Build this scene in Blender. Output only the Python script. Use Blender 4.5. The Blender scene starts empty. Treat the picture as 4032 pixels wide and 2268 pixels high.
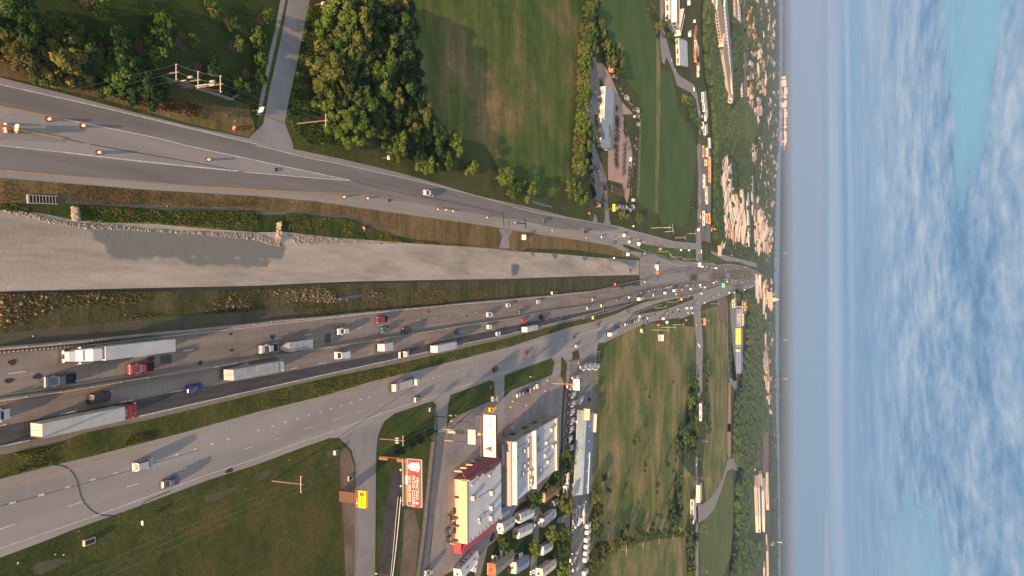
import bpy, bmesh, math, random
from mathutils import Vector, Matrix
from mathutils.geometry import tessellate_polygon
R = math.radians
scene = bpy.context.scene
# ---------------------------------------------------------------- camera, sky, sun, exposure
H = 122.0; FPX = 2796.0; PITCH = math.atan((3118-2016)/FPX); ROLL = R(0.4)
_f = Vector((0, math.cos(PITCH), -math.sin(PITCH)))
_u0 = Vector((0, math.sin(PITCH), math.cos(PITCH))); _r0 = Vector((1, 0, 0))
UPV = _u0*math.cos(ROLL) + _r0*math.sin(ROLL)
RTV = _r0*math.cos(ROLL) - _u0*math.sin(ROLL)
cam_d = bpy.data.cameras.new("camera"); cam = bpy.data.objects.new("camera", cam_d)
scene.collection.objects.link(cam)
cam_d.sensor_width = 36; cam_d.lens = FPX/4032*36; cam_d.clip_start = 0.5; cam_d.clip_end = 200000
m = Matrix.Identity(4)
for i in range(3):
    m[i][0] = UPV[i]; m[i][1] = -RTV[i]; m[i][2] = -_f[i]
m[2][3] = H
cam.matrix_world = m
scene.camera = cam
scene.view_settings.view_transform = 'Standard'; scene.view_settings.look = 'None'
scene.view_settings.exposure = 1.25; scene.view_settings.gamma = 1
scene.cycles.volume_bounces = 0; scene.cycles.max_bounces = 5; scene.cycles.diffuse_bounces = 3
scene.cycles.transparent_max_bounces = 6
SUN_EL = R(7.0); SUN_AZ = R(11.0)     # shadows run forward and 11 degrees to the left
sdir = Vector((-math.sin(SUN_AZ)*math.cos(SUN_EL), math.cos(SUN_AZ)*math.cos(SUN_EL), -math.sin(SUN_EL)))
sun_d = bpy.data.lights.new("sun", 'SUN'); sun_d.energy = 5.0; sun_d.angle = R(0.6); sun_d.color = (1.0, 0.66, 0.42)
sun = bpy.data.objects.new("sun", sun_d); scene.collection.objects.link(sun)
sun.rotation_euler = sdir.to_track_quat('-Z', 'Y').to_euler(); sun.location = (40, -200, 300)
world = bpy.data.worlds.new("World"); scene.world = world; world.use_nodes = True
def build_world():
    nt = world.node_tree; nt.nodes.clear(); N = nt.nodes.new; L = nt.links.new
    out = N('ShaderNodeOutputWorld'); bg = N('ShaderNodeBackground'); L(bg.outputs[0], out.inputs[0])
    sky = N('ShaderNodeTexSky'); sky.sky_type = 'NISHITA'; sky.sun_disc = False
    sky.sun_elevation = SUN_EL; sky.sun_rotation = R(180)-SUN_AZ; sky.air_density = 1.0; sky.dust_density = 1.2; sky.ozone_density = 2.0
    tc = N('ShaderNodeTexCoord'); sep = N('ShaderNodeSeparateXYZ'); L(tc.outputs['Generated'], sep.inputs[0])
    def mth(op, a, b=None, c=None):
        n = N('ShaderNodeMath'); n.operation = op
        for i, v in enumerate((a, b, c)):
            if v is None: continue
            if isinstance(v, (int, float)): n.inputs[i].default_value = v
            else: L(v, n.inputs[i])
        return n.outputs[0]
    zc = mth('MAXIMUM', sep.outputs[2], 0.0)
    zz = mth('ADD', zc, 0.035)
    px = mth('DIVIDE', sep.outputs[0], zz); py = mth('DIVIDE', sep.outputs[1], zz)
    comb = N('ShaderNodeCombineXYZ'); L(px, comb.inputs[0]); L(py, comb.inputs[1])
    def noise(scale, detail, rough, dist, stretch=(1, 1, 1), off=(0, 0, 0), rot=0):
        mp = N('ShaderNodeMapping'); mp.inputs['Scale'].default_value = stretch; mp.inputs['Location'].default_value = off; mp.inputs['Rotation'].default_value = (0, 0, rot)
        L(comb.outputs[0], mp.inputs[0])
        n = N('ShaderNodeTexNoise'); n.inputs['Scale'].default_value = scale; n.inputs['Detail'].default_value = detail
        n.inputs['Roughness'].default_value = rough; n.inputs['Distortion'].default_value = dist
        L(mp.outputs[0], n.inputs[0]); return n.outputs[0]
    def ramp(fac, stops):
        r = N('ShaderNodeValToRGB'); e = r.color_ramp.elements
        while len(e) < len(stops): e.new(0.5)
        for k, (p, c) in enumerate(stops):
            e[k].position = p; e[k].color = (*c, 1) if len(c) == 3 else c
        L(fac, r.inputs[0]); return r.outputs[0]
    def mix(f, a, b):
        n = N('ShaderNodeMix'); n.data_type = 'RGBA'
        if isinstance(f, (int, float)): n.inputs[0].default_value = f
        else: L(f, n.inputs[0])
        for i, v in ((6, a), (7, b)):
            if isinstance(v, tuple): n.inputs[i].default_value = (*v, 1)
            else: L(v, n.inputs[i])
        return n.outputs[2]
    # clear air behind the clouds: violet-grey at the horizon, cyan higher up
    clear = ramp(zc, [(0.0, (.30, .42, .56)), (0.035, (.40, .46, .60)), (0.08, (.36, .50, .66)), (0.14, (.30, .50, .66)), (0.22, (.28, .54, .69)), (1.0, (.14, .3, .6))])
    skb = N('ShaderNodeMix'); skb.data_type = 'RGBA'; skb.inputs[0].default_value = 0.12
    L(clear, skb.inputs[6])
    sc_ = N('ShaderNodeVectorMath'); sc_.operation = 'SCALE'; L(sky.outputs[0], sc_.inputs[0]); sc_.inputs[3].default_value = 0.12
    L(sc_.outputs[0], skb.inputs[7])
    # cloud deck on a plane overhead so it foreshortens to streaks
    cover = noise(0.20, 2.0, 0.45, 0.3, (1, 1, 1), (3.1, 1.7, 0))
    med = noise(0.5, 5.0, 0.55, 0.25, (0.6, 1.0, 1), (0.3, 5.2, 0), 0.35)
    puff = noise(2.6, 6.0, 0.6, 0.2, (1.0, 0.9, 1), (7.7, 2.3, 0), 0.5)
    s = mth('ADD', mth('MULTIPLY', cover, 0.9), mth('ADD', mth('MULTIPLY', med, 0.9), mth('MULTIPLY', puff, 0.22)))
    low = ramp(zc, [(0.0, (1, 1, 1)), (0.10, (.6, .6, .6)), (0.19, (0.2, .2, .2)), (0.4, (0, 0, 0))])
    s = mth('ADD', s, mth('MULTIPLY', low, 0.30))
    lft = mth('MULTIPLY', ramp(mth('ADD', mth('MULTIPLY', sep.outputs[0], -1.0), 0.0), [(0.05, (0, 0, 0)), (0.36, (1, 1, 1))]), ramp(zc, [(0.10, (0, 0, 0)), (0.22, (1, 1, 1))]))
    s = mth('SUBTRACT', s, mth('MULTIPLY', lft, 0.30)); s = mth('ADD', s, 0.10)
    mask = ramp(s, [(0.90, (0, 0, 0)), (1.05, (.5, .5, .5)), (1.25, (1, 1, 1))])
    edge = ramp(s, [(1.02, (1, 1, 1)), (1.22, (0, 0, 0))])
    big = noise(0.28, 3.0, 0.5, 0.2, (0.7, 1, 1), (9.1, 4.4, 0), 0.2)
    shade = mth('ADD', mth('MULTIPLY', puff, 0.46), mth('ADD', mth('MULTIPLY', med, 0.30), mth('MULTIPLY', big, 0.24)))
    fine = noise(7.5, 5.0, 0.6, 0.2, (1.0, 0.85, 1), (2.2, 8.1, 0), 0.5)
    shade = mth('ADD', shade, mth('MULTIPLY', edge, 0.10))
    shade = mth('ADD', shade, mth('MULTIPLY', mth('SUBTRACT', fine, 0.5), ramp(zc, [(0.08, (0, 0, 0)), (0.17, (.38, .38, .38))])))
    ccol = ramp(shade, [(0.38, (.13, .24, .41)), (0.48, (.18, .31, .49)), (0.55, (.24, .38, .56)), (0.63, (.35, .47, .62)), (0.78, (.60, .67, .75))])
    band = noise(0.45, 4.0, 0.5, 0.4, (0.14, 0.8, 1), (0.4, 0.9, 0))
    lowcol = ramp(band, [(0.38, (.22, .37, .56)), (0.50, (.28, .42, .60)), (0.62, (.42, .52, .65))])
    cl = mix(ramp(zc, [(0.06, (0, 0, 0)), (0.13, (1, 1, 1))]), lowcol, ccol)
    rose = noise(0.35, 3.0, 0.5, 0.2, (0.5, 1.2, 1), (5.0, 2.2, 0))
    rf = mth('MULTIPLY', ramp(rose, [(0.54, (0, 0, 0)), (0.66, (.7, .7, .7))]), ramp(zc, [(0.028, (0, 0, 0)), (0.036, (1, 1, 1)), (0.045, (1, 1, 1)), (0.052, (0, 0, 0))]))
    c1 = mix(mask, skb.outputs[2], cl)
    side = ramp(mth('ADD', sep.outputs[0], 0.5), [(0.1, (0, 0, 0)), (0.9, (1, 1, 1))])
    strip = ramp(zc, [(0.040, (0, 0, 0)), (0.050, (1, 1, 1)), (0.056, (1, 1, 1)), (0.062, (0, 0, 0))])
    c1 = mix(mth('MULTIPLY', strip, 0.7), c1, (.42, .50, .62))
    haze = ramp(zc, [(0.0, (1, 1, 1)), (0.036, (1, 1, 1)), (0.046, (0, 0, 0))])
    c1 = mix(haze, c1, mix(side, (.38, .44, .56), (.27, .40, .53)))
    c1 = mix(rf, c1, (.50, .43, .50))
    # the sunset side of the sky, behind the camera, is warm and bright
    bk = ramp(mth('MULTIPLY', sep.outputs[1], -1.0), [(0.0, (0, 0, 0)), (0.9, (1, 1, 1))])
    warm = ramp(zc, [(0.0, (1.9, 1.0, .50)), (0.22, (1.2, .90, .70)), (0.5, (.62, .62, .66)), (1.0, (.42, .48, .58))])
    c1 = mix(bk, c1, warm)
    c1 = mix(ramp(zc, [(0.32, (0, 0, 0)), (0.6, (1, 1, 1))]), c1, (.44, .50, .60))
    sc2 = N('ShaderNodeVectorMath'); sc2.operation = 'SCALE'; L(c1, sc2.inputs[0]); sc2.inputs[3].default_value = 0.40
    L(sc2.outputs[0], bg.inputs[0]); bg.inputs[1].default_value = 1.0
build_world()

# ---------------------------------------------------------------- measuring tools
S1 = 1008/2576; S2 = 800/2576; S3 = 800/2477; S4 = 500/1208; SE = 300/1449
TL = {'a0': (0, 0, S1), 'a1': (0, 567, S1), 'a2': (0, 1134, S1), 'a3': (0, 1701, S1),
      'b0': (1008, 0, S1), 'b1': (1008, 567, S1), 'b2': (1008, 1134, S1), 'b3': (1008, 1701, S1),
      'c0': (2016, 0, S2), 'c1': (2016, 450, S2), 'c2': (2016, 900, S2), 'c3': (2016, 1350, S2), 'c4': (2016, 1800, S3),
      'd0': (2616, 0, S4), 'd1': (2616, 550, S4), 'd2': (2616, 1100, S4), 'd3': (2616, 1668, S4),
      'e': (2800, 1000, SE), 'D': (0, 0, 4032/2576), 'f': (1880, 2000, 420/2271), 'g': (1780, 1780, 240/2576), 'h': (1980, 1640, 260/1712), 'i': (2230, 1950, 110/501), 'k': (2280, 250, 280/1309),
      'm': (2340, 780, 200/2576), 's': (1500, 1780, 200/1208), 'w': (1700, 1550, 300/1449), 'r': (1330, 1910, 140/2029), 'q': (2160, 1440, 160/1932), 'n': (2780, 860, 80/1449)}
def ray(t, x, y):
    ox, oy, s = TL[t]; X = ox+x*s; Y = oy+y*s
    return _f + UPV*((X-2016)/FPX) + RTV*((Y-1134)/FPX)
def at(t, x, y, z=0.0):
    d = ray(t, x, y); k = (z-H)/d.z
    return Vector((d.x*k, d.y*k, z))
def ony(yw, t, x, y):              # the point of the survey ray that stands in the upright plane y = yw
    d = ray(t, x, y); k = yw/d.y
    return Vector((d.x*k, yw, H+d.z*k))
def pts(t, s):                     # "x,y x,y ..." in one survey tile, "@tile" switches tile
    out = []
    for w in s.split():
        if w[0] == '@': t = w[1:]; continue
        a, b = w.split(','); out.append((t, float(a), float(b)))
    return out
def gp(t, s, z=0.0): return [at(*p, z) for p in pts(t, s)]

# ---------------------------------------------------------------- materials
MATS = {}
def mat(name, col, rough=0.8, metal=0.0, var=0.0, scale=1.0, spec=0.3, emit=0.0):
    if name in MATS: return MATS[name]
    mt = bpy.data.materials.new(name); MATS[name] = mt; mt.use_nodes = True
    nt = mt.node_tree; b = nt.nodes['Principled BSDF']
    b.inputs['Base Color'].default_value = (*col, 1); b.inputs['Roughness'].default_value = rough
    b.inputs['Metallic'].default_value = metal; b.inputs['Specular IOR Level'].default_value = spec
    if var:
        g = nt.nodes.new('ShaderNodeTexCoord'); n = nt.nodes.new('ShaderNodeTexNoise')
        n.inputs['Scale'].default_value = scale; n.inputs['Detail'].default_value = 5
        nt.links.new(g.outputs['Object'], n.inputs[0])
        r = nt.nodes.new('ShaderNodeValToRGB'); e = r.color_ramp.elements
        e[0].position = .3; e[1].position = .7
        e[0].color = (*[c*(1-var) for c in col], 1); e[1].color = (*[min(1, c*(1+var)) for c in col], 1)
        nt.links.new(n.outputs[0], r.inputs[0]); nt.links.new(r.outputs[0], b.inputs['Base Color'])
    if emit:
        b.inputs['Emission Color'].default_value = (*col, 1); b.inputs['Emission Strength'].default_value = emit
    return mt
def gmat(name, layers, rough=0.95, bump=0.0, bscale=2.0, rot=0.0, spec=0.1, bdist=0.1):
    """ground material: layers = [(scale, stretch, [(pos, colour)...], weight)], blended one over the other"""
    if name in MATS: return MATS[name]
    mt = bpy.data.materials.new(name); MATS[name] = mt; mt.use_nodes = True
    nt = mt.node_tree; N = nt.nodes.new; L = nt.links.new; b = nt.nodes['Principled BSDF']
    b.inputs['Roughness'].default_value = rough; b.inputs['Specular IOR Level'].default_value = spec
    geo = N('ShaderNodeNewGeometry'); prev = None
    for k, (sc, st, stops, w) in enumerate(layers):
        mp = N('ShaderNodeMapping'); mp.vector_type = 'POINT'; mp.inputs['Rotation'].default_value = (0, 0, rot)
        mp.inputs['Scale'].default_value = (st, 1, 1); mp.inputs['Location'].default_value = (k*17.3, k*5.1, 0)
        L(geo.outputs['Position'], mp.inputs[0])
        n = N('ShaderNodeTexNoise'); n.inputs['Scale'].default_value = sc; n.inputs['Detail'].default_value = 6; n.inputs['Roughness'].default_value = .6
        n.inputs['Distortion'].default_value = 0.3
        L(mp.outputs[0], n.inputs[0])
        r = N('ShaderNodeValToRGB'); e = r.color_ramp.elements
        while len(e) < len(stops): e.new(.5)
        for i, (p, c) in enumerate(stops): e[i].position = p; e[i].color = (*c, 1)
        L(n.outputs[0], r.inputs[0])
        if prev is None: prev = r.outputs[0]
        else:
            mx = N('ShaderNodeMix'); mx.data_type = 'RGBA'; mx.blend_type = 'MULTIPLY' if w < 0 else 'MIX'; mx.inputs[0].default_value = abs(w)
            L(prev, mx.inputs[6]); L(r.outputs[0], mx.inputs[7]); prev = mx.outputs[2]
    L(prev, b.inputs['Base Color'])
    if bump:
        n = N('ShaderNodeTexNoise'); n.inputs['Scale'].default_value = bscale; n.inputs['Detail'].default_value = 4
        L(geo.outputs['Position'], n.inputs[0])
        bp = N('ShaderNodeBump'); bp.inputs['Strength'].default_value = bump; bp.inputs['Distance'].default_value = bdist
        L(n.outputs[0], bp.inputs['Height']); L(bp.outputs[0], b.inputs['Normal'])
    return mt
G_ = lambda *c: c
GRASSV = (1.4, 1, [(.30, G_(.45, .45, .45)), (.5, G_(1, 1, 1)), (.72, G_(1.5, 1.45, 1.3))], -.75)
def grass(name, a, b, c, big=.03, st=1, rot=0, bump=.25, mid=.3):
    bump = min(bump, .25)
    return gmat(name, [(big, st, [(.38, a), (.49, b), (.62, c)], 1), (mid, st, [(.36, a), (.5, b), (.64, c)], .45), (1.6, 1, [(.28, (.42, .45, .42)), (.5, (1, 1, 1)), (.75, (1.6, 1.5, 1.3))], -.8)], bump=bump, bscale=1.8, rot=rot, bdist=.12)
M_base = grass('rough_grass', (.040, .058, .016), (.068, .084, .024), (.105, .098, .034), .02)
M_lawn = grass('lawn', (.024, .044, .012), (.034, .058, .014), (.060, .072, .022), .03, mid=.12)
FINE = (1.6, 1, [(.28, (.55, .58, .55)), (.5, (1, 1, 1)), (.75, (1.45, 1.38, 1.25))], -.7)
M_field = gmat('hay_field', [(.013, 1.4, [(.40, (.060, .105, .022)), (.48, (.095, .130, .030)), (.55, (.150, .145, .048)), (.62, (.225, .170, .078))], 1), (.10, .10, [(.36, (.72, .78, .72)), (.5, (1, 1, 1)), (.62, (1.35, 1.22, 1.12))], -.75), (.22, 1, [(.36, (.75, .82, .75)), (.5, (1, 1, 1)), (.64, (1.3, 1.18, 1.1))], -.7), FINE], bump=.25, bscale=1.8, rot=.06, bdist=.12)
M_fieldr = gmat('scrub_field', [(.016, 1.2, [(.40, (.100, .135, .036)), (.48, (.150, .160, .050)), (.55, (.205, .185, .070)), (.62, (.27, .21, .10))], 1), (.07, .22, [(.36, (.74, .80, .74)), (.5, (1, 1, 1)), (.62, (1.3, 1.2, 1.12))], -.75), (.30, 1, [(.36, (.8, .86, .8)), (.5, (1.08, 1.08, 1.05)), (.64, (1.4, 1.3, 1.2))], -.8), FINE], bump=.25, bscale=1.8, rot=-.1, bdist=.12)
M_green = grass('cut_grass', (.055, .105, .026), (.072, .130, .034), (.105, .145, .044), .02, bump=.2)
M_shop = grass('shop_grass', (.034, .062, .014), (.055, .085, .020), (.105, .100, .034), .05, bump=.3)
M_brown = grass('dry_grass', (.095, .088, .030), (.185, .130, .058), (.27, .18, .09), .12, .25, .02, mid=.5)
M_dirt_ = None
M_ditch = grass('ditch_weeds', (.022, .042, .010), (.045, .075, .014), (.110, .085, .034), .16, .5, .02, mid=.6)
M_rubblebed = grass('rubble_ground', (.040, .052, .018), (.080, .076, .032), (.14, .11, .06), .14, .4, .02, mid=.6)
M_verge = grass('verge_grass', (.040, .060, .014), (.070, .088, .020), (.130, .105, .045), .10, .5, -.1, mid=.5)
M_pave = gmat('road_concrete', [(.02, 10, [(.3, G_(.285, .26, .238)), (.5, G_(.335, .305, .28)), (.7, G_(.385, .352, .325))], 1), (1.0, .12, [(.3, (.93, .93, .93)), (.7, (1.04, 1.04, 1.04))], -.6), (3, 3, [(.3, (.88, .88, .88)), (.7, (1.1, 1.1, 1.1))], -.5)], .85)
M_asph = gmat('worn_asphalt', [(.02, 14, [(.3, G_(.18, .162, .15)), (.5, G_(.225, .203, .188)), (.7, G_(.27, .245, .227))], 1), (1.2, 3, [(.3, (.88, .88, .88)), (.7, (1.1, 1.1, 1.1))], -.6)], .85)
M_hwy = gmat('old_concrete', [(.03, 14, [(.3, G_(.205, .17, .142)), (.5, G_(.262, .218, .184)), (.7, G_(.32, .27, .232))], 1), (.8, .06, [(.3, (.82, .82, .82)), (.5, (1, 1, 1)), (.7, (1.05, 1.05, 1.05))], -.7), (2.5, 2, [(.3, (.85, .85, .85)), (.7, (1.12, 1.12, 1.12))], -.6)], .8)
M_dark = gmat('new_asphalt', [(.15, 8, [(.3, G_(.058, .057, .060)), (.5, G_(.078, .076, .079)), (.7, G_(.105, .10, .098))], 1)], .75)
M_new = gmat('new_concrete', [(.08, 3, [(.3, G_(.27, .245, .215)), (.5, G_(.31, .285, .25)), (.7, G_(.35, .32, .28))], 1)], .85)
M_dirt = gmat('graded_base', [(.018, 6, [(.33, G_(.31, .27, .215)), (.45, G_(.40, .35, .285)), (.56, G_(.48, .42, .345)), (.68, G_(.54, .475, .385))], 1), (.12, 9, [(.3, (.82, .82, .82)), (.5, (1, 1, 1)), (.7, (1.1, 1.08, 1.06))], -.7), (2.2, 1, [(.3, (.85, .85, .85)), (.7, (1.12, 1.12, 1.12))], -.5)], .95, .35, 1.2)
M_damp = gmat('damp_base', [(.09, 2, [(.3, G_(.085, .085, .075)), (.5, G_(.12, .118, .10)), (.7, G_(.17, .16, .135))], 1)], .6, .1, 1)
M_drive = gmat('driveway_concrete', [(.12, 1, [(.3, G_(.24, .23, .225)), (.5, G_(.29, .275, .265)), (.7, G_(.34, .32, .31))], 1), (1.5, 2, [(.3, (.9, .9, .9)), (.7, (1.08, 1.08, 1.08))], -.5)], .85)
M_lot = gmat('parking_lot', [(.10, 1, [(.3, G_(.26, .22, .20)), (.5, G_(.32, .275, .25)), (.7, G_(.37, .32, .295))], 1), (.9, 3, [(.3, (.86, .86, .86)), (.7, (1.08, 1.08, 1.08))], -.5)], .9)
M_gravel = gmat('gravel', [(.12, 1, [(.3, G_(.42, .28, .21)), (.5, G_(.50, .345, .265)), (.7, G_(.56, .41, .32))], 1), (3, 1, [(.3, (.8, .8, .8)), (.7, (1.15, 1.15, 1.15))], -.6)], .95, .4, 3)
M_grav2 = gmat('grey_gravel', [(.12, 1, [(.3, G_(.19, .175, .16)), (.5, G_(.24, .22, .20)), (.7, G_(.29, .265, .24))], 1), (3, 1, [(.3, (.8, .8, .8)), (.7, (1.15, 1.15, 1.15))], -.6)], .95, .4, 3)
M_soil = gmat('bare_soil', [(.12, 1, [(.3, G_(.13, .095, .065)), (.5, G_(.19, .14, .10)), (.7, G_(.26, .20, .15))], 1)], .95, .3, 2)
M_water = mat('lake_water', (.04, .075, .085), .12, spec=.5)
M_white = mat('white_paint', (.60, .60, .58), .7, var=.25, scale=.8)
M_yell = mat('yellow_paint', (.55, .33, .10), .7, var=.2, scale=2)
M_tar = mat('tar_seal', (.045, .042, .04), .7)
M_curb = mat('curb_concrete', (.38, .35, .32), .85, var=.1, scale=1)

# ---------------------------------------------------------------- builders
COL = scene.collection; KIDS = {}
def link(o, parent=None, label=None, cat=None, group=None, kind=None):
    try: COL.objects.link(o)
    except RuntimeError: pass
    if parent is not None: o.parent = parent; KIDS.setdefault(parent.name, []).append(o)
    if label: o['label'] = label
    if cat: o['category'] = cat
    if group: o['group'] = group
    if kind: o['kind'] = kind
    return o
def empty(name, loc, rz=0, label=None, cat=None, group=None):
    o = bpy.data.objects.new(name, None); o.empty_display_size = 1
    o.location = loc; o.rotation_euler = (0, 0, rz)
    return link(o, None, label, cat, group)
def mesh_obj(name, bm, mats, parent=None, smooth=False, **k):
    me = bpy.data.meshes.new(name)
    if smooth:
        for f in bm.faces: f.smooth = True
    bm.normal_update(); bm.to_mesh(me); bm.free()
    for mm in (mats if isinstance(mats, (list, tuple)) else [mats]): me.materials.append(mm)
    return link(bpy.data.objects.new(name, me), parent, **k)
def struct(name, bm, mt, **k): return mesh_obj(name, bm, mt, kind='structure', **k)
def polybm(bm, P, z=None, mi=0):
    P = [Vector(p) if z is None else Vector((p[0], p[1], z)) for p in P]
    vs = [bm.verts.new(p) for p in P]
    for t in tessellate_polygon([P]):
        try:
            f = bm.faces.new([vs[i] for i in t]); f.material_index = mi
            f.normal_update()
            if f.normal.z < 0: f.normal_flip()
        except ValueError: pass
def sheet(name, t, s, mt, z, **k):
    bm = bmesh.new(); polybm(bm, gp(t, s), z); return struct(name, bm, mt, **k)
def sheets(name, lst, mt, z, **k):
    bm = bmesh.new()
    for t, s in lst: polybm(bm, gp(t, s), z)
    return struct(name, bm, mt, **k)
def smoothline(P, n=4):
    if len(P) < 3: return P
    out = []
    for i in range(len(P)-1):
        p0 = P[max(i-1, 0)]; p1 = P[i]; p2 = P[i+1]; p3 = P[min(i+2, len(P)-1)]
        for k in range(n):
            t = k/n
            out.append(0.5*((2*p1)+(p2-p0)*t+(2*p0-5*p1+4*p2-p3)*t*t+(3*p1-p0-3*p2+p3)*t**3))
    out.append(P[-1]); return out
def resample(P, step):
    out = [P[0].copy()]; acc = 0
    for a, b in zip(P, P[1:]):
        L = (b-a).length; d = step-acc
        while d <= L and L > 0:
            out.append(a.lerp(b, d/L)); d += step
        acc = (acc+L) % step if L else acc
    return out
def ribbon(bm, P, w, z, dash=None, off=0.0, mi=0):
    """painted line along P; dash=(on, period)"""
    P = [Vector((p.x, p.y, 0)) for p in P]
    def seg(Q):
        if len(Q) < 2: return
        vs = []
        for i, p in enumerate(Q):
            d = (Q[min(i+1, len(Q)-1)]-Q[max(i-1, 0)]); d.normalize(); n = Vector((-d.y, d.x, 0))
            vs.append((bm.verts.new(p+n*(w/2+off)+Vector((0, 0, z))), bm.verts.new(p+n*(-w/2+off)+Vector((0, 0, z)))))
        for a, b in zip(vs, vs[1:]):
            f = bm.faces.new((a[1], b[1], b[0], a[0])); f.material_index = mi
            f.normal_update()
            if f.normal.z < 0: f.normal_flip()
    if not dash: seg(P); return
    on, per = dash; Q = resample(P, per)
    for a, b in zip(Q, Q[1:]):
        d = (b-a).normalized(); seg([a, a+d*on])
def box(bm, x0, x1, y0, y1, z0, z1, mi=0, taper=0):
    t = taper
    v = [bm.verts.new(p) for p in ((x0, y0, z0), (x1, y0, z0), (x1, y1, z0), (x0, y1, z0), (x0+t, y0+t, z1), (x1-t, y0+t, z1), (x1-t, y1-t, z1), (x0+t, y1-t, z1))]
    for q in ((3, 2, 1, 0), (4, 5, 6, 7), (0, 1, 5, 4), (1, 2, 6, 5), (2, 3, 7, 6), (3, 0, 4, 7)):
        f = bm.faces.new([v[i] for i in q]); f.material_index = mi
    return v
def tube(bm, a, b, r0, r1=None, n=8, mi=0, caps=True):
    a = Vector(a); b = Vector(b); r1 = r0 if r1 is None else r1
    d = (b-a).normalized(); s = d.orthogonal().normalized(); q = d.cross(s)
    A = [bm.verts.new(a+(s*math.cos(2*math.pi*k/n)+q*math.sin(2*math.pi*k/n))*r0) for k in range(n)]
    B = [bm.verts.new(b+(s*math.cos(2*math.pi*k/n)+q*math.sin(2*math.pi*k/n))*r1) for k in range(n)]
    for k in range(n):
        f = bm.faces.new((A[k], A[(k+1) % n], B[(k+1) % n], B[k])); f.material_index = mi
    if caps:
        for c in (A[::-1], B):
            f = bm.faces.new(c); f.material_index = mi
def prism(bm, poly, z0, z1, mi=0, top=None):
    """upright prism over a counter-clockwise xy polygon"""
    A = [bm.verts.new((p[0], p[1], z0)) for p in poly]; B = [bm.verts.new((p[0], p[1], z1)) for p in poly]
    n = len(poly)
    for k in range(n):
        f = bm.faces.new((A[k], A[(k+1) % n], B[(k+1) % n], B[k])); f.material_index = mi
    f = bm.faces.new(B); f.material_index = mi if top is None else top
    bm.faces.new(A[::-1]).material_index = mi
def ccw(P):
    a = sum(P[i][0]*P[(i+1) % len(P)][1]-P[(i+1) % len(P)][0]*P[i][1] for i in range(len(P)))
    return list(P) if a > 0 else list(P)[::-1]
def rename(o, n):
    if o.name.split('.')[0] != n:
        k = KIDS.pop(o.name, None); o.name = n
        if k is not None: KIDS[o.name] = k
def dup(o, loc=None, rz=None, label=None, group=None, cat=None, mats=None, scale=None):
    """copy a thing with its parts and sub-parts; mats maps material -> material for repainted parts"""
    r = o.copy(); COL.objects.link(r)
    def fix(c):
        if mats and c.type == 'MESH':
            for i, sl in enumerate(c.material_slots):
                nm = sl.material.name if sl.material else None
                if nm in mats: sl.link = 'OBJECT'; sl.material = mats[nm]
    def rec(src, dst):
        for ch in KIDS.get(src.name, ()):
            c = ch.copy(); COL.objects.link(c); c.parent = dst; KIDS.setdefault(dst.name, []).append(c); fix(c); rec(ch, c)
    fix(r); rec(o, r)
    if loc is not None: r.location = loc
    if rz is not None: r.rotation_euler = (0, 0, rz)
    if label: r['label'] = label
    if group: r['group'] = group
    if cat: r['category'] = cat
    if scale is not None: r.scale = scale if hasattr(scale, '__len__') else (scale,)*3
    return r
rnd = random.Random(5)
# ================================================================ THE SETTING: ground, roads, markings
bm = bmesh.new(); polybm(bm, [(-60000, -800, 0), (60000, -800, 0), (60000, 70000, 0), (-60000, 70000, 0)]); struct('ground', bm, M_base)
Z1, Z2, Z3, Z4, Z5, Z6 = .02, .04, .06, .08, .10, .12
sheet('lawn', 'a0', '-300,-600 1900,-600 @b0 420,-600 250,0 60,1000 0,1300 @a0 2500,1050 1500,750 1250,600 900,480 500,330 -300,60', M_lawn, .004)
sheet('hay_field', 'b0', '1400,-500 1480,0 1560,500 1700,1000 1950,1350 2300,1449 @c1 0,950 500,1050 720,820 780,400 860,0 @c0 830,1400 880,700 900,0 900,-500', M_field, .004)
sheet('bright_field', 'c0', '1080,60 1500,-300 1680,0 1760,220 1830,480 1835,900 1828,1449 @c1 1820,500 1805,1240 1760,1230 1610,1110 1595,900 1622,100 @c0 1660,1400 1560,1150 1400,950 1420,700 1300,520 1180,420', M_green, .006)
sheet('farther_bright_field', 'c0', '1890,880 2010,900 2070,1150 2130,1449 @c1 2260,150 2330,400 2300,900 2240,1300 2200,1440 1900,1380 1845,1260 1870,600 1885,0', M_green, .006)
sheet('field_track', 'c0', '1830,480 1875,500 1885,880 1888,1449 @c1 1880,0 1868,600 1845,1260 1806,1240 1822,500 1830,0', M_soil if 0 else M_fieldr, .008)
sheet('scrub_field', 'c3', '1060,380 1180,60 1330,-130 1750,-250 2320,-200 2330,300 2240,600 2100,1449 @c4 2240,300 2100,900 1500,950 900,1220 960,500 1000,0 @c3 1040,1449', M_fieldr, .006)
sheet('far_field', 'd2', '350,300 500,250 600,400 600,1449 @d3 600,280 540,560 400,760 360,380 @d2 420,1300 400,500', M_fieldr, .006)
sheet('creek_field', 'd3', '440,820 540,640 640,380 660,600 655,1000 640,1230 560,1449 340,1449 330,1000', grass('creek_grass', (.085, .125, .034), (.115, .155, .042), (.165, .170, .06), .015, mid=.06), .007)
sheet('hay_meadow', 'c4', '1050,1449 1200,1150 1500,1050 2110,960 2140,1449', M_fieldr, .008)
sheet('far_meadow', 'd3', '760,1010 800,700 830,480 850,700 860,1000 800,1180 760,1230', M_green, .01)
sheet('left_meadow', 'b3', '-1200,1700 -700,700 0,330 800,80 840,600 880,1449 880,1700', grass('dark_meadow', (.042, .060, .016), (.068, .084, .022), (.125, .092, .036), .05, mid=.35), .006)
sheet('verge_bank', 'a0', '-200,560 900,880 1500,980 2500,1100 2570,1290 2490,1380 1900,1240 900,960 -200,720', M_brown, .008)
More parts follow.
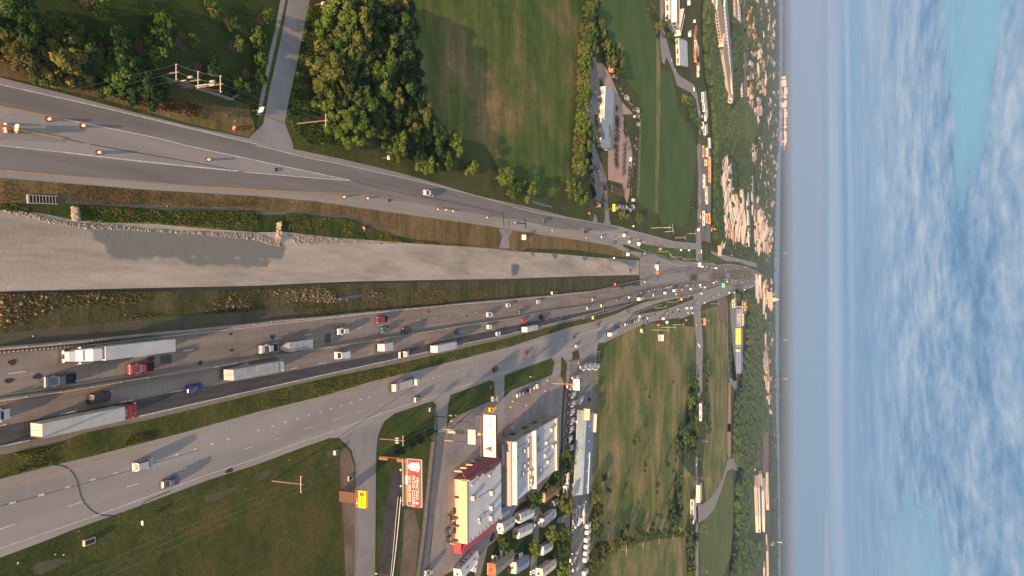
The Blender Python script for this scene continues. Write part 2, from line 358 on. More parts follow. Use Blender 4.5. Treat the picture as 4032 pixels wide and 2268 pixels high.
# median grass and ditch beside the left road
sheet('median_dry_grass', 'a1', '-150,320 0,340 640,390 1500,470 2576,520 @b1 600,575 1100,650 1800,750 2430,840 2576,860 @c2 400,85 800,140 1230,210 1450,300 1600,355 1610,400 1000,360 600,320 0,290 @b1 2400,1060 1500,1000 700,940 0,890 @a1 2100,850 1000,790 400,690 -150,650', M_brown, .006)
sheet('ditch', 'a1', '-150,590 300,600 700,600 1500,650 2576,680 @b1 400,700 1000,760 1300,900 1600,960 1900,1020 1500,1000 700,940 0,890 @a1 2100,850 1000,790 400,690 -150,650', M_ditch, .010)
sheet('ditch_bank', 'c2', '200,250 800,270 1200,330 1590,380 1600,400 1000,360 600,320 100,290', M_ditch, .010)
bm = bmesh.new(); ribbon(bm, smoothline(gp('a1', '500,570 1300,610 1700,650 2300,655 @b1 0,690 500,705 1000,750 1100,800 1400,840')), .8, .014); struct('wet_ditch', bm, M_damp)
bm = bmesh.new()
for t, q in (('b0', '2280,-50 2300,600 2290,1050 2250,1180 2200,1150 2170,1040'), ('b0', '2310,-50 2320,600 2305,1080 2250,1250 2190,1220 2150,1080'), ('b0', '2420,-50 2450,700 2460,1050 2430,1160 2400,1130 2370,1000 2350,300'), ('b0', '2440,-50 2475,700 2480,1080 2420,1210 2360,1100 2340,900'), ('b0', '2490,-50 2500,700 2530,820 2576,860'), ('c0', '60,-50 80,200 130,320 180,260 180,0'), ('c0', '40,-50 60,220 130,360 200,280 210,0'), ('c0', '10,0 20,1449'), ('c1', '620,500 640,640 690,690'), ('c1', '600,520 620,660 680,710'), ('b0', '2350,640 2576,890')): ribbon(bm, smoothline(gp(t, q)), .28, .012)
struct('field_tracks', bm, mat('track_soil', (.045, .050, .020), .95))
# the unpaved main lanes
def resamp_n(P, n):
    L = [0]
    for p, q in zip(P, P[1:]): L.append(L[-1]+(q-p).length)
    out = []
    for k in range(n):
        t = L[-1]*k/(n-1); i = max(j for j in range(len(L)) if L[j] <= t+1e-6); i = min(i, len(P)-2)
        out.append(P[i].lerp(P[i+1], (t-L[i])/max(1e-6, L[i+1]-L[i])))
    return out
def sdist(P, x, y):
    d = 1e9; c = False
    for i in range(len(P)):
        ax, ay = P[i-1].x, P[i-1].y; bx_, by = P[i].x, P[i].y; dx, dy = bx_-ax, by-ay; t = max(0, min(1, ((x-ax)*dx+(y-ay)*dy)/(dx*dx+dy*dy+1e-9)))
        d = min(d, math.hypot(x-ax-t*dx, y-ay-t*dy))
        if (by > y) != (ay > y) and x < (ax-bx_)*(y-by)/(ay-by+1e-12)+bx_: c = not c
    return d if c else -d
DAMP = [gp(t, q) for t, q in (('a1', '900,840 1400,870 1900,910 2576,950 @b1 130,985 290,1020 290,1120 180,1165 0,1165 @a1 2300,1140 1900,1130 1300,1150 1150,1140 1080,1080 1080,1000 960,960'), ('a1', '1800,1130 2300,1140 @b1 0,1170 180,1160 100,1230 @a1 2040,1210 1920,1220'), ('c2', '1160,370 1240,400 1420,430 1500,480 1560,500 1560,420 1585,405 1300,380'), ('c2', '250,300 290,320 270,345 230,320'), ('c2', '-10,460 30,445 90,460 90,520 60,580 0,600'))]
tp = resamp_n(gp('a1', '-200,650 0,665 400,692 700,760 1000,792 1500,800 2100,852 2576,890 @b1 300,885 700,935 1500,995 2400,1055 2576,1078 @c2 600,322 1000,362 1580,402 1615,410'), 420)
bt = resamp_n(gp('a2', '-200,44 700,22 1600,2 @b1 0,1430 600,1402 1200,1382 2200,1362 2576,1356 @c2 400,620 1000,600 1612,590'), 420)
bm = bmesh.new(); lay = bm.verts.layers.float.new('damp'); rows = []
for p, q in zip(tp, bt):
    row = []
    for k in range(21):
        c = p.lerp(q, k/20); v = bm.verts.new((c.x, c.y, Z1)); v[lay] = max(0, min(1, .5+max(sdist(D_, c.x, c.y) for D_ in DAMP)/3.0)); row.append(v)
    rows.append(row)
for a_, b_ in zip(rows, rows[1:]):
    for k in range(20):
        f = bm.faces.new((a_[k], b_[k], b_[k+1], a_[k+1])); f.normal_update()
        if f.normal.z < 0: f.normal_flip()
# the damp areas soak into the dry base with a ragged soft edge
nt = M_dirt.node_tree; pb = nt.nodes['Principled BSDF']; src = pb.inputs['Base Color'].links[0].from_socket
N_ = nt.nodes.new; A_ = N_('ShaderNodeAttribute'); A_.attribute_name = 'damp'; g_ = N_('ShaderNodeNewGeometry'); n_ = N_('ShaderNodeTexNoise'); n_.inputs['Scale'].default_value = .35; n_.inputs['Detail'].default_value = 6; nt.links.new(g_.outputs['Position'], n_.inputs[0])
ma = N_('ShaderNodeMath'); ma.operation = 'MULTIPLY_ADD'; nt.links.new(n_.outputs[0], ma.inputs[0]); ma.inputs[1].default_value = .9; nt.links.new(A_.outputs['Fac'], ma.inputs[2])
rr = N_('ShaderNodeValToRGB'); rr.color_ramp.elements[0].position = .76; rr.color_ramp.elements[1].position = 1.25; nt.links.new(ma.outputs[0], rr.inputs[0])
mx = N_('ShaderNodeMix'); mx.data_type = 'RGBA'; nt.links.new(rr.outputs[0], mx.inputs[0]); nt.links.new(src, mx.inputs[6]); mx.inputs[7].default_value = (.22, .215, .19, 1); nt.links.new(mx.outputs[2], pb.inputs['Base Color'])
struct('graded_strip', bm, M_dirt)
sheets('puddles', [('c2', '10,500 25,465 70,465 75,510 60,560 30,580 8,550'), ('c2', '505,325 580,325 570,360 545,390 520,360'), ('c2', '890,360 955,360 960,385 920,408 895,390'),
    ('c2', '1240,385 1400,395 1580,415 1580,440 1470,460 1380,415 1250,405'), ('c2', '1480,505 1520,505 1510,560 1490,560'),
    ('b2', '570,110 700,85 800,90 750,110 620,125'), ('b2', '740,120 900,85 1080,65 1060,85 850,130'), ('b2', '1070,95 1300,65 1340,72 1150,110'), ('b2', '1240,115 1330,95 1390,100 1300,125'), ('c1', '240,1105 300,1105 400,1140 500,1165 510,1185 400,1165 280,1130')], mat('puddle', (.08, .10, .12), .05, spec=.6), Z3)
sheets('wet_gravel', [('a3', '330,1340 480,1290 620,1270 700,1290 560,1370 400,1440 340,1420'), ('a3', '2060,640 2200,600 2340,560 2420,520 2440,540 2300,620 2180,690 2080,710'), ('a3', '1700,800 1850,760 1880,775 1750,830'), ('b3', '720,200 760,190 770,240 740,285 710,250'), ('b3', '0,440 120,380 160,400 60,480 0,500')], gmat('wet_gravel', [(.3, 1, [(.3, G_(.075, .080, .045)), (.7, G_(.13, .125, .085))], 1)], .9), .011)
bm = bmesh.new(); ribbon(bm, smoothline(gp('a2', '-100,60 700,38 1600,14 @b1 0,1440 600,1410 1200,1390 2200,1370 @c2 0,648 400,630 1000,608 1590,592')), .7, .03); struct('drain_rut', bm, M_tar)
# right median
sheet('rubble_median', 'a2', '-200,50 700,38 1600,16 @b1 0,1440 1200,1392 2200,1372 @c2 0,646 400,628 1000,606 1600,596 1600,655 1430,690 1200,750 1000,792 500,838 0,885 @b2 2576,110 1850,178 1250,233 700,288 0,348 @a2 2000,413 1000,508 -200,610', M_rubblebed, .012)
sheet('median_soil', 'a2', '-200,480 600,400 1300,330 1900,280 2576,215 @b2 700,200 500,280 0,345 @a2 2000,411 1000,506 -200,608', gmat('dark_soil', [(.2, .4, [(.3, G_(.075, .065, .050)), (.5, G_(.115, .098, .072)), (.7, G_(.09, .105, .04))], 1)], .95, .4, 2), .016)
# left road
sheet('left_road', 'D', '-40,188 0,195 100,220 200,246 340,283 480,318 610,345 748,377 860,400 1000,433 1100,462 1200,492 @c1 0,1130 400,1225 820,1328 1400,1430 @c2 1450,0 1900,120 2050,160 2330,188 2330,262 2280,268 1950,240 1625,190 1620,250 1395,190 1420,230 1500,275 1650,305 1620,370 1600,355 1450,300 1230,210 800,140 400,85 @b1 2576,860 2430,840 1800,750 1100,650 600,575 0,522 @a1 1500,462 640,392 0,340 -150,330', M_pave, Z1)
sheet('left_road_wheel_lanes', 'a0', '-150,830 0,855 1000,1075 2576,1445 @b1 -10,20 900,205 1900,440 2576,615 @c1 700,1300 1400,1449 @c2 1100,40 600,0 0,-125 @b1 2576,760 1850,640 1100,520 0,465 @a1 1600,390 0,262 -150,255 @a1 -150,20 0,15 640,85 1500,185 2576,290 @b1 650,345 970,372 0,165 @a1 1800,0 @a0 1500,1370 640,1200 0,1070 -150,1040', M_asph, Z2)
# main lanes
sheet('main_road', 'a2', '-200,612 0,600 580,560 1000,510 1650,450 2000,415 2576,355 @b2 700,290 1250,235 1850,180 2576,110 @c2 0,886 500,838 1000,792 1200,752 1430,692 1620,650 1620,372 1660,310 1800,330 2000,400 2200,420 2576,440 @e 0,170 130,215 200,200 380,190 600,230 700,245 900,340 990,400 1000,440 900,545 700,620 430,650 400,620 300,600 130,625 0,690 @c2 2576,755 2100,875 1700,900 1650,890 1570,932 1300,1042 900,1142 500,1237 0,1367 @b2 1900,652 1400,762 700,902 0,1062 @a2 2100,1182 1450,1332 @a3 880,0 500,130 0,230 -200,275', M_hwy, Z1)
sheet('new_pavement', 'c2', '1620,372 1800,330 2000,400 2200,420 2576,440 2576,480 2200,560 2250,655 2000,690 1850,700 1620,732', M_new, Z2)
sheets('resurfaced_lane', [('a3', '-200,180 0,148 300,80 @a2 1400,1292 2576,1030 @b2 700,872 1400,712 2576,460 @c2 370,1242 1000,1082 1570,932 1570,918 1370,955 1170,1010 900,1060 300,1170 0,1235 @b2 1500,620 700,770 0,905 @a2 1800,1040 1250,1150 650,1270 0,1395 -200,1440'),
    ('c2', '1190,762 1430,694 1620,655 1620,722 1300,745')], M_dark, Z3)
sheet('asphalt_detour', 'c2', '1700,660 1850,600 2000,510 2240,470 2576,450 @e 0,235 200,245 400,240 600,240 700,290 480,290 350,330 180,340 0,320 @c2 2576,540 2250,545 1950,585 1850,640', M_asph, Z3)
sheet('queue_lanes', 'c2', '1500,790 2000,715 2576,690 @e 0,470 250,465 400,500 600,500 800,480 1000,400 1000,440 820,520 700,560 500,590 420,590 300,560 200,560 0,620 @c2 2576,740 2300,800 1900,830 1640,890 1570,905 1400,930', M_asph, Z3)
sheet('shoulder_gravel', 'a3', '-200,225 0,190 600,80 @a2 1150,1370 2576,1045 @b2 1400,730 2576,475 @c2 1000,1092 1500,960 1570,935 @c2 1300,1048 500,1242 0,1372 @b2 1400,768 0,1068 @a2 1450,1338 @a3 500,134 -200,282', gmat('shoulder', [(.3, 2, [(.3, G_(.20, .165, .13)), (.7, G_(.28, .24, .19))], 1)], .9), .024)
# right verge, right road and the driveways off it
sheet('right_verge', 'a3', '-200,282 0,232 500,132 880,0 @a2 1450,1334 2100,1184 @b2 0,1064 700,904 1400,764 1900,654 2576,524 @c2 0,1369 500,1239 900,1144 1300,1044 1570,934 1700,902 1800,890 1600,985 1500,1005 1300,1090 1030,1180 700,1260 150,1440 @b2 2576,585 1700,810 1130,950 700,1080 0,1250 @a3 1870,0 1500,95 1000,225 500,345 0,475 -200,520', M_verge, .030)
sheet('right_road', 'a3', '-250,535 0,475 500,345 1000,225 1500,95 1870,0 @b2 0,1250 700,1080 1130,950 1700,810 2576,585 @c2 150,1440 700,1260 1030,1180 1300,1090 1500,1005 1700,925 2100,860 2576,755 @e 0,680 130,625 300,600 400,620 430,650 700,600 880,560 1000,520 1000,540 860,610 640,690 300,790 100,870 0,920 @c2 2576,900 2420,960 2330,1050 2300,1080 2150,1140 2100,1130 1850,1165 1700,1200 1500,1290 1350,1360 1170,1449 @c3 1100,0 1080,60 1075,120 1085,160 860,200 850,150 840,85 760,115 770,200 700,250 625,170 610,420 650,480 540,600 510,400 535,240 500,195 0,375 @b2 2500,880 2490,1449 2400,1449 2395,940 2350,930 1950,1080 1930,1180 1910,1449 1830,1449 1815,1180 1780,1140 1700,1160 1400,1260 1290,1340 1240,1449 @b3 1210,110 1200,400 1190,1449 1170,1800 990,1800 990,1449 1000,330 960,180 840,60 740,60 400,180 0,330 @a3 2100,480 1400,745 700,995 480,1085 0,1265 -250,1370', M_pave, .034)
sheet('queue_island', 'c2', '1500,1150 1500,1105 1660,1080 1900,1040 2050,990 2300,900 2300,850 2100,880 1900,930 1700,1000 1550,1060', M_verge, .05)
sheet('green_island', 'c2', '1625,192 1800,222 2000,245 2200,262 2285,268 2300,330 2305,410 2080,385 1950,350 1750,305 1640,260', M_green, .05)
sheet('green_island', 'd1', '355,1150 400,1140 450,1100 520,1130 600,1155 500,1175 400,1160', M_green, .05)
# driveway slabs
sheet('side_road', 'b3', '850,65 960,180 1000,330 1000,700 990,1449 985,1700 1170,1700 1190,1449 1200,400 1212,110 1245,-20 @b2 1290,1345 1150,1380 @b3 1000,-30', M_drive, .046)
sheet('side_street', 'b0', '375,-300 322,0 268,300 203,600 135,900 85,1170 70,1250 @a0 2500,1390 @b1 100,5 380,60 @b0 370,1449 290,1240 330,1000 400,700 540,0 590,-300', M_drive, .046)
sheet('sidewalk', 'b0', '305,-300 245,0 190,300 130,550 60,900 5,1155 45,1162 110,850 163,600 232,300 298,0 352,-300', M_drive, .02)
sheet('side_strip', 'b3', '850,120 930,180 990,340 1000,700 985,1449 900,1449 880,900 850,600 845,300', M_soil, .022)
# small highway details
bm = bmesh.new(); W = .15
for t, s, w in (('a0', '-150,820 0,850 1000,1075 1900,1290 2576,1449', .22), ('b1', '0,10 550,145 900,212 1900,440 2576,620', .2), ('c1', '0,1170 400,1262 900,1345 1440,1449', .25), ('c2', '1350,0 1700,75 1900,135 2100,170 2320,195', .2),
                ('a0', '640,1200 1500,1372 1810,1448', .2), ('a1', '1810,2 2576,165', .2), ('b1', '0,165 500,272 975,371', .25), ('a1', '0,15 640,84', .16), ('a1', '645,84 1500,183 2400,273', .3), ('b1', '-120,285 0,292 650,347 975,371', .22),
                ('a2', '-150,662 0,650 600,600 1000,565 1650,490 2576,390', .16), ('b2', '0,385 1250,247 2000,170 2576,125', .18), ('c2', '0,905 500,860 1000,805', .2),
                ('a3', '-200,182 0,145 300,82', .16), ('a2', '1400,1290 2000,1155 2576,1025', .2), ('b2', '0,1025 700,870 1400,715 1770,632', .22), ('b2', '2080,562 2576,460', .22), ('c2', '0,1325 120,1300', .25), ('c2', '370,1240 1000,1080 1500,950', .22),
                ('a3', '-200,1240 0,1170 1000,827 1500,645 2000,460 2576,265', .16), ('b3', '0,270 400,118 790,-12', .16), ('b2', '840,1420 1400,1215 1840,1075', .2), ('b2', '1990,1020 2350,895 2576,820', .2), ('c3', '0,330 500,165 900,25', .2),
                ('c2', '850,1355 1040,1290 1160,1250 1420,1140 1700,1020 1900,960', .35), ('c2', '1040,1295 1160,1275 1250,1250', .3), ('c2', '1100,1430 1300,1340', .2),
                ('c2', '1640,895 1900,850 2100,800 2576,720', .2), ('c2', '860,0 1050,50 1250,110 1400,180 1560,240 1750,305', .35), ('c2', '1020,25 1390,75', .3), ('c2', '1300,125 1390,127', .3),
                ('c2', '1750,315 1900,345 2030,390 2200,425 2340,430', .3), ('c2', '1835,390 2060,455 2200,468', .35), ('c2', '1630,448 2060,465', .3), ('c2', '1770,650 2000,520 2120,480 2240,472', .35), ('c2', '2330,190 2395,190', .4),
                ('c2', '1820,640 1950,585 2070,530 2240,490', .2), ('c2', '1700,665 1850,690 2000,650', .2), ('e', '0,180 130,225 300,195 600,235 720,255', .5), ('e', '0,470 250,460 420,495 620,490', .5), ('e', '0,690 130,630 300,605', .5)):
    ribbon(bm, smoothline(gp(t, s)), w*.95, .07)
for t, s in (('a2', '80,862 755,775 1942,620 2450,555'), ('b2', '180,515 766,437 1463,346 2228,246 2576,200'), ('c2', '90,995 250,970 430,950 1000,880 1500,770'), ('a2', '-125,1408 745,1242 1315,1130 1818,1032 2330,930'), ('b2', '340,815 660,755 1180,652 1720,547 2160,460 2500,395'), ('c2', '330,1170 600,1120 900,1055 1250,965 1500,905'),
             ('a3', '-30,985 571,782 1170,588 1685,422 2129,275 2576,130'), ('b3', '-115,170 270,42'), ('b2', '180,1530 568,1395 1069,1231 1652,1041 2098,897 2576,750'), ('c3', '80,215 300,145 480,85 700,15')):
    ribbon(bm, smoothline(gp(t, s)), .17, .07, dash=(3.0, 12.19))
for t, s in (('a3', '90,722 390,640 870,497 1290,374 1670,260 2010,157 2460,22'), ('b2', '10,1435 260,1360 480,1293 695,1230 885,1172 1060,1120 1230,1070'), ('b2', '1710,927 1940,858 2140,798 2360,732 2576,672'), ('c3', '-30,150 100,118 270,68 480,0'), ('c2', '510,1445 700,1385 760,1370')):
    ribbon(bm, smoothline(gp(t, s)), .35, .07, dash=(1.1, 4.9))
struct('white_markings', bm, M_white)
bm = bmesh.new()
for t, s, w in (('a0', '-100,1050 0,1068 640,1198', .18), ('a0', '-100,1255 0,1272 620,1388', .2), ('a1', '-100,255 0,263 640,322 1500,405 2576,470', .2), ('a1', '2100,430 2576,458', .2), ('b1', '0,464 600,488 1200,520 1900,650 2576,775', .2), ('b1', '0,478 500,525 1200,635 1900,745 2576,845', .2),
                ('c2', '0,25 400,65 900,135 1290,195 1500,300 1640,372 2000,450', .2), ('c2', '0,-40 600,60 1100,140 1290,200', .2),
                ('a2', '-100,1090 0,1078 700,980 1300,890 2000,795 2576,690', .14), ('a2', '-100,1185 0,1172 260,1135', .13), ('a2', '480,1098 960,1022 1500,925', .12), ('b2', '0,700 700,560 1500,470 2100,375 2576,310', .13), ('c2', '0,1110 700,990 1300,880 1700,780', .13),
                ('a3', '-200,600 0,555 700,370 1560,132', .17), ('a3', '1690,95 2080,-10', .17), ('b2', '0,1305 700,1110 1400,915 2576,610', .17), ('c2', '120,1449 700,1290 1060,1190', .2)):
    ribbon(bm, smoothline(gp(t, s)), w*.85, .07)
struct('yellow_markings', bm, M_yell)
bm = bmesh.new()
for t, s, w in (('a3', '540,332 640,345 720,400 770,480 800,600 835,690 900,770 1000,830 1150,845', .17), ('a3', '1400,760 1440,720 1500,680 1720,590', .14), ('b1', '2480,680 2495,835', .7), ('b1', '2540,765 2540,835', .5), ('c1', '150,1310 180,1440', .9), ('c1', '60,1375 180,1390', .5),
                ('a2', '0,1095 700,1000 1300,905 2000,805 2576,705', .08), ('a1', '900,0 1300,75 1800,160 2400,270', .10), ('a3', '0,745 700,560 1300,390 2000,180', .06), ('b1', '1000,375 1500,500 2000,590 2560,720', .12), ('a0', '640,1395 850,1440', .1), ('b0', '90,1165 285,1240', .12)):
    ribbon(bm, smoothline(gp(t, s)), w, .066)
for t, x, y, w, l in (('a2', 120, 745, .5, .7), ('a2', 90, 930, .4, .8), ('a2', 370, 890, .5, .8), ('a2', 1515, 710, .5, 1.0), ('a2', 2010, 755, .5, .7), ('a2', 2330, 625, .35, .7), ('a2', 2320, 462, .3, .6), ('b2', 165, 490, .6, 1), ('b2', 1735, 238, .5, .6), ('b2', 2120, 282, .5, .6), ('c2', 55, 935, .5, 1.3), ('a3', 2305, 390, .5, 1.3)):
    c = at(t, x, y); P = [(c.x+w*math.cos(a)*(1+.3*math.sin(3*a+x)), c.y+l*math.sin(a), .066) for a in [k*math.pi/5 for k in range(10)]]; polybm(bm, P)
struct('pavement_patches', bm, M_tar)
sheets('pavement_patches', [('a2', '1612,680 1725,672 1725,755 1612,762'), ('b2', '690,465 750,455 750,560 690,570')], mat('patch_asphalt', (.085, .078, .075), .8), .062)
# rumble strip along the left barrier
bm = bmesh.new()
P = smoothline(gp('a2', '-60,634 0,630 580,588 1000,535 1200,515'))
for p in resample(P, .75): box(bm, p.x-.45, p.x+.45, p.y-.16, p.y+.16, .06, .075)
struct('rumble_strip', bm, mat('rumble_rust', (.10, .055, .04), .9))
# ================================================================ VEHICLES
GL = mat('vehicle_glass', (.02, .025, .03), .08, spec=.8); TY = mat('tyre_rubber', (.02, .02, .02), .8); RIM = mat('wheel_alloy', (.35, .35, .36), .35, .8)
LH = mat('headlight_lens', (.75, .74, .68), .15, spec=.8); LT = mat('tail_lens', (.35, .01, .01), .3); TRM = mat('black_trim', (.025, .025, .027), .6); CHR = mat('chrome', (.6, .58, .55), .2, 1)
def paint(n, c, r=.28): return mat('paint_'+n, c, r, spec=.6)
PT = {n: paint(n, c) for n, c in dict(white=(.55, .56, .58), silver=(.38, .39, .40), grey=(.13, .14, .15), black=(.018, .019, .022), navy=(.03, .045, .13), slate=(.06, .09, .13), red=(.42, .03, .03), maroon=(.17, .025, .035), dullred=(.23, .05, .05), teal=(.06, .13, .15), purple=(.045, .045, .17), tan=(.36, .30, .22), orange=(.6, .16, .03), yellow=(.75, .42, .02), blue=(.04, .10, .38), green=(.05, .2, .08)).items()}
BODY = paint('body', (.5, .5, .5))
def loft(bm, secs, mi=0):
    rings = [[bm.verts.new(p) for p in s] for s in secs]; n = len(rings[0])
    for a, b in zip(rings, rings[1:]):
        for k in range(n):
            f = bm.faces.new((a[k], a[(k+1) % n], b[(k+1) % n], b[k])); f.material_index = mi
    for r in (rings[0][::-1], rings[-1]): bm.faces.new(r).material_index = mi
def body_sections(st, zb=.28):
    """st: (y, halfwidth, top) along the car, front at +y"""
    out = []
    for y, w, t in st:
        zm = zb+(t-zb)*.55
        out.append([(-w*.93, y, zb), (w*.93, y, zb), (w, y, zb+.12), (w, y, zm), (w*.95, y, t-.06), (w*.80, y, t), (-w*.80, y, t), (-w*.95, y, t-.06), (-w, y, zm), (-w, y, zb+.12)])
    return out
def panel(bm, q, th=.012):
    q = [Vector(p) for p in q]; n = (q[1]-q[0]).cross(q[2]-q[0]).normalized()
    c = sum(q, Vector())/4; A = [bm.verts.new(c+(p-c)*.94+n*th) for p in q]; bm.faces.new(A)
    B = [bm.verts.new(c+(p-c)*.94-n*.01) for p in q]
    for k in range(4): bm.faces.new((B[k], B[(k+1) % 4], A[(k+1) % 4], A[k]))
def wheel_pair(root, ys, tw, r=.34, w=.22, par=True, rims=True):
    for y in ys:
        for s in (-1, 1):
            b = bmesh.new(); tube(b, (s*(tw-w), y, r), (s*tw, y, r), r, n=14)
            t = mesh_obj('wheel', b, TY, root)
            if rims:
                b = bmesh.new(); tube(b, (s*(tw-.02), y, r), (s*(tw+.012), y, r), r*.6, n=10); mesh_obj('rim', b, RIM, t)
def make_car(kind):
    """passenger vehicles, front towards +y"""
    P = dict(
        sedan=dict(L=4.75, W=.91, st=[(-2.37, .72, .70), (-2.25, .86, .92), (-1.5, .91, .98), (-.2, .91, .95), (1.0, .91, .93), (1.9, .88, .84), (2.25, .80, .72), (2.37, .66, .60)], cab=(-1.75, -.95, .35, 1.15), top=1.44, bz=.92, cw=(.84, .62), w=(-1.42, 1.45)),
        suv=dict(L=4.75, W=.94, st=[(-2.37, .80, .85), (-2.3, .90, 1.08), (-1.3, .94, 1.10), (0, .94, 1.08), (1.1, .94, 1.05), (1.9, .92, .98), (2.25, .85, .84), (2.37, .72, .66)], cab=(-2.28, -2.0, .45, 1.2), top=1.74, bz=1.06, cw=(.88, .68), w=(-1.42, 1.45)),
        pickup=dict(L=5.8, W=1.0, st=[(-.55, 1.0, 1.14), (.4, 1.0, 1.14), (1.3, 1.0, 1.14), (2.4, .97, 1.10), (2.75, .92, 1.0), (2.9, .8, .8)], cab=(-.55, -.35, 1.0, 1.75), top=1.9, bz=1.12, cw=(.93, .74), w=(-1.9, 1.95)),
        van=dict(L=5.9, W=1.0, st=[(-2.95, .95, 1.1), (-2.85, 1.0, 1.2), (0, 1.0, 1.2), (1.8, 1.0, 1.15), (2.6, .95, 1.05), (2.95, .8, .85)], cab=(-2.92, -2.75, 1.3, 2.15), top=2.35, bz=1.15, cw=(.97, .82), w=(-1.9, 1.95)))[kind]
    root = empty(kind, (0, 0, 0))
    b = bmesh.new(); loft(b, body_sections(P['st']))
    if kind == 'pickup':
        y0, y1 = -2.9, -.55
        box(b, -1.0, 1.0, y0, y1, .40, .72); box(b, -1.0, -.90, y0, y1, .72, 1.16); box(b, .90, 1.0, y0, y1, .72, 1.16); box(b, -.90, .90, y0, y0+.08, .72, 1.14)
    bmesh.ops.bevel(b, geom=[e for e in b.edges], offset=.02, segments=1, affect='EDGES') if 0 else None
    body = mesh_obj('body', b, BODY, root, smooth=False)
    if kind == 'pickup':
        b = bmesh.new(); box(b, -.89, .89, -2.81, -.56, .72, .76); mesh_obj('cargo_bed', b, TRM, root)
    rb, rt, ft, fb = P['cab']; w0, w1 = P['cw']; bz, tz = P['bz'], P['top']
    ins = .07
    C = lambda sx, y, z, w: (sx*w, y, z)
    b = bmesh.new()
    B0 = [b.verts.new(p) for p in ((-w0, rb, bz-.03), (w0, rb, bz-.03), (w0, fb, bz-.03), (-w0, fb, bz-.03))]; T0 = [b.verts.new(p) for p in ((-w1, rt, tz-.09), (w1, rt, tz-.09), (w1, ft, tz-.09), (-w1, ft, tz-.09))]
    T1 = [b.verts.new(p) for p in ((-w1*.86, rt+.12, tz), (w1*.86, rt+.12, tz), (w1*.86, ft-.15, tz), (-w1*.86, ft-.15, tz))]
    for k in range(4):
        b.faces.new((B0[k], B0[(k+1) % 4], T0[(k+1) % 4], T0[k])); b.faces.new((T0[k], T0[(k+1) % 4], T1[(k+1) % 4], T1[k]))
    b.faces.new(T1); mesh_obj('roof', b, BODY, root)
    q = lambda a, c_, d, e: [a, c_, d, e]
    b = bmesh.new(); panel(b, [(w0*.93, fb, bz), (-w0*.93, fb, bz), (-w1*.93, ft, tz-.10), (w1*.93, ft, tz-.10)]); mesh_obj('windshield', b, GL, root)
    b = bmesh.new(); panel(b, [(-w0*.9, rb, bz+.02), (w0*.9, rb, bz+.02), (w1*.9, rt, tz-.10), (-w1*.9, rt, tz-.10)]); mesh_obj('rear_window', b, GL, root)
    for s in (-1, 1):
        b = bmesh.new(); e = 1.6 if kind == 'van' else 0
        Q = [(s*w0, rb+.25 if not e else fb-1.2, bz+.02), (s*w0, fb-.25, bz+.02), (s*w1, ft-.05, tz-.11), (s*w1, rt+.12 if not e else fb-1.3, tz-.11)]
        panel(b, Q if s > 0 else Q[::-1]); mesh_obj('side_window', b, GL, root)
        y = P['st'][-2][0]; zt = P['st'][-2][2]; xw = P['st'][-2][1]
        b = bmesh.new(); box(b, s*xw-.2 if s > 0 else -xw, xw if s > 0 else -xw+.2, y-.05, y+.12, zt-.2, zt-.02); mesh_obj('headlight', b, LH, root)
        b = bmesh.new(); yr = -P['L']/2; box(b, min(s*P['W']*.9, s*P['W']*.7), max(s*P['W']*.9, s*P['W']*.7), yr-.02, yr+.06, .72, .95); mesh_obj('tail_light', b, LT, root)
        b = bmesh.new(); box(b, min(s*w0, s*(w0+.24)), max(s*w0, s*(w0+.24)), fb-.55, fb-.40, bz, bz+.14); mesh_obj('mirror', b, BODY, root)
    b = bmesh.new(); yf = P['L']/2; box(b, -.45, .45, yf-.1, yf+.015, .42, .62); mesh_obj('grille', b, TRM, root)
    wheel_pair(root, P['w'], P['W']+.01, .34 if kind in ('sedan', 'suv') else .4)
    return root
def make_small(kind, L, W, Hh, cab):
    """the same cars at the size they have far off: body with glass and wheels"""
    root = empty('far_'+kind, (0, 0, 0)); b = bmesh.new()
    loft(b, body_sections([(-L/2, W*.85, Hh*.52), (-L/2+.15, W, Hh*.62), (L*.2, W, Hh*.62), (L/2-.3, W*.95, Hh*.52), (L/2, W*.8, Hh*.4)]))
    rb, rt, ft, fb = cab; z0, z1 = Hh*.6, Hh
    B = [b.verts.new(p) for p in ((-W*.9, rb, z0), (W*.9, rb, z0), (W*.9, fb, z0), (-W*.9, fb, z0))]; T = [b.verts.new(p) for p in ((-W*.7, rt, z1), (W*.7, rt, z1), (W*.7, ft, z1), (-W*.7, ft, z1))]
    b.faces.new(T).material_index = 0
    for k in range(4): b.faces.new((B[k], B[(k+1) % 4], T[(k+1) % 4], T[k])).material_index = 1
    for y in (-L*.3, L*.3):
        for s in (-1, 1): tube(b, (s*W, y, .33), (s*(W-.2), y, .33), .33, n=8, mi=2)
    me = mesh_obj('vehicle_body', b, [BODY, GL, TY], root)
    return root
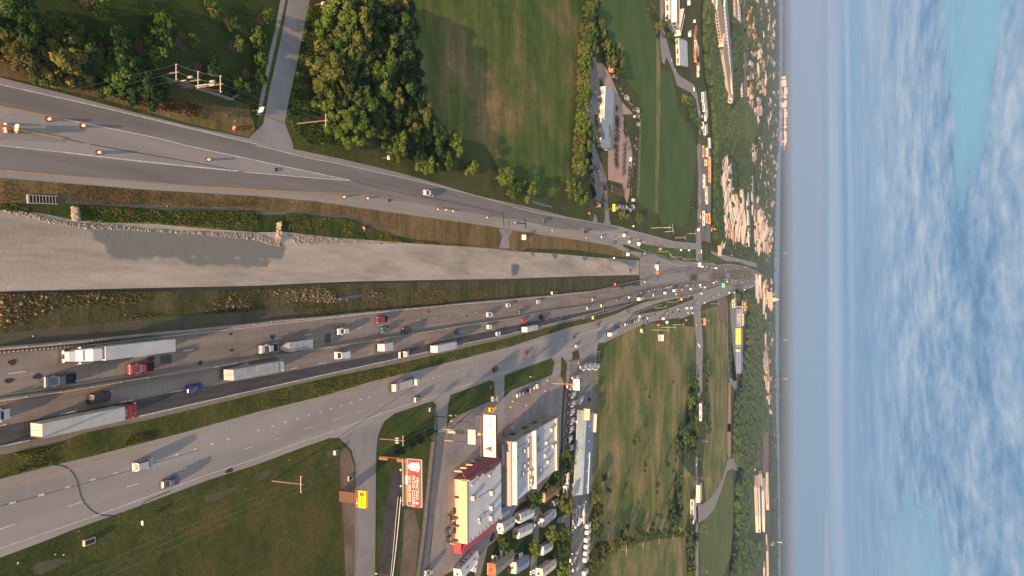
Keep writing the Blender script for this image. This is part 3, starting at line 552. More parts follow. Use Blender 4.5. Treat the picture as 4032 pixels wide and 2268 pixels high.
def trailer_box(root, L, W, z0, z1, y0, col, rear=True, ribs=True):
    b = bmesh.new(); box(b, -W, W, y0, y0+L, z0, z1)
    if ribs:
        n = int(L/1.2)
        for k in range(1, n):
            y = y0+k*L/n
            box(b, -W-.008, -W, y-.04, y+.04, z0+.1, z1-.1); box(b, W, W+.008, y-.04, y+.04, z0+.1, z1-.1); box(b, -W+.05, W-.05, y-.03, y+.03, z1, z1+.004)
    bx = mesh_obj('trailer_box', b, col, root)
    if L > 9:
        b = bmesh.new(); box(b, -W-.012, W+.012, y0+L*.12, y0+L*.95, z0-.25, z0-.002); mesh_obj('side_rail', b, TRM, bx)
        b = bmesh.new(); box(b, -.8, .8, y0+L+.002, y0+L+.55, z1-1.6, z1-.15); mesh_obj('cooling_unit', b, mat('unit_grey', (.30, .31, .32), .5), bx)
    b = bmesh.new()
    for s in (-1, 1): box(b, s*W-.06*(s > 0), s*W+.06*(s < 0), y0-.03, y0, z0, z1)
    box(b, -.02, .02, y0-.03, y0, z0, z1); mesh_obj('rear_door_frame', b, CHR, bx)
    b = bmesh.new()
    for s in (-1, 1): box(b, s*.5-.04, s*.5+.04, y0-.05, y0-.0, .45, z0)
    box(b, -1.05, 1.05, y0-.06, y0+.04, .45, .6); mesh_obj('bumper_guard', b, TRM, root)
    return bx
WHT = mat('trailer_white', (.44, .46, .48), .5, var=.10, scale=.4); WARMW = mat('trailer_cream', (.42, .43, .41), .5, var=.08, scale=.5); GREYT = mat('trailer_grey', (.33, .345, .355), .5, var=.22, scale=.5)
def make_semi(cab, L=16.0, sleeper=1.8, hood=1.7, color='white', box_mat=None, flat=None):
    """tractor and trailer, origin at the middle, front towards +y"""
    root = empty('semi_truck', (0, 0, 0)); tot = L+1.0+2.0+sleeper+hood; y0 = -tot/2
    if flat is None: trailer_box(root, L, 1.28, 1.15, 4.05, y0, box_mat or WHT)
    else: flat(root, y0, L)
    wheel_pair(root, (y0+1.2, y0+2.5), 1.25, .5, .5, rims=False)
    yb = y0+L+.55; c = PT[color]
    b = bmesh.new(); loft(b, [[(-w, y, .9), (w, y, .9), (w, y, t-.25), (w*.85, y, t), (-w*.85, y, t), (-w, y, t-.25)] for y, w, t in ((yb, 1.18, 3.95 if flat is None else 3.2), (yb+sleeper, 1.18, 3.85 if flat is None else 3.1), (yb+sleeper+.9, 1.12, 3.1), (yb+sleeper+1.6, 1.05, 2.5), (yb+sleeper+1.95, 1.02, 1.9))])
    cb = mesh_obj('cab', b, c, root)
    b = bmesh.new(); y = yb+sleeper
    panel(b, [(1.0, y+1.86, 2.05), (-1.0, y+1.86, 2.05), (-1.0, y+.98, 3.02), (1.0, y+.98, 3.02)], .04); mesh_obj('windshield', b, GL, cb)
    for s in (-1, 1):
        b = bmesh.new(); Q = [(s*1.15, y+.35, 2.1), (s*1.13, y+1.25, 2.1), (s*1.1, y+1.0, 2.85), (s*1.13, y+.35, 2.85)]; panel(b, Q if s > 0 else Q[::-1], .04); mesh_obj('side_window', b, GL, cb)
    if hood > .5:
        b = bmesh.new(); loft(b, [[(-w, y_, .6), (w, y_, .6), (w, y_, t-.2), (w*.8, y_, t), (-w*.8, y_, t), (-w, y_, t-.2)] for y_, w, t in ((y+1.9, 1.0, 2.0), (y+1.9+hood*.7, .92, 1.8), (y+1.9+hood, .8, 1.45))]); mesh_obj('hood', b, c, root)
        b = bmesh.new(); box(b, -.45, .45, y+1.9+hood, y+1.93+hood, .75, 1.4); mesh_obj('grille', b, CHR, root)
    yf = y+1.9+max(hood, 0)
    b = bmesh.new(); box(b, -1.15, 1.15, yf-.35, yf+.12, .4, .75); mesh_obj('front_bumper', b, CHR if hood > .5 else c, root)
    for s in (-1, 1):
        b = bmesh.new(); box(b, s*.95-.15, s*.95+.15, yf-.2, yf+.02, .85, 1.15); mesh_obj('headlight', b, LH, root)
        b = bmesh.new(); box(b, s*1.42-.1, s*1.42+.1, y+1.3, y+1.42, 1.9, 2.6); tube(b, (s*1.1, y+1.36, 2.3), (s*1.4, y+1.36, 2.3), .03); mesh_obj('mirror', b, c, root)
        b = bmesh.new(); tube(b, (s*1.0, yb-.15, 1.0), (s*1.0, yb-.15, 3.6), .08); mesh_obj('exhaust_stack', b, CHR, root)
    b = bmesh.new(); box(b, -.45, .45, yb-1.6, yb+.1, .75, 1.05); mesh_obj('chassis', b, TRM, root)
    wheel_pair(root, (yb-.9, yb+.4), 1.2, .5, .5, rims=False); wheel_pair(root, (yf-.9,), 1.18, .5, .3, rims=False)
    return root
def make_boxtruck(color='white'):
    root = empty('box_truck', (0, 0, 0)); trailer_box(root, 5.2, 1.2, .95, 3.5, -3.9, WHT, ribs=False)
    b = bmesh.new(); loft(b, [[(-w, y, .5), (w, y, .5), (w, y, t-.2), (w*.85, y, t), (-w*.85, y, t), (-w, y, t-.2)] for y, w, t in ((1.45, 1.05, 2.5), (2.4, 1.02, 2.45), (3.0, .98, 1.6), (3.9, .9, 1.25))])
    c = mesh_obj('cab', b, PT[color], root)
    b = bmesh.new(); panel(b, [(.92, 2.98, 1.68), (-.92, 2.98, 1.68), (-.92, 2.45, 2.35), (.92, 2.45, 2.35)], .04); mesh_obj('windshield', b, GL, c)
    wheel_pair(root, (-2.6, 2.9), 1.1, .42, .3); return root

CAR = {k: make_car(k) for k in ('sedan', 'suv', 'pickup', 'van')}
SM = {'sedan': make_small('sedan', 4.7, .9, 1.45, (-1.8, -.9, .4, 1.2)), 'suv': make_small('suv', 4.8, .95, 1.75, (-2.3, -1.9, .6, 1.3)), 'pickup': make_small('pickup', 5.6, .98, 1.85, (-.6, -.4, .9, 1.6)), 'van': make_small('van', 5.6, 1.0, 2.3, (-2.7, -2.6, 1.4, 2.1))}
SMT = {}
b = bmesh.new(); root = empty('box_truck', (0, 0, 0)); box(b, -1.2, 1.2, -4, 1.5, .9, 3.5); box(b, -1.0, 1.0, 1.5, 3.6, .5, 2.3, 1, .1); tube(b, (-1.1, -2.6, .45), (1.1, -2.6, .45), .45, mi=2); tube(b, (-1.0, 2.6, .45), (1.0, 2.6, .45), .45, mi=2); mesh_obj('vehicle_body', b, [WHT, BODY, TY], root); SMT['box_truck'] = root
b = bmesh.new(); root = empty('semi_truck', (0, 0, 0)); box(b, -1.28, 1.28, -9, 5.5, 1.1, 4.0); box(b, -1.2, 1.2, 6, 9, .6, 3.7, 1, .15); tube(b, (-1.2, -7.5, .5), (1.2, -7.5, .5), .5, mi=2); tube(b, (-1.2, 5.2, .5), (1.2, 5.2, .5), .5, mi=2); tube(b, (-1.2, 8, .5), (1.2, 8, .5), .5, mi=2); mesh_obj('vehicle_body', b, [WHT, BODY, TY], root); SMT['semi_truck'] = root
USED = set()
NAMES = {'sedan': ('sedan', 'car'), 'suv': ('suv', 'car'), 'pickup': ('pickup_truck', 'pickup'), 'van': ('van', 'van'), 'box_truck': ('box_truck', 'truck'), 'semi_truck': ('semi_truck', 'semi truck')}
PROTOS = list(CAR.values())+list(SM.values())+list(SMT.values())
def heading(t, x, y, x2, y2):
    a, b_ = at(t, x, y), at(t, x2, y2); d = b_-a; return math.atan2(-d.x, d.y)
def vehicle(kind, color, t, x, y, rz, label, group=None, small=False, z=.7, name=None):
    p = at(t, x, y, z); src = (SM if small else CAR).get(kind) or SMT[kind]
    o = dup(src, (p.x, p.y, .055), rz, label, group, NAMES[kind][1], {'paint_body': PT[color]})
    if group is None and 'group' in o: del o['group']
    rename(o, name or NAMES[kind][0]); return o
AWAY_M = heading('a2', 745, 1242, 1818, 1032)     # main lanes, away from the camera
TO_M = heading('b2', 1463, 346, 218, 508)         # main lanes, towards the camera
AWAY_R = heading('a3', 571, 782, 2129, 275)
TO_L = heading('c1', 420, 1350, 0, 1260)
Gm = 'traffic on the main lanes'; Gr = 'traffic on the right frontage road'; Gl = 'traffic on the left road'
V = [('pickup', 'slate', 'a2', 598, 925, TO_M, 'dark blue crew cab pickup in the inner lane near the concrete barrier', Gm), ('pickup', 'dullred', 'a2', 1418, 803, TO_M, 'faded red pickup with an open bed beside the long white semi trailer', Gm),
 ('suv', 'black', 'a2', 1005, 1100, AWAY_M, 'black suv just ahead of the red-cabbed semi, right of the barrier', Gm), ('sedan', 'purple', 'a2', 1968, 1006, AWAY_M, 'dark purple-blue hatchback behind the white trailer with brown rear doors', Gm),
 ('suv', 'silver', 'a3', 1443, 325, AWAY_R, 'silver-white suv nearest the camera on the right frontage road', Gr), ('sedan', 'grey', 'a3', 1722, 503, AWAY_R, 'grey sedan in the outer lane by the grass edge of the frontage road', Gr),
 ('pickup', 'maroon', 'b2', 1262, 317, TO_M, 'maroon pickup in the left lane ahead of the white hatchback', Gm), ('suv', 'white', 'b2', 866, 434, TO_M, 'white hatchback between two dashes left of the barrier', Gm),
 ('sedan', 'teal', 'b2', 1304, 420, TO_M, 'dark teal sedan in the inner lane behind the white hatchback', Gm), ('suv', 'black', 'b2', 1512, 424, TO_M, 'dark suv following the teal sedan along the barrier', Gm),
 ('pickup', 'white', 'b2', 1485, 665, AWAY_M, 'white pickup on the black asphalt lane behind the white box truck', Gm), ('suv', 'grey', 'b2', 2043, 443, AWAY_M, 'dark grey suv right of the barrier above the white semi trailer', Gm),
 ('suv', 'white', 'b2', 2350, 388, AWAY_M, 'white suv closest behind the barrier past the grey suv', Gm), ('sedan', 'white', 'b2', 2440, 457, AWAY_M, 'white sedan on the black asphalt lane ahead of the white semi', Gm),
 ('pickup', 'white', 'b2', 2350, 265, TO_M, 'white flatbed pickup left of the barrier carrying loose gear', Gm), ('sedan', 'white', 'b2', 2540, 172, TO_M, 'white sedan in the outer lane beside the left barrier', Gm),
 ('suv', 'grey', 'b2', 1625, 1115, AWAY_R, 'dark grey suv passing the first small driveway', Gr), ('suv', 'black', 'b2', 2415, 818, AWAY_R, 'black suv braking at the second small driveway', Gr),
 ('pickup', 'white', 'b1', 1730, 495, TO_L, 'white pickup alone on the left road above the orange barrels', Gl)]
for k, c, t, x, y, rz, lab, g in V: vehicle(k, c, t, x, y, rz, lab, g)
v = vehicle('sedan', 'white', 'a2', -45, 1290, AWAY_M, 'white car cut off by the picture edge beside the red-cabbed semi', Gm)
# mid-distance cars, each with its own place
for k, c, x, y, rz, lab, g in [('suv', 'slate', 112, 1063, TO_M, 'dark blue suv by the barrier in the fork shadow', Gm), ('sedan', 'white', 335, 928, TO_M, 'white sedan in the left lane past the two dark cars', Gm), ('sedan', 'red', 148, 1166, AWAY_M, 'bright red sedan right of the barrier', Gm), ('pickup', 'black', 383, 1124, AWAY_M, 'black pickup right of the barrier ahead of the red sedan', Gm),
 ('sedan', 'white', 1030, 900, TO_M, 'white and blue sedan in the middle of the left lanes', Gm), ('sedan', 'white', 965, 1008, AWAY_M, 'small white sedan just right of the barrier', Gm), ('suv', 'white', 1140, 976, AWAY_M, 'white suv in front of the small white sedan', Gm), ('sedan', 'slate', 1168, 1032, AWAY_M, 'dark sedan on the resurfaced lane', Gm), ('suv', 'grey', 1336, 912, AWAY_M, 'grey suv right of the barrier where the queue begins', Gm),
 ('suv', 'black', 938, 40, TO_L, 'black suv in the left road lane above the tan sign', Gl), ('suv', 'white', 1145, 110, TO_L, 'white suv between the gore stripes of the left road', Gl), ('sedan', 'slate', 1305, 178, TO_L, 'dark sedan following the white suv on the left road', Gl), ('suv', 'silver', 1688, 316, TO_L, 'silver suv leaving the bend of the detour', Gl), ('suv', 'slate', 1385, 760, TO_M, 'dark car on the narrow resurfaced wedge', Gm), ('sedan', 'slate', 1525, 722, TO_M, 'teal-grey car entering the narrow resurfaced wedge', Gm), ('suv', 'white', 1690, 677, TO_M, 'white suv on the new pale pavement', Gm), ('sedan', 'blue', 1840, 625, TO_M, 'blue car at the start of the new pale pavement', Gm),
 ('pickup', 'white', 1490, 872, AWAY_M, 'white work truck beside the end of the barrier', Gm), ('sedan', 'black', 1492, 910, AWAY_M, 'black car level with the white work truck', Gm), ('sedan', 'navy', 790, 1380, AWAY_R, 'navy car crossing the shade on the frontage road', Gr), ('suv', 'maroon', 1088, 1228, AWAY_R, 'brown suv left of the forking white lines', Gr), ('sedan', 'slate', 1468, 1062, AWAY_R, 'dark car alone on the ramp beside the grass wedge', Gr)]:
    vehicle(k, c, 'c2', x, y, rz, lab, g, small=x > 900)
for k, c, t, x, y, rz, lab, g in [('suv', 'slate', 'c1', 410, 1350, TO_L, 'dark blue suv on the left road beside the tar patches', Gl), ('sedan', 'maroon', 'c3', 187, 135, AWAY_R, 'dark red car on the frontage road above the parked cars', Gr), ('suv', 'silver', 'c3', 820, 38, AWAY_R, 'silver suv on the frontage road at the narrow driveways', Gr)]: vehicle(k, c, t, x, y, rz, lab, g)
# queued traffic towards the junction
qc = ['white', 'white', 'silver', 'black', 'grey', 'white', 'red', 'slate', 'tan', 'white', 'maroon', 'blue']; nq = 0
def queue(t, s, kinds='car', group='queue', lab='', rz=None, z=.7):
    global nq
    P = pts(t, s)
    for i, (tt, x, y) in enumerate(P):
        j = P[i+1] if i+1 < len(P) else P[i-1]
        a, b_ = at(tt, x, y), at(*j); d = (b_-a) if i+1 < len(P) else (a-b_); r = math.atan2(-d.x, d.y) if rz is None else rz
        c = qc[nq*7 % 12]; k = ['sedan', 'suv', 'suv', 'pickup', 'sedan', 'van'][nq*5 % 6]; nq += 1
        nm = {'white': 'small white', 'silver': 'small silver', 'black': 'small black', 'grey': 'small dark grey', 'red': 'small red', 'slate': 'small blue-grey', 'tan': 'small tan', 'maroon': 'small dark red', 'blue': 'small blue'}[c]
        vehicle(k, c, tt, x, y, r, f"{nm} {NAMES[k][1]} {lab}", group, small=True, z=z)
queue('c2', '1640,820 1707,800 1742,800 1795,835 1818,775 1900,770 1948,755 1970,750 2020,738 2092,732 2142,724 2185,726 2222,722 2248,722 2298,722', lab='in the packed queue beside the pale new pavement', group='queued cars beside the new pavement')
queue('c2', '2085,832 2175,805 2215,800 2290,795 2395,745 2435,775 2480,768 2508,735', lab='in the outer lane of the packed queue, by the curb', group='queued cars by the curb')
queue('c2', '2470,485 2535,495 2415,520 2445,518 2568,500', lab='coming off the dark detour lanes', group='cars on the detour', rz=TO_M)
queue('c2', '1320,1260 1355,1245 1405,1235 1438,1215 1475,1210 1510,1190 1535,1180 1562,1172 1615,1160 1650,1160 1680,1135 1725,1135 1805,1107', lab='waiting in line on the frontage road', group='cars waiting on the frontage road')
queue('c2', '1708,1200 1865,1152 1952,1078 1980,1072 2035,1065 2120,1045 2110,1025 2200,1010 2285,1070 2300,1060 2235,1062 2280,960 2310,955 2330,1040', lab='near the signals at the cross road', group='cars near the signals')
queue('c2', '2440,940 2470,925 2515,890 2530,880 2560,870 @e 20,835 70,805 115,790 155,770 190,765 225,790 285,745 340,735 350,725 375,700 430,695 450,680 470,675', lab='climbing the frontage road beyond the cross road', group='cars beyond the cross road')
queue('e', '10,545 45,550 105,525 150,515 180,525 210,545 290,490 300,525 350,495 350,540 400,500 405,550 430,520 445,555 470,515 500,550 520,525 550,545 575,545 600,535 640,510 655,495 690,525 700,495 720,515', lab='in the thick queue beyond the overpass', group='cars in the thick queue')
queue('e', '500,670 520,705 560,660 580,695 620,650 630,680 660,640 690,635 720,620 745,635 770,600 800,615 850,600 865,590', lab='in the right-hand far column of traffic', group='cars in the right far column')
queue('e', '750,480 770,520 800,510 830,525 850,480 870,450 900,420 920,410 940,415 960,400 990,385 900,455 930,445 960,465 880,490 905,500', lab='in the farthest bunch before the bridge', group='farthest bunch of cars')
queue('e', '170,230 215,285 230,320 285,320 290,285 410,240 440,285 490,280 495,240 530,240 565,275 640,250 690,290 800,240 820,240 840,265 870,290 900,320', lab='on the left far lanes coming in', group='cars on the left far lanes', rz=TO_M)
queue('e', '125,5 205,30 255,40 365,95 425,100 485,115 380,160 560,180 760,165 840,170 780,110', lab='on the far left service road', group='cars on the far left service road')
queue('c1', '2365,655 2388,1100 2390,1300 2400,20 @c2 2385,40 2365,60 2400,290 2370,300 2350,930 2340,1220', lab='on the distant cross road', group='cars on the cross road', rz=R(90))
queue('c3', '2380,40 2365,20 2360,425 @c4 2248,95 2248,350 2240,480', lab='on the cross road right of the junction', group='cars right of the junction', rz=R(90))
queue('d0', '70,570 105,670 280,850 330,1065 360,1105 0,330', lab='on the looping lane beside the pale building', group='cars by the pale building', rz=R(100))
for k, c, t, x, y, rz, lab in [('semi_truck', 'white', 'c2', 1615, 890, AWAY_M, 'white semi truck at the tail of the packed queue'), ('box_truck', 'tan', 'c2', 1935, 815, AWAY_M, 'cream box truck behind the long white one in the queue'), ('semi_truck', 'white', 'c2', 2055, 785, AWAY_M, 'white semi truck directly behind the red tanker'),
                               ('box_truck', 'white', 'c2', 2262, 765, AWAY_M, 'white box truck ahead of the red tanker'), ('box_truck', 'white', 'c2', 2380, 715, AWAY_M, 'white box truck beside the half-built bridge deck'), ('box_truck', 'tan', 'c2', 2440, 745, AWAY_M, 'cream box truck between two lanes of the far queue'),
                               ('box_truck', 'white', 'c2', 2410, 483, TO_M, 'white box truck coming down the detour'), ('semi_truck', 'white', 'c2', 1255, 1330, AWAY_R, 'white semi truck at the back of the frontage road line'), ('box_truck', 'yellow', 'c2', 1915, 1140, AWAY_R, 'yellow and white box truck waiting near the junction'),
                               ('box_truck', 'white', 'c2', 2215, 1008, AWAY_R, 'white box truck on the left at the signals'), ('box_truck', 'tan', 'c2', 2272, 1005, AWAY_R, 'cream box truck on the right at the signals'), ('box_truck', 'white', 'e', 45, 548, AWAY_M, 'white box truck under the green sign'), ('box_truck', 'tan', 'e', 300, 525, AWAY_M, 'pale box truck in the thick far queue'), ('semi_truck', 'white', 'e', 90, 270, TO_M, 'white semi truck on the far incoming lanes')]:
    vehicle(k, c, t, x, y, rz, lab, None, small=True, z=1.5)
# large vehicles built for themselves
def place(o, t, x, y, z, rz, label, cat, group=None, name=None):
    p = at(t, x, y, z); o.location = (p.x, p.y, .055); o.rotation_euler = (0, 0, rz); o['label'] = label; o['category'] = cat
    if group: o['group'] = group
    if name: rename(o, name)
    return o
Gs = 'semi trucks on the main lanes'
place(make_semi('white'), 'a2', 1245, 632, 3.0, TO_M, 'long white semi truck with a hooded sleeper cab facing the camera', 'semi truck', Gs)
place(make_semi('red', hood=1.2, sleeper=1.2, color='red', box_mat=WARMW), 'a2', 945, 1312, 2.6, AWAY_M, 'semi truck with a red cab and a cream trailer nearest the camera', 'semi truck', Gs)
place(make_semi('white', hood=.4, sleeper=1.6, L=15.2, box_mat=GREYT), 'b2', 35, 818, 2.6, AWAY_M, 'semi truck with a dirty grey trailer and brown rear doors', 'semi truck', Gs)
place(make_semi('white', hood=.9, sleeper=1.2, L=14.6), 'b2', 1915, 588, 2.6, AWAY_M, 'clean white semi truck on the black asphalt lane', 'semi truck', Gs)
place(make_semi('white', hood=.9, sleeper=1.2, L=14.6), 'c2', 245, 1262, 2.6, AWAY_M, 'white semi truck on the shoulder line past the fork', 'semi truck', Gs)
def flat_rack(root, y0, L):
    b = bmesh.new(); box(b, -1.25, 1.25, y0, y0+L, 1.1, 1.4); mesh_obj('flat_deck', b, mat('deck_wood', (.28, .20, .13), .8, var=.3, scale=3), root)
    b = bmesh.new()
    for k in range(9): box(b, -1.2, 1.2, y0+1.4+k*1.15, y0+2.35+k*1.15, 1.41, 2.5)
    mesh_obj('stacked_load', b, mat('bundled_board', (.42, .40, .42), .8, var=.2, scale=2), root)
    b = bmesh.new(); box(b, -1.2, 1.2, y0+.1, y0+1.2, 1.41, 2.7); mesh_obj('wrapped_load', b, mat('load_wrap', (.62, .45, .40), .6), root)
place(make_semi('white', hood=.4, sleeper=.6, L=12.5, flat=flat_rack), 'b2', 1500, 968, 1.5, AWAY_R, 'white flatbed semi loaded with wrapped pallets on the frontage road', 'semi truck')
o = make_boxtruck(); place(o, 'b2', 1322, 588, 2.2, AWAY_M, 'white box truck ahead of the white van right of the barrier', 'truck')
vv = vehicle('van', 'white', 'b2', 888, 668, AWAY_M, 'tall white delivery van with a printed side, right of the barrier', 'vans on the main lanes', z=1.5); vv.scale = (1.05, 1.1, 1.15)
bb = bmesh.new(); box(bb, -1.005, -.995, -2.2, .8, 1.2, 2.0); mesh_obj('side_print', bb, mat('van_print', (.35, .08, .05), .5, var=.6, scale=3), vv)
# pickup with a dump trailer
o = vehicle('pickup', 'silver', 'b2', 140, 608, TO_M, 'silver dually pickup with a black bed towing a grey trailer', Gm, z=1.2); o.scale = (1.08, 1.1, 1.1)
tr = empty('dump_trailer', (0, 0, 0), 0, 'long grey open-top gooseneck trailer behind the silver pickup', 'trailer')
b = bmesh.new(); box(b, -1.25, 1.25, -5, 4.6, .9, 2.3); mesh_obj('hopper', b, GREYT, tr)
b = bmesh.new(); loft(b, [[(-1.25, 4.6, .95), (1.25, 4.6, .95), (1.25, 4.6, 2.25), (-1.25, 4.6, 2.25)], [(-.3, 7.0, 1.0), (.3, 7.0, 1.0), (.3, 7.0, 1.6), (-.3, 7.0, 1.6)]]); mesh_obj('gooseneck', b, mat('trailer_nose', (.38, .33, .30), .6), tr)
wheel_pair(tr, (-2, -.8), 1.25, .42, .25, rims=False); place(tr, 'b2', 430, 580, 1.6, TO_M, tr['label'], 'trailer')
# red tanker in the queue
tk = empty('tanker_truck', (0, 0, 0), 0, 'red tanker truck in the middle of the packed queue', 'truck')
b = bmesh.new(); tube(b, (0, -7, 2.3), (0, 3, 2.3), 1.25, n=14); mesh_obj('tank', b, PT['red'], tk)
b = bmesh.new(); box(b, -1.2, 1.2, 4, 7, .6, 3.2, 0, .15); mesh_obj('cab', b, PT['red'], tk); wheel_pair(tk, (-5.5, 2.5, 6), 1.2, .5, .4, rims=False)
place(tk, 'c2', 2157, 772, 2, AWAY_M, tk['label'], 'truck')
# ================================================================ BARRIERS, BARRELS, SIGNS, POLES
def extrude_profile(bm, P, prof, z0=.05):
    P = [Vector((p.x, p.y, 0)) for p in P]; rings = []
    for i, p in enumerate(P):
        d = (P[min(i+1, len(P)-1)]-P[max(i-1, 0)]).normalized(); n = Vector((-d.y, d.x, 0))
        rings.append([bm.verts.new(p+n*a+Vector((0, 0, z0+h))) for a, h in prof])
    for a, b in zip(rings, rings[1:]):
        for k in range(len(prof)-1): bm.faces.new((a[k], a[k+1], b[k+1], b[k]))
    bm.faces.new(rings[0]); bm.faces.new(rings[-1][::-1])
JP = [(-.30, 0), (-.26, .08), (-.12, .30), (-.08, .82), (.08, .82), (.12, .30), (.26, .08), (.30, 0)]
M_bar = mat('barrier_concrete', (.36, .33, .285), .85, var=.18, scale=.4)
def barrier(t, s, label, group=None, step=None, red=()):
    P = smoothline(gp(t, s), 3); b = bmesh.new(); extrude_profile(b, P, JP)
    o = mesh_obj('concrete_barrier', b, M_bar, label=label, cat='barrier', group=group)
    if step:
        for i, p in enumerate(resample(P, step)[:34]):
            b = bmesh.new(); box(b, p.x-.10, p.x+.10, p.y-.04, p.y+.04, .87, 1.05); tube(b, (p.x, p.y, .8), (p.x, p.y, .95), .05)
            mesh_obj('reflector', b, mat('reflector_cream', (.36, .32, .26), .6), o)
    return o
barrier('a2', '-150,617 0,605 300,582 800,538 1250,494 1650,452 1985,421 2300,388 2576,360 @b2 270,325 710,290 910,267 1250,235 1550,207 1850,180 2130,150 2576,112 @c2 280,869 480,853 720,820 1000,793 1180,757 1400,700 1620,655', 'long pale concrete barrier between the weedy median and the oncoming lanes', step=6.1)
barrier('a2', '-150,1140 0,1125 650,1033 1120,955 1530,888 2250,775 2576,715 @b2 430,640 1030,548 1360,497 1885,410 2300,345 2576,303 @c2 300,1072 500,1040 880,985 1250,905 1500,832 1700,780 2000,722 2300,698 2576,685', 'long pale concrete barrier down the middle of the main lanes', step=6.1)
barrier('c2', '1620,655 1720,628 1850,588 1950,540 2040,495 2070,470', 'curved concrete barrier on the left edge of the new pale pavement')
barrier('c2', '900,1142 1000,1110 1200,1055 1400,985 1570,928', 'short dark concrete barrier beside the crash cushion on the right shoulder')
barrier('c2', '2000,330 2080,385 2200,402 2400,415 2576,430 @e 0,165 130,208 200,190 380,172', 'concrete parapet along the left side of the detour ramp')
barrier('c2', '2090,880 2300,825 2420,785 2576,735 @e 60,660 130,612 300,580 420,615', 'concrete parapet along the right side of the far ramp')
barrier('e', '0,335 180,350 350,340 400,310 480,290 600,305 720,310', 'far concrete barrier round the creek excavation')
barrier('c2', '2250,560 2255,650 2260,690', 'short barrier across the end of the new pavement') if 0 else None
OR = mat('barrel_orange', (.62, .09, .015), .5); WH = mat('barrel_white', (.70, .66, .60), .5)
def make_barrel():
    r = empty('traffic_barrel', (0, 0, 0)); b = bmesh.new()
    for k, (z0, z1, r0, r1) in enumerate(((.08, .32, .33, .31), (.32, .56, .31, .28), (.56, .80, .28, .25), (.80, 1.02, .25, .21))): tube(b, (0, 0, z0), (0, 0, z1), r0, r1, 12, caps=k in (0, 3))
    tube(b, (-.05, 0, 1.02), (.05, 0, 1.02), .05); d = mesh_obj('drum', b, OR, r)
    for z, rr in ((.40, .31), (.66, .285), (.88, .25)):
        b = bmesh.new(); tube(b, (0, 0, z), (0, 0, z+.13), rr+.005, rr-.012, 12, caps=False); mesh_obj('reflective_band', b, WH, d)
    b = bmesh.new(); tube(b, (0, 0, 0), (0, 0, .12), .50, .46, 14); mesh_obj('rubber_base', b, TY, r)
    return r
BR = make_barrel(); PROTOS.append(BR)
def barrel(t, x, y, lab, sc=1.0, tilt=None, nobase=False):
    p = at(t, x, y, 0); o = dup(BR, (p.x, p.y, .06), rnd.random()*6, lab, 'orange traffic barrels', 'barrel', scale=sc); rename(o, 'traffic_barrel')
    if nobase:
        for c in list(KIDS[o.name]):
            if c.name.startswith('rubber'): KIDS[o.name].remove(c); bpy.data.objects.remove(c)
    if tilt: o.rotation_euler = (R(82), 0, tilt); o.location.z = .35
    return o
for t, x, y, lab in (('a0', 480, 1200, 'orange striped barrel on the yellow line where it turns white'), ('a0', 822, 1265, 'orange striped barrel just inside the long white line, second from the left'), ('a1', 982, 86, 'orange striped barrel above the widening white line'), ('a1', 2083, 157, 'orange striped barrel in the middle of the gore'),
                     ('b1', 870, 532, 'orange striped barrel between the two yellow lines, nearest the gore'), ('b1', 1108, 548, 'orange striped barrel beside the loose tyre'), ('b1', 1815, 658, 'first of three close orange barrels below the white pickup'), ('b1', 1897, 663, 'middle of three close orange barrels below the white pickup'), ('b1', 1968, 675, 'last of three close orange barrels below the white pickup'),
                     ('b1', 2310, 740, 'orange barrel short of the tar patches'), ('c1', 22, 1372, 'orange barrel beside the tar patches'), ('c2', 493, 25, 'orange barrel past the tar patches'), ('c2', 928, 118, 'orange barrel under the black suv'), ('c2', 1262, 83, 'orange barrel between the converging gore lines'), ('c2', 1462, 98, 'orange barrel right of the white work sign'),
                     ('c2', 1590, 138, 'far orange barrel at the edge of the striped gore'), ('c2', 1662, 163, 'orange barrel at the tip of the green island'), ('c2', 1250, 1225, 'orange barrel between the forking white lines'), ('c2', 1350, 95, 'low orange barrel left of the white work sign')):
    barrel(t, x, y, lab)
barrel('a0', 40, 1250, 'orange barrel alone above the yellow line at the picture edge', .7, nobase=True); barrel('a0', 35, 1298, 'upper of two touching orange barrels at the picture edge', .85, nobase=True); barrel('a0', 40, 1325, 'lower of two touching orange barrels at the picture edge', .85, nobase=True); barrel('a0', 140, 1325, 'plain orange barrel behind the back of the road sign', .95, nobase=True)
barrel('a0', 2355, 1275, 'tipped orange barrel lying in the brush by the side street', 1.2, tilt=.8, nobase=True); barrel('b1', 1068, 828, 'small orange barrel knocked over in the ditch weeds', 1, tilt=2.2, nobase=True)
for t, x, y, lab in (('b1', 198, 258, 'black loose tyre lying flat inside the gore stripes'), ('b1', 1336, 568, 'black loose tyre lying on the shoulder between barrels')):
    p = at(t, x, y); b = bmesh.new(); n = 18
    for k in range(n):
        a0, a1 = 2*math.pi*k/n, 2*math.pi*(k+1)/n
        for m_ in range(6):
            b0, b1 = 2*math.pi*m_/6, 2*math.pi*(m_+1)/6
            q = [b.verts.new((p.x+(.36+.16*math.cos(v))*math.cos(u), p.y+(.36+.16*math.cos(v))*math.sin(u), .2+.14*math.sin(v))) for u, v in ((a0, b0), (a1, b0), (a1, b1), (a0, b1))]; b.faces.new(q)
    mesh_obj('loose_tyre', b, TY, label=lab, cat='tyre', group='loose tyres on the left road')
GALV = mat('galvanised_steel', (.50, .50, .47), .5, .5); WOOD = mat('pole_wood', (.17, .115, .075), .85, var=.25, scale=3); RUST = mat('rusty_steel', (.22, .10, .05), .8, var=.3, scale=2)
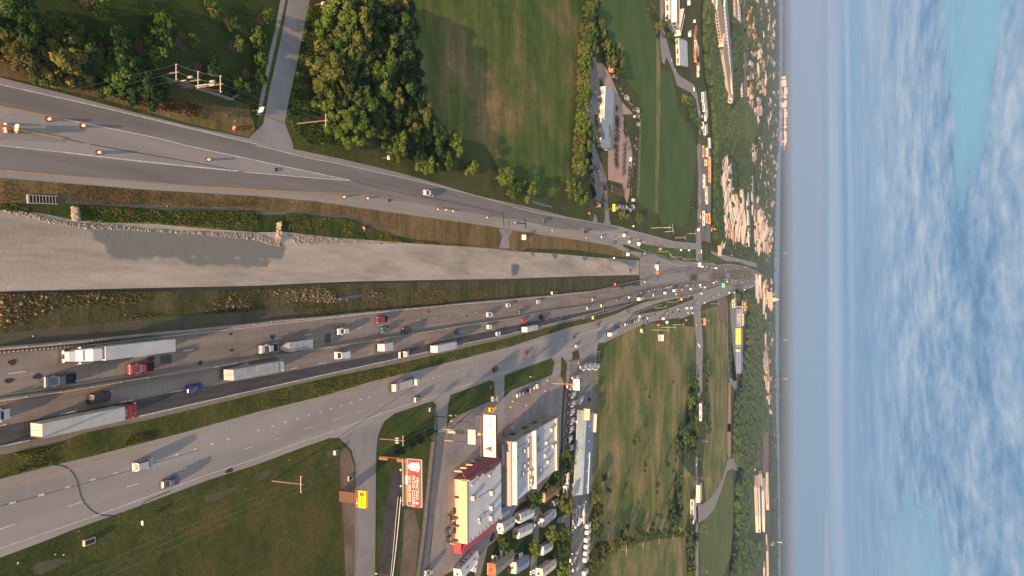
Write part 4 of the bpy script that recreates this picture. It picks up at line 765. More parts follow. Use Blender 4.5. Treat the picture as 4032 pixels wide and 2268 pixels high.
def text(root, s, loc, size, mt, rot=(R(90), 0, 0), name='lettering', depth=.02, align='CENTER', squash=1.0):
    c = bpy.data.curves.new('lettering', 'FONT'); c.body = s; c.size = size; c.extrude = depth; c.align_x = align; c.align_y = 'CENTER'; c.resolution_u = 2
    o = bpy.data.objects.new('lettering', c); COL.objects.link(o); bpy.context.view_layer.update()
    me = bpy.data.meshes.new_from_object(o); bpy.data.objects.remove(o)
    me.materials.clear(); me.materials.append(mt); o = bpy.data.objects.new(name, me); link(o, root); o.location = loc; o.rotation_euler = rot; o.scale = (squash, 1, 1); return o
def bold(root, s, loc, size, mt, squash=1.0, name='lettering'):
    o = text(root, s, loc, size, mt, squash=squash, name=name, depth=.02)
    # thicken the strokes the way a heavy sign face reads
    me = o.data; bm = bmesh.new(); bm.from_mesh(me)
    bmesh.ops.recalc_face_normals(bm, faces=bm.faces)
    for v in bm.verts:
        n = Vector((v.normal.x, v.normal.y, 0))
        if n.length > .1: v.co += n.normalized()*size*.010
    bm.to_mesh(me); bm.free(); return o
def signpost(t, x, y, w, h, z, lab, face, n=1, name='road_sign', legs=.05, diamond=False, rz=0, cat='sign', back=True, txt=None, group=None):
    """post sign: x, y where the post meets the ground"""
    p = at(t, x, y); r = empty(name, (p.x, p.y, 0), rz, lab, cat, group)
    for k in range(n):
        ox = (k-(n-1)/2)*w*.6; b = bmesh.new(); tube(b, (ox, .06, 0), (ox, .06, z+h*.9), legs, n=6); mesh_obj('post', b, GALV, r)
    b = bmesh.new()
    if diamond: prism(b, [(0, 0), (w/2, h/2), (0, h), (-w/2, h/2)], 0, .04); bmesh.ops.rotate(b, verts=b.verts, cent=(0, 0, 0), matrix=Matrix.Rotation(R(90), 3, 'X')); bmesh.ops.translate(b, verts=b.verts, vec=(0, 0, z))
    else: box(b, -w/2, w/2, -.04, 0, z, z+h)
    pl = mesh_obj('sign_panel', b, face, r)
    if txt: text(r, txt, (0, -.05, z+h/2), h*.7, mat('sign_black', (.02, .02, .02), .6), depth=.01)
    return r
CREAM = mat('sign_cream', (.62, .56, .46), .5); SW = mat('sign_white', (.62, .61, .58), .5); SO = mat('sign_orange', (.65, .12, .025), .5); ALU = mat('sign_aluminium', (.55, .55, .53), .4, .4); BROWNP = mat('brown_paint', (.22, .11, .045), .6, var=.1, scale=1)
r = empty('road_sign', tuple(at('a0', 120, 1290)), R(-12), 'large cream-lit back of a notched sign board in the gore at the picture edge', 'sign'); b = bmesh.new()
for x0, x1, z0, z1 in ((-.62, .62, .9, 1.45), (-.48, .62, 1.45, 1.7), (-.62, .45, .75, .9)): box(b, x0, x1, -.05, .05, z0+.002, z1)
mesh_obj('sign_panel', b, CREAM, r); b = bmesh.new(); box(b, -.58, .58, -.08, -.052, 1.15, 1.2); mesh_obj('rail', b, BROWNP, r)
for s in (-.35, .35): b = bmesh.new(); tube(b, (s, .1, 0), (s, .1, 1.5), .04); mesh_obj('post', b, GALV, r)
# culvert grate in the left median, traffic signs
r = empty('culvert_grate', tuple(at('a1', 430, 560)), heading('a1', 290, 558, 575, 570), 'concrete culvert end with pale cross bars sunk in the dry grass', 'culvert')
b = bmesh.new(); box(b, -.62, .62, -2.55, 2.6, .02, .05); mesh_obj('culvert_floor', b, mat('culvert_dark', (.03, .035, .04), .8), r)
b = bmesh.new(); box(b, -.75, -.62, -2.6, 2.6, .02, .30); box(b, .62, .75, -2.6, 2.6, .02, .30); box(b, -.75, .75, -2.85, -2.6, .02, .30); mesh_obj('headwall', b, M_curb, r)
for k in range(9): b = bmesh.new(); box(b, -.63, .63, -2.5+k*.58, -2.43+k*.58, .22, .29); mesh_obj('cross_bar', b, mat('bar_grey', (.25, .27, .28), .6), r)
for t, x, y, w, h, z, lab, f, n, dia in (('b1', 1270, 142, 1.3, .9, 1.9, 'small cream sign by the woodland verge', CREAM, 1, 0), ('b0', 590, 48, .75, .9, 2.2, 'little white speed sign at the far end of the side street', SW, 1, 0), ('c2', 110, 112, 2.4, 2.2, .6, 'square tan sign standing in the dry median grass', mat('sign_tan', (.62, .50, .38), .6), 2, 0), ('c2', 1245, 375, 1.6, 1.6, 2.0, 'round white sign disc at the edge of the excavation', SW, 1, 1),
    ('c2', 1385, 88, 2.4, 2.0, 1.2, 'white work sign among the gore barrels', SW, 2, 0), ('c2', 1450, 170, 2.6, 2.6, 1.0, 'cream diamond sign on the gore beside the green island', CREAM, 1, 1), ('c2', 1575, 195, 2.6, 2.4, 1.0, 'white signboard leaning at the tip of the green island', SW, 2, 0), ('c2', 1430, 328, 2.4, 2.4, 1.2, 'white square sign with an orange board at the end of the dry median', SW, 2, 0), ('c2', 1845, 260, 2.2, 2.6, 1.5, 'orange and white sign on the green island', SO, 2, 0), ('c2', 1800, 480, 3.0, 3.2, 1.0, 'white arrow board on the closed pavement', SW, 2, 0), ('c2', 1815, 510, 3.0, 2.2, 1.0, 'low white board beside the arrow board', SW, 2, 0), ('c2', 1810, 562, 3.6, 3.6, .6, 'orange arrow trailer board on the closed pavement', SO, 2, 1),
    ('c2', 2110, 272, 2, 2, 2, 'small white sign on the middle of the green island', SW, 1, 0), ('c2', 2215, 275, 2.6, 2.6, 1.5, 'cream diamond sign at the end of the green island', CREAM, 1, 1), ('c2', 2320, 18, 3.4, 3, 3, 'white square sign at the left of the cross road', SW, 2, 0), ('c2', 2110, 898, 2.8, 2.8, 2, 'yellow diamond sign on the ramp wedge', mat('sign_amber', (.85, .48, .05), .5), 1, 1), ('c2', 1820, 1222, 2.4, 2.4, 1.5, 'orange diamond sign beside the scrub field, nearest the cross road but one', SO, 1, 1), ('c2', 1610, 1314, 2.4, 2.4, 1.5, 'orange diamond sign at the corner of the scrub field', SO, 1, 1), ('c2', 2180, 1160, 2.4, 2.4, 1.5, 'orange diamond sign nearest the cross road', SO, 1, 1), ('c2', 1595, 1292, 2.6, 1.6, 2.2, 'white sign standing over the orange diamond', SW, 1, 0),
    ('c2', 1580, 1118, 2.2, 1.2, 2, 'small white sign on the ramp wedge grass', SW, 1, 0), ('c2', 1925, 1188, 2.6, 2.4, 2, 'square white sign on the scrub field verge', SW, 1, 0), ('c2', 2370, 825, 3, 3, 2, 'cream diamond sign at the foot of the right ramp', CREAM, 1, 1), ('e', 150, 600, 7, 5, 5, 'green guide sign over the far ramp', mat('sign_green', (.05, .50, .22), .5), 2, 0), ('c1', 1500, 1420, 1.4, 1.2, 2, 'tiny cream sign by the field corner', CREAM, 1, 0), ('a3', 1405, 912, .9, .5, .5, 'small white marker post in the grass by the frontage road', SW, 1, 0), ('c1', 955, 1255, 1.6, .8, 1.0, 'small orange sign by the car yard entrance', SO, 1, 0)):
    signpost(t, x, y, w, h, z, lab, f, n, diamond=bool(dia))
r = signpost('c2', 2325, 458, 5.6, 3.6, 4, 'tall blank white signboard over the detour lanes', SW, 2, legs=.2)
# stop / regulatory sign at the side street
signpost('a0', 2540, 1115, 1.6, 1.4, 2.0, 'tilted white sign at the corner of the side street', SW, 1, rz=R(-25))
# lamp posts and utility poles
def utility(t, x, y, t2, x2, y2, lab, arm=2.4, kind='wood', armz=.3, lean=None, eq=0, group='wooden utility poles', side=0):
    p = at(t, x, y); hh = ony(p.y, t2, x2, y2).z; r = empty('utility_pole', tuple(p), 0, lab, 'pole', group); m_ = WOOD if kind == 'wood' else GALV
    b = bmesh.new(); tube(b, (0, 0, 0), (0, 0, hh+.3), .21, .14); mesh_obj('pole', b, m_, r)
    b = bmesh.new(); box(b, -arm/2+side, arm/2+side, -.22, -.10, hh-armz-.08, hh-armz+.08); ca = mesh_obj('crossarm', b, mat('pale_crossarm', (.38, .36, .32), .7), r)
    for k in (-1, 0, 1): b = bmesh.new(); tube(b, (side+k*arm*.45, -.16, hh-armz+.08), (side+k*arm*.45, -.16, hh-armz+.35), .06); mesh_obj('insulator', b, ALU, ca)
    for k in range(eq): b = bmesh.new(); tube(b, ((k-1)*.7, -.4, hh-2.8), ((k-1)*.7, -.4, hh-1.7), .28, n=10); mesh_obj('transformer', b, GALV, r)
    return p, hh, r
U = {}
U['a'] = utility('a0', 1540, 765, 'a0', 1790, 725, 'wooden utility pole nearest the yellowing trees, with a tall pale crossarm', 3.4)
U['b'] = utility('a0', 1690, 850, 'a0', 2010, 798, 'middle wooden utility pole of the three behind the fence, carrying hooked switches', 3.6, eq=1)
U['c'] = utility('a0', 1800, 908, 'a0', 2235, 845, 'last wooden utility pole of the three behind the fence, with a cluster of gear', 3.6, eq=2)
for x, y, x2, y2, lab in ((1640, 842, 1875, 800, 'pale concrete pole leaning beside the middle utility pole'), (1800, 890, 2110, 847, 'pale concrete pole leaning beside the last utility pole')):
    p = at('a0', x, y); hh = ony(p.y, 'a0', x2, y2).z; r = empty('support_pole', tuple(p), 0, lab, 'pole'); b = bmesh.new(); tube(b, (0, 0, 0), (0, 0, hh), .19, .15); mesh_obj('pole', b, GALV, r)
U['d'] = utility('b0', 405, 1245, 'b0', 715, 1212, 'wooden utility pole standing alone beside the woodland edge', 3.2)
U['e'] = utility('b3', 165, 492, 'b3', 465, 562, 'rusty brown utility pole in the dark meadow left of the side road', 4.2, eq=0)
U['f'] = utility('b3', 1248, 68, 'b3', 1490, 108, 'utility pole with transformers on the grass above the red billboard', 3.2, eq=3)
U['g'] = utility('b2', 1780, 1290, 'b2', 2020, 1325, 'rust-brown utility pole crossing the second small driveway', 2.2, eq=1)
U['h'] = utility('b2', 2225, 1105, 'b2', 2435, 1135, 'utility pole with white transformers near the third driveway', 2.2, eq=3)
for i, (t, x, y, x2, y2, arm) in enumerate((('c3', 690, 250, 850, 225, 2), ('c4', 1430, 1130, 1440, 1130, 1), ('c4', 2045, 198, 2165, 205, 4), ('c4', 2050, 225, 2325, 245, 3), ('c4', 2280, 265, 2385, 272, 4), ('c4', 2290, 835, 2365, 840, 4), ('c4', 2280, 905, 2370, 915, 4), ('c4', 2300, 1385, 2380, 1388, 5), ('c4', 1330, 1125, 1400, 1140, 8), ('c4', 1060, 1190, 1135, 1195, 8), ('c4', 1545, 1065, 1605, 1082, 6), ('c4', 1740, 1010, 1798, 1022, 6), ('c4', 1910, 960, 1970, 970, 6), ('c4', 2060, 925, 2120, 930, 5),
                                                 ('c2', 1770, 1285, 1985, 1287, 6), ('c2', 1900, 1252, 2075, 1253, 5), ('c2', 2040, 1217, 2180, 1217, 5), ('c2', 1940, 40, 2050, 40, 6), ('c2', 2070, 118, 2200, 118, 6), ('c2', 2220, 65, 2330, 65, 6), ('c1', 1765, 1442, 2005, 1440, 5), ('d2', 440, 232, 520, 235, 6), ('d2', 370, 395, 425, 395, 4), ('c0', 1010, 310, 1090, 285, 5), ('c0', 1270, 800, 1400, 770, 5), ('d1', 0, 838, 80, 838, 8), ('d3', 355, 165, 410, 165, 4), ('d3', 320, 342, 345, 342, 3))):
    if x2-x < 20: continue
    utility(t, x, y, t, x2, y2, ['wooden utility pole by the cross road', 'distant utility pole along the hedge and cross road'][i > 5 and i < 14], arm, 'wood' if i < 14 else 'steel', group='distant utility poles')
def lamp(t, x, y, x2, y2, lab, arm=1.5, hh=None, group='parking lot lamps'):
    p = at(t, x, y); hh = ony(p.y, t, x2, y2).z; r = empty('lamp_post', tuple(p), 0, lab, 'lamp', group)
    b = bmesh.new(); tube(b, (0, 0, 0), (0, 0, hh), .12, .09); tube(b, (0, 0, hh), (arm, 0, hh+.05), .05); mesh_obj('post', b, mat('bronze_steel', (.10, .055, .04), .6), r)
    b = bmesh.new(); box(b, arm-.4, arm+.4, -.3, .3, hh, hh+.18); mesh_obj('lamp_head', b, GALV, r); b = bmesh.new(); tube(b, (0, 0, 0), (0, 0, .7), .3); mesh_obj('footing', b, M_curb, r)
for t, x, y, x2, y2, lab in (('c3', 225, 430, 450, 452, 'dark lamp post on the lot edge by the parked pickups'), ('c3', 0, 742, 180, 748, 'dark lamp post in the middle of the parking lot'), ('c3', 320, 568, 420, 573, 'dark lamp post behind the white pickup'), ('b2', 2200, 1272, 2310, 1275, 'short lamp post above the cream billboard'), ('b2', 1960, 1338, 2160, 1355, 'lamp post beside the blank cream sign box'), ('b2', 2400, 1155, 2560, 1162, 'lamp post by the yellow striped van'), ('b3', 1200, 1422, 1330, 1440, 'stub lamp post on the kerb of the side road')): lamp(t, x, y, x2, y2, lab)
def arm_lamp(t, s, lab, group):
    """tall road lamp: ground point, top of the post, tip of the arm"""
    P = pts(t, s); p = at(*P[0]); q = ony(p.y, *P[1]); e_ = ony(p.y, *P[2]); hh = q.z
    r = empty('street_lamp', tuple(p), 0, lab, 'street lamp', group); b = bmesh.new(); tube(b, (0, 0, 0), (0, 0, hh), .16, .1, 6); tube(b, (0, 0, hh), (e_.x-p.x, 0, e_.z), .10, n=6); mesh_obj('post', b, GALV, r)
    b = bmesh.new(); box(b, e_.x-p.x-.5, e_.x-p.x+.5, -.25, .25, e_.z-.1, e_.z+.12); mesh_obj('lamp_head', b, GALV, r)
for s, lab in (('1850,295 1985,290 2015,330', 'pale street lamp with a bent arm nearest on the green island'), ('2010,362 2145,362 2175,385', 'pale street lamp with a bent arm in the middle of the island'), ('2180,388 2350,385 2362,410', 'pale street lamp at the far end of the island'), ('1955,932 2085,930 2115,905', 'street lamp on the ramp wedge, nearer the queue'), ('1805,1005 1930,1003 1955,985', 'street lamp on the ramp wedge, nearest the camera'), ('2092,875 2225,868 2245,855', 'street lamp under the right ramp parapet')): arm_lamp('c2', s, lab, 'street lamps at the junction')
# wires: one line per span bundle
WIREM = mat('power_cable', (.22, .22, .21), .5)
def wires(A, B, lab, offs=(-1.5, 0, 1.5), sag=1.2, dz=0, r=.02, extra=None):
    b = bmesh.new()
    for o_ in offs:
        P = []
        for k in range(11):
            t = k/10; P.append((A[0]+(B[0]-A[0])*t+o_, A[1]+(B[1]-A[1])*t, A[2]+(B[2]-A[2])*t-4*sag*t*(1-t)+dz))
        for p, q in zip(P, P[1:]): tube(b, p, q, r, n=4, caps=False)
    return mesh_obj('power_lines', b, WIREM, label=lab, cat='power lines')
top = lambda k: (U[k][0].x, U[k][0].y-.16, U[k][1])
g0 = ony(40, 'a0', -60, 180); wires((g0.x-2, 70, U['a'][1]+1), top('a'), 'power lines crossing the yellowing trees to the first fence pole'); wires(top('a'), top('b'), 'short power lines between the first and middle fence poles', sag=.2); wires(top('b'), top('c'), 'short power lines between the middle and last fence poles', sag=.2)
wires(top('c'), top('d'), 'power lines over the side street to the lone woodland pole')
wires(top('e'), top('f'), 'power lines over the side road to the transformer pole'); wires((top('e')[0]+3, 45, U['e'][1]), top('e'), 'power lines over the dark meadow at the lower picture edge'); wires(top('f'), top('g'), 'power lines over the first lawn patch between transformer poles'); wires(top('g'), top('h'), 'power lines over the billboards to the white transformer pole')
p = ony(57, 'a3', 1060, 1260); r = empty('utility_pole', (p.x, p.y, 0), 0, 'utility pole whose pale forked crossarm shows over the dark meadow at the lower edge', 'pole'); b = bmesh.new(); tube(b, (0, 0, 0), (0, 0, 11), .2, .15); mesh_obj('pole', b, WOOD, r)
b = bmesh.new(); tube(b, (0, 0, 10.7), (-1.5, -.2, 10.9), .09); tube(b, (0, 0, 10.7), (1.6, .4, 10.6), .09); mesh_obj('crossarm', b, mat('pale_crossarm', (.38, .36, .32), .7), r)
r = utility('b2', 1900, 1388, 'b2', 2120, 1395, 'round white post left of the cream sign box', .3, 'steel') if 0 else None
# fences
def fence(t, s, h, lab, mt, posts=3.0, solid=False, rail=True):
    P = gp(t, s); r = empty('fence', tuple(P[0]), 0, lab, 'fence'); o = P[0]; b = bmesh.new()
    for p, q in zip(P, P[1:]):
        p = p-o; q = q-o; d = (q-p).normalized(); n = Vector((-d.y, d.x, 0))
        if solid: prism(b, ccw([p+n*.05, q+n*.05, q-n*.05, p-n*.05]), 0, h)
        else:
            for z in (h, h*.5, .15): tube(b, p+Vector((0, 0, z)), q+Vector((0, 0, z)), .03, n=4, caps=False)
    mesh_obj('fence_panels' if solid else 'rails', b, mt, r)
    for p in resample(P, posts)[:60]: b = bmesh.new(); tube(b, p-o, p-o+Vector((0, 0, h+.1)), .06, n=6); mesh_obj('post', b, mt, r)
PALEW = mat('weathered_fence', (.34, .32, .30), .85, var=.2, scale=2)
fence('a0', '1520,750 1800,855 2080,930 2310,1010', 1.7, 'weathered grey privacy fence in front of the three utility poles', PALEW, 4, True)
fence('a0', '2325,985 2440,900 2560,805 @b0 30,780', 1.4, 'weathered fence returning up to the sidewalk', PALEW, 4, True)
fence('c1', '1630,0 1622,120 1605,400 1597,800 1585,1080', 1.4, 'thin pale fence between the car yard and the bright field', PALEW, 12)
fence('c3', '700,250 690,400 665,700 645,1000 630,1300', 1.6, 'thin galvanised fence in front of the row of campers', GALV, 6)
fence('c3', '1085,110 1070,300 1050,560 1045,800', 1.6, 'thin galvanised fence behind the camper yard', GALV, 6)
# ================================================================ TREES
def leafmat(name, a, b_, c):
    mt = bpy.data.materials.new(name); mt.use_nodes = True; nt = mt.node_tree; N = nt.nodes.new; L = nt.links.new; pb = nt.nodes['Principled BSDF']
    g = N('ShaderNodeNewGeometry'); n = N('ShaderNodeTexNoise'); n.inputs['Scale'].default_value = .28; n.inputs['Detail'].default_value = 4; L(g.outputs['Position'], n.inputs[0])
    oi = N('ShaderNodeObjectInfo'); ad = N('ShaderNodeMath'); ad.operation = 'MULTIPLY_ADD'; L(oi.outputs['Random'], ad.inputs[0]); ad.inputs[1].default_value = .34; L(n.outputs[0], ad.inputs[2])
    at_ = N('ShaderNodeAttribute'); at_.attribute_name = 'leaf_tint'; a2 = N('ShaderNodeMath'); a2.operation = 'MULTIPLY_ADD'; L(at_.outputs['Fac'], a2.inputs[0]); a2.inputs[1].default_value = .32; L(ad.outputs[0], a2.inputs[2])
    r = N('ShaderNodeValToRGB'); e = r.color_ramp.elements; e.new(.5); e[0].position = .55; e[1].position = .80; e[2].position = 1.05
    for k, cc in enumerate((a, b_, c)): e[k].color = (*cc, 1)
    L(a2.outputs[0], r.inputs[0]); L(r.outputs[0], pb.inputs['Base Color']); pb.inputs['Roughness'].default_value = .7; pb.inputs['Specular IOR Level'].default_value = .15
    return mt
LF = leafmat('leaves_green', (.022, .046, .009), (.048, .088, .014), (.090, .135, .024)); LO = leafmat('leaves_olive', (.034, .050, .012), (.072, .092, .020), (.115, .125, .03)); LD = leafmat('leaves_dark', (.014, .032, .011), (.026, .056, .014), (.050, .085, .02))
LY = leafmat('leaves_yellowing', (.028, .052, .012), (.068, .092, .018), (.145, .13, .028)); LRU = leafmat('leaves_rust', (.032, .048, .013), (.065, .070, .020), (.115, .078, .030))
BARK = mat('bark', (.10, .075, .055), .9, var=.3, scale=2)
def crown_mesh(bm, rg, rad, hh, n, ls, zc):
    """leaf clumps spread through an uneven crown: boughs first, leaves round every bough end"""
    lay = bm.faces.layers.float.new('leaf_tint')
    nb = rg.randint(22, 34); boughs = []; lop = rg.random()*6.28
    for k in range(nb):
        a = rg.random()*6.283; e = rg.uniform(-.5, 1.0); rr = rad*rg.uniform(.35, 1.08)*math.sqrt(max(.05, 1-e*e*.75))*(1+.22*math.cos(a-lop))
        boughs.append((Vector((math.cos(a)*rr, math.sin(a)*rr, zc+e*hh*.62)), rad*rg.uniform(.13, .40), rg.random()))
    boughs.append((Vector((0, 0, zc)), rad*.6, .1))
    for k in range(n):
        c, br, tint = boughs[int(rg.random()*len(boughs))]
        d = Vector((rg.gauss(0, 1), rg.gauss(0, 1), rg.gauss(0, .8)+.25)).normalized(); p = c+d*br*rg.uniform(.6, 1.08)
        nrm = (d+Vector((rg.gauss(0, .45), rg.gauss(0, .45), rg.gauss(0, .45)+.3))).normalized(); s = nrm.orthogonal().normalized(); q = nrm.cross(s)
        a = rg.random()*6.28; s, q = s*math.cos(a)+q*math.sin(a), q*math.cos(a)-s*math.sin(a); w = ls*rg.uniform(.6, 1.3)
        f = bm.faces.new([bm.verts.new(p+s*w), bm.verts.new(p+q*w*.55), bm.verts.new(p-s*w*.9), bm.verts.new(p-q*w*.6)])
        f[lay] = min(1, max(0, tint*.7+rg.random()*.3))
def make_tree(rad, hh, n, ls, leaf, seed, trunkz, limbs=5):
    rg = random.Random(seed); r = empty('tree', (0, 0, 0)); b = bmesh.new(); zc = trunkz+hh*.5
    tube(b, (0, 0, -.1), (.1, 0, trunkz*.6), rad*.09, rad*.065, 7); tube(b, (.1, 0, trunkz*.6), (0, .1, zc), rad*.065, rad*.03, 6)
    for k in range(limbs):
        a = k*6.28/limbs+rg.random(); tube(b, (.05, 0, trunkz*rg.uniform(.6, 1)), (math.cos(a)*rad*.6, math.sin(a)*rad*.6, zc+rg.uniform(-.1, .3)*hh), rad*.04, rad*.012, 5)
    mesh_obj('trunk', b, BARK, r); b = bmesh.new(); crown_mesh(b, rg, rad, hh, n, ls, zc); mesh_obj('crown', b, leaf, r); return r
TP = {}
for k, (leaf, nm) in enumerate(((LF, 'g'), (LO, 'o'), (LD, 'd'), (LY, 'y'), (LRU, 'r'))):
    TP[nm] = [make_tree(4, 7.5, 4600, (.36, .29, .40, .33)[j], leaf, 11+k*7+j, 2.2) for j in range(4 if nm in 'gd' else 3)]
TP['s'] = [make_tree(4, 6.5, 700, .55, LF, 90+j, 2.2, 4) for j in range(2)]       # few leaves: young lawn trees
TP['f'] = [make_tree(4, 6, 1000, .9, LD, 95+j, 1.0, 3) for j in range(2)]; TP['F'] = [make_tree(4, 6, 1000, .9, LF, 98+j, 1.0, 3) for j in range(2)]
for v in TP.values(): PROTOS.extend(v)
def tree(kind, t, x, y, rad, lab, group, h=None, name='tree', cat='tree'):
    """x, y: middle of the crown in the picture"""
    h = h or rad*1.5; sink = 0 if group == 'trees on the lawn' else h*.13; zc = h*.62-sink; p = at(t, x, y, zc); o = dup(TP[kind][rnd.randrange(len(TP[kind]))], (p.x, p.y, -sink), rnd.random()*6.28, lab, group, cat, scale=(rad/4, rad/4, h/9.5)); rename(o, name); return o
g = 'yellowing trees along the power lines'
for k, x, y, rad, lab in (('y', 190, 380, 3.6, 'yellow-green tree under the wires, farthest left of the cluster'), ('o', 240, 260, 3, 'olive tree above the yellow one at the picture edge'), ('r', 330, 590, 3.2, 'rust-brown tree nearest the left road'), ('y', 580, 640, 4.4, 'broad yellow-green tree with a rust tip, largest of the cluster'), ('r', 540, 440, 2.4, 'small rust-topped tree under the middle wire'), ('g', 480, 290, 2.6, 'green tree on the lawn side of the wires'), ('o', 680, 460, 2.8, 'olive tree between the wires'), ('y', 910, 660, 2.6, 'thin yellow tree beside the road verge'), ('d', 800, 600, 3.4, 'dark green tree behind the thin yellow one'), ('g', 770, 460, 2.5, 'mid green tree touching the upper wire'), ('r', 140, 560, 3.0, 'brownish tree at the left picture edge'), ('d', 60, 300, 3.2, 'shaded tree at the left picture edge under the wires'), ('g', 1150, 640, 3.6, 'tall lit green tree before the fence'), ('g', 1080, 760, 3.2, 'green tree in front of the tall lit one'), ('d', 1290, 680, 3.2, 'dark tree filling the middle of the cluster end'), ('g', 1150, 850, 2.8, 'bright green bush-like tree close to the road'), ('d', 1400, 900, 4.0, 'dark bushy tree standing at the corner of the fence'), ('g', 1370, 720, 3.0, 'pale-leaved tree at the start of the fence'), ('d', 1550, 900, 2.8, 'low dark tree beside the concrete poles'), ('r', 960, 500, 2.0, 'bare brownish tree under the wires'), ('d', 420, 760, 2.4, 'low scrubby tree on the road verge'), ('o', 820, 780, 2.2, 'low yellow bush below the thin yellow tree')):
    tree(k, 'a0', x, y, rad, lab, g)
g = 'trees on the lawn'
for k, t, x, y, rad, lab in (('d', 'a0', 60, 60, 4, 'dark tree in the upper left corner of the lawn'), ('s', 'a0', 985, 30, 2.8, 'round green tree at the top edge of the lawn'), ('F', 'a0', 1665, 245, 2.8, 'brightest round tree on the lawn'), ('d', 'a0', 1120, 430, 3.2, 'dark spreading tree beside the wires on the lawn'), ('s', 'a0', 1570, 450, 3.4, 'loose dark tree with trailing boughs on the lawn'), ('s', 'a0', 1920, 405, 1.9, 'thin young tree with a big bare ring of soil'), ('s', 'a0', 1300, 330, 1.6, 'very faint small tree beside a bare ring'), ('d', 'a0', 2120, 695, 2.4, 'dark round tree behind the last utility pole'), ('s', 'a0', 2160, 80, 2.1, 'thin tree near the top of the lawn'), ('s', 'a0', 2340, 240, 1.8, 'pale dry young tree on the lawn'), ('s', 'a0', 2405, 460, 1.7, 'little green tree at the worn strip of lawn'), ('s', 'a0', 2420, 865, 2.2, 'small tree inside the fence corner'), ('s', 'b0', 125, 160, 1.9, 'small tree near the sidewalk, farthest up'), ('F', 'b0', 50, 390, 2.2, 'round green tree beside the sidewalk, second down'), ('F', 'b0', 70, 600, 1.9, 'small round tree beside the rust-stained sidewalk'), ('d', 'b0', 25, 770, 2.4, 'dark tree where the fence meets the sidewalk'), ('s', 'a0', 750, 260, 1.8, 'shaded young tree in the middle of the lawn')):
    tree(k, t, x, y, rad, lab, g)
bm = bmesh.new()
for t, x, y, rr in (('a0', 880, 20, 1.6), ('a0', 1230, 335, 1.5), ('a0', 1550, 245, 1.4), ('a0', 1835, 415, 1.9), ('a0', 1420, 470, 1.7), ('a0', 2010, 700, 1.6), ('a0', 2125, 80, 1.4), ('a0', 2300, 250, 1.6), ('a0', 2345, 470, 1.5), ('a0', 2480, 750, 1.4), ('b0', 50, 190, 1.4), ('b0', 20, 605, 1.2)):
    c = at(t, x, y); polybm(bm, [(c.x+rr*math.cos(a*.524)*(1+.12*math.sin(a*2.1)), c.y+rr*math.sin(a*.524), .010) for a in range(12)])
struct('bare_rings', bm, mat('mulch', (.13, .085, .06), .95, var=.2, scale=2))
# woodland: every crown of its own
WL = [('o', 820, 60, 4.5), ('d', 1000, 90, 4.5), ('g', 1180, 60, 4.2), ('o', 1390, 70, 4), ('d', 1480, 110, 3.4), ('g', 800, 190, 5), ('o', 920, 270, 5.6), ('g', 1100, 170, 4.2), ('o', 1260, 210, 4.4), ('d', 1400, 230, 4.5), ('d', 1500, 300, 3.8), ('g', 760, 360, 4), ('g', 1080, 310, 3.6), ('d', 1350, 350, 4.4), ('g', 1220, 430, 4.6), ('o', 930, 460, 4.4), ('g', 1100, 470, 4), ('d', 1440, 440, 4.4), ('g', 850, 560, 4), ('d', 760, 520, 3.4), ('o', 1000, 590, 3.8), ('d', 1120, 590, 3.4), ('g', 1215, 670, 5.4), ('d', 1390, 560, 4.6), ('d', 1540, 560, 3.6), ('o', 1550, 630, 3.2), ('o', 700, 710, 4.8), ('g', 860, 740, 3.6), ('d', 980, 720, 3.6), ('d', 1070, 780, 3.4), ('d', 1420, 700, 4.6), ('d', 1540, 760, 4), ('g', 660, 870, 2.8), ('o', 780, 880, 3.4), ('g', 860, 850, 3), ('o', 890, 950, 3.8), ('d', 1000, 900, 3.6), ('g', 1200, 880, 4.0), ('g', 1310, 890, 2.8), ('d', 1450, 870, 4.2), ('d', 1580, 920, 3.6), ('g', 670, 980, 3), ('d', 780, 1010, 3.2), ('o', 1340, 1000, 4.2), ('d', 1540, 1010, 4), ('g', 1020, 1050, 4), ('g', 850, 1110, 3.6), ('d', 960, 1130, 3.4), ('d', 1100, 1110, 3), ('g', 1190, 1160, 3), ('g', 1260, 1040, 2.8), ('d', 1330, 1130, 3.2), ('o', 1610, 1150, 4), ('d', 1480, 1110, 3.4), ('g', 800, 1240, 3.8), ('g', 960, 1290, 4.4), ('d', 1100, 1250, 3.2), ('g', 1220, 1290, 3.2), ('d', 1340, 1240, 3.2), ('o', 1490, 1270, 3.8), ('g', 1620, 1250, 3.2), ('d', 1730, 1280, 3.6), ('g', 930, 1370, 2.6), ('g', 1380, 1400, 3.8), ('d', 1500, 1400, 3.4), ('g', 1670, 1410, 2.8), ('d', 1820, 1360, 3.6), ('g', 1950, 1420, 3.6), ('d', 1780, 1440, 3.2), ('o', 1700, 1180, 2.6), ('d', 1640, 1060, 3)]
LAB = {'g': 'bright green', 'o': 'olive-tipped', 'd': 'dark green'}
for i, (k, x, y, rad) in enumerate(WL):
    big = 'broad' if rad > 4.3 else 'mid-sized' if rad > 3.5 else 'small'; row = 'top of the belt' if y < 350 else 'upper belt' if y < 720 else 'lower belt' if y < 1100 else 'belt end'
    side = 'facing the street' if x < 900+y*.2 else 'facing the field' if x > 1300+y*.25 else 'in the core'
    tree(k, 'b0', x, y, rad*1.08, f'{big} {LAB[k]} tree {side}, {row}', 'trees of the woodland belt', h=rad*2.2)
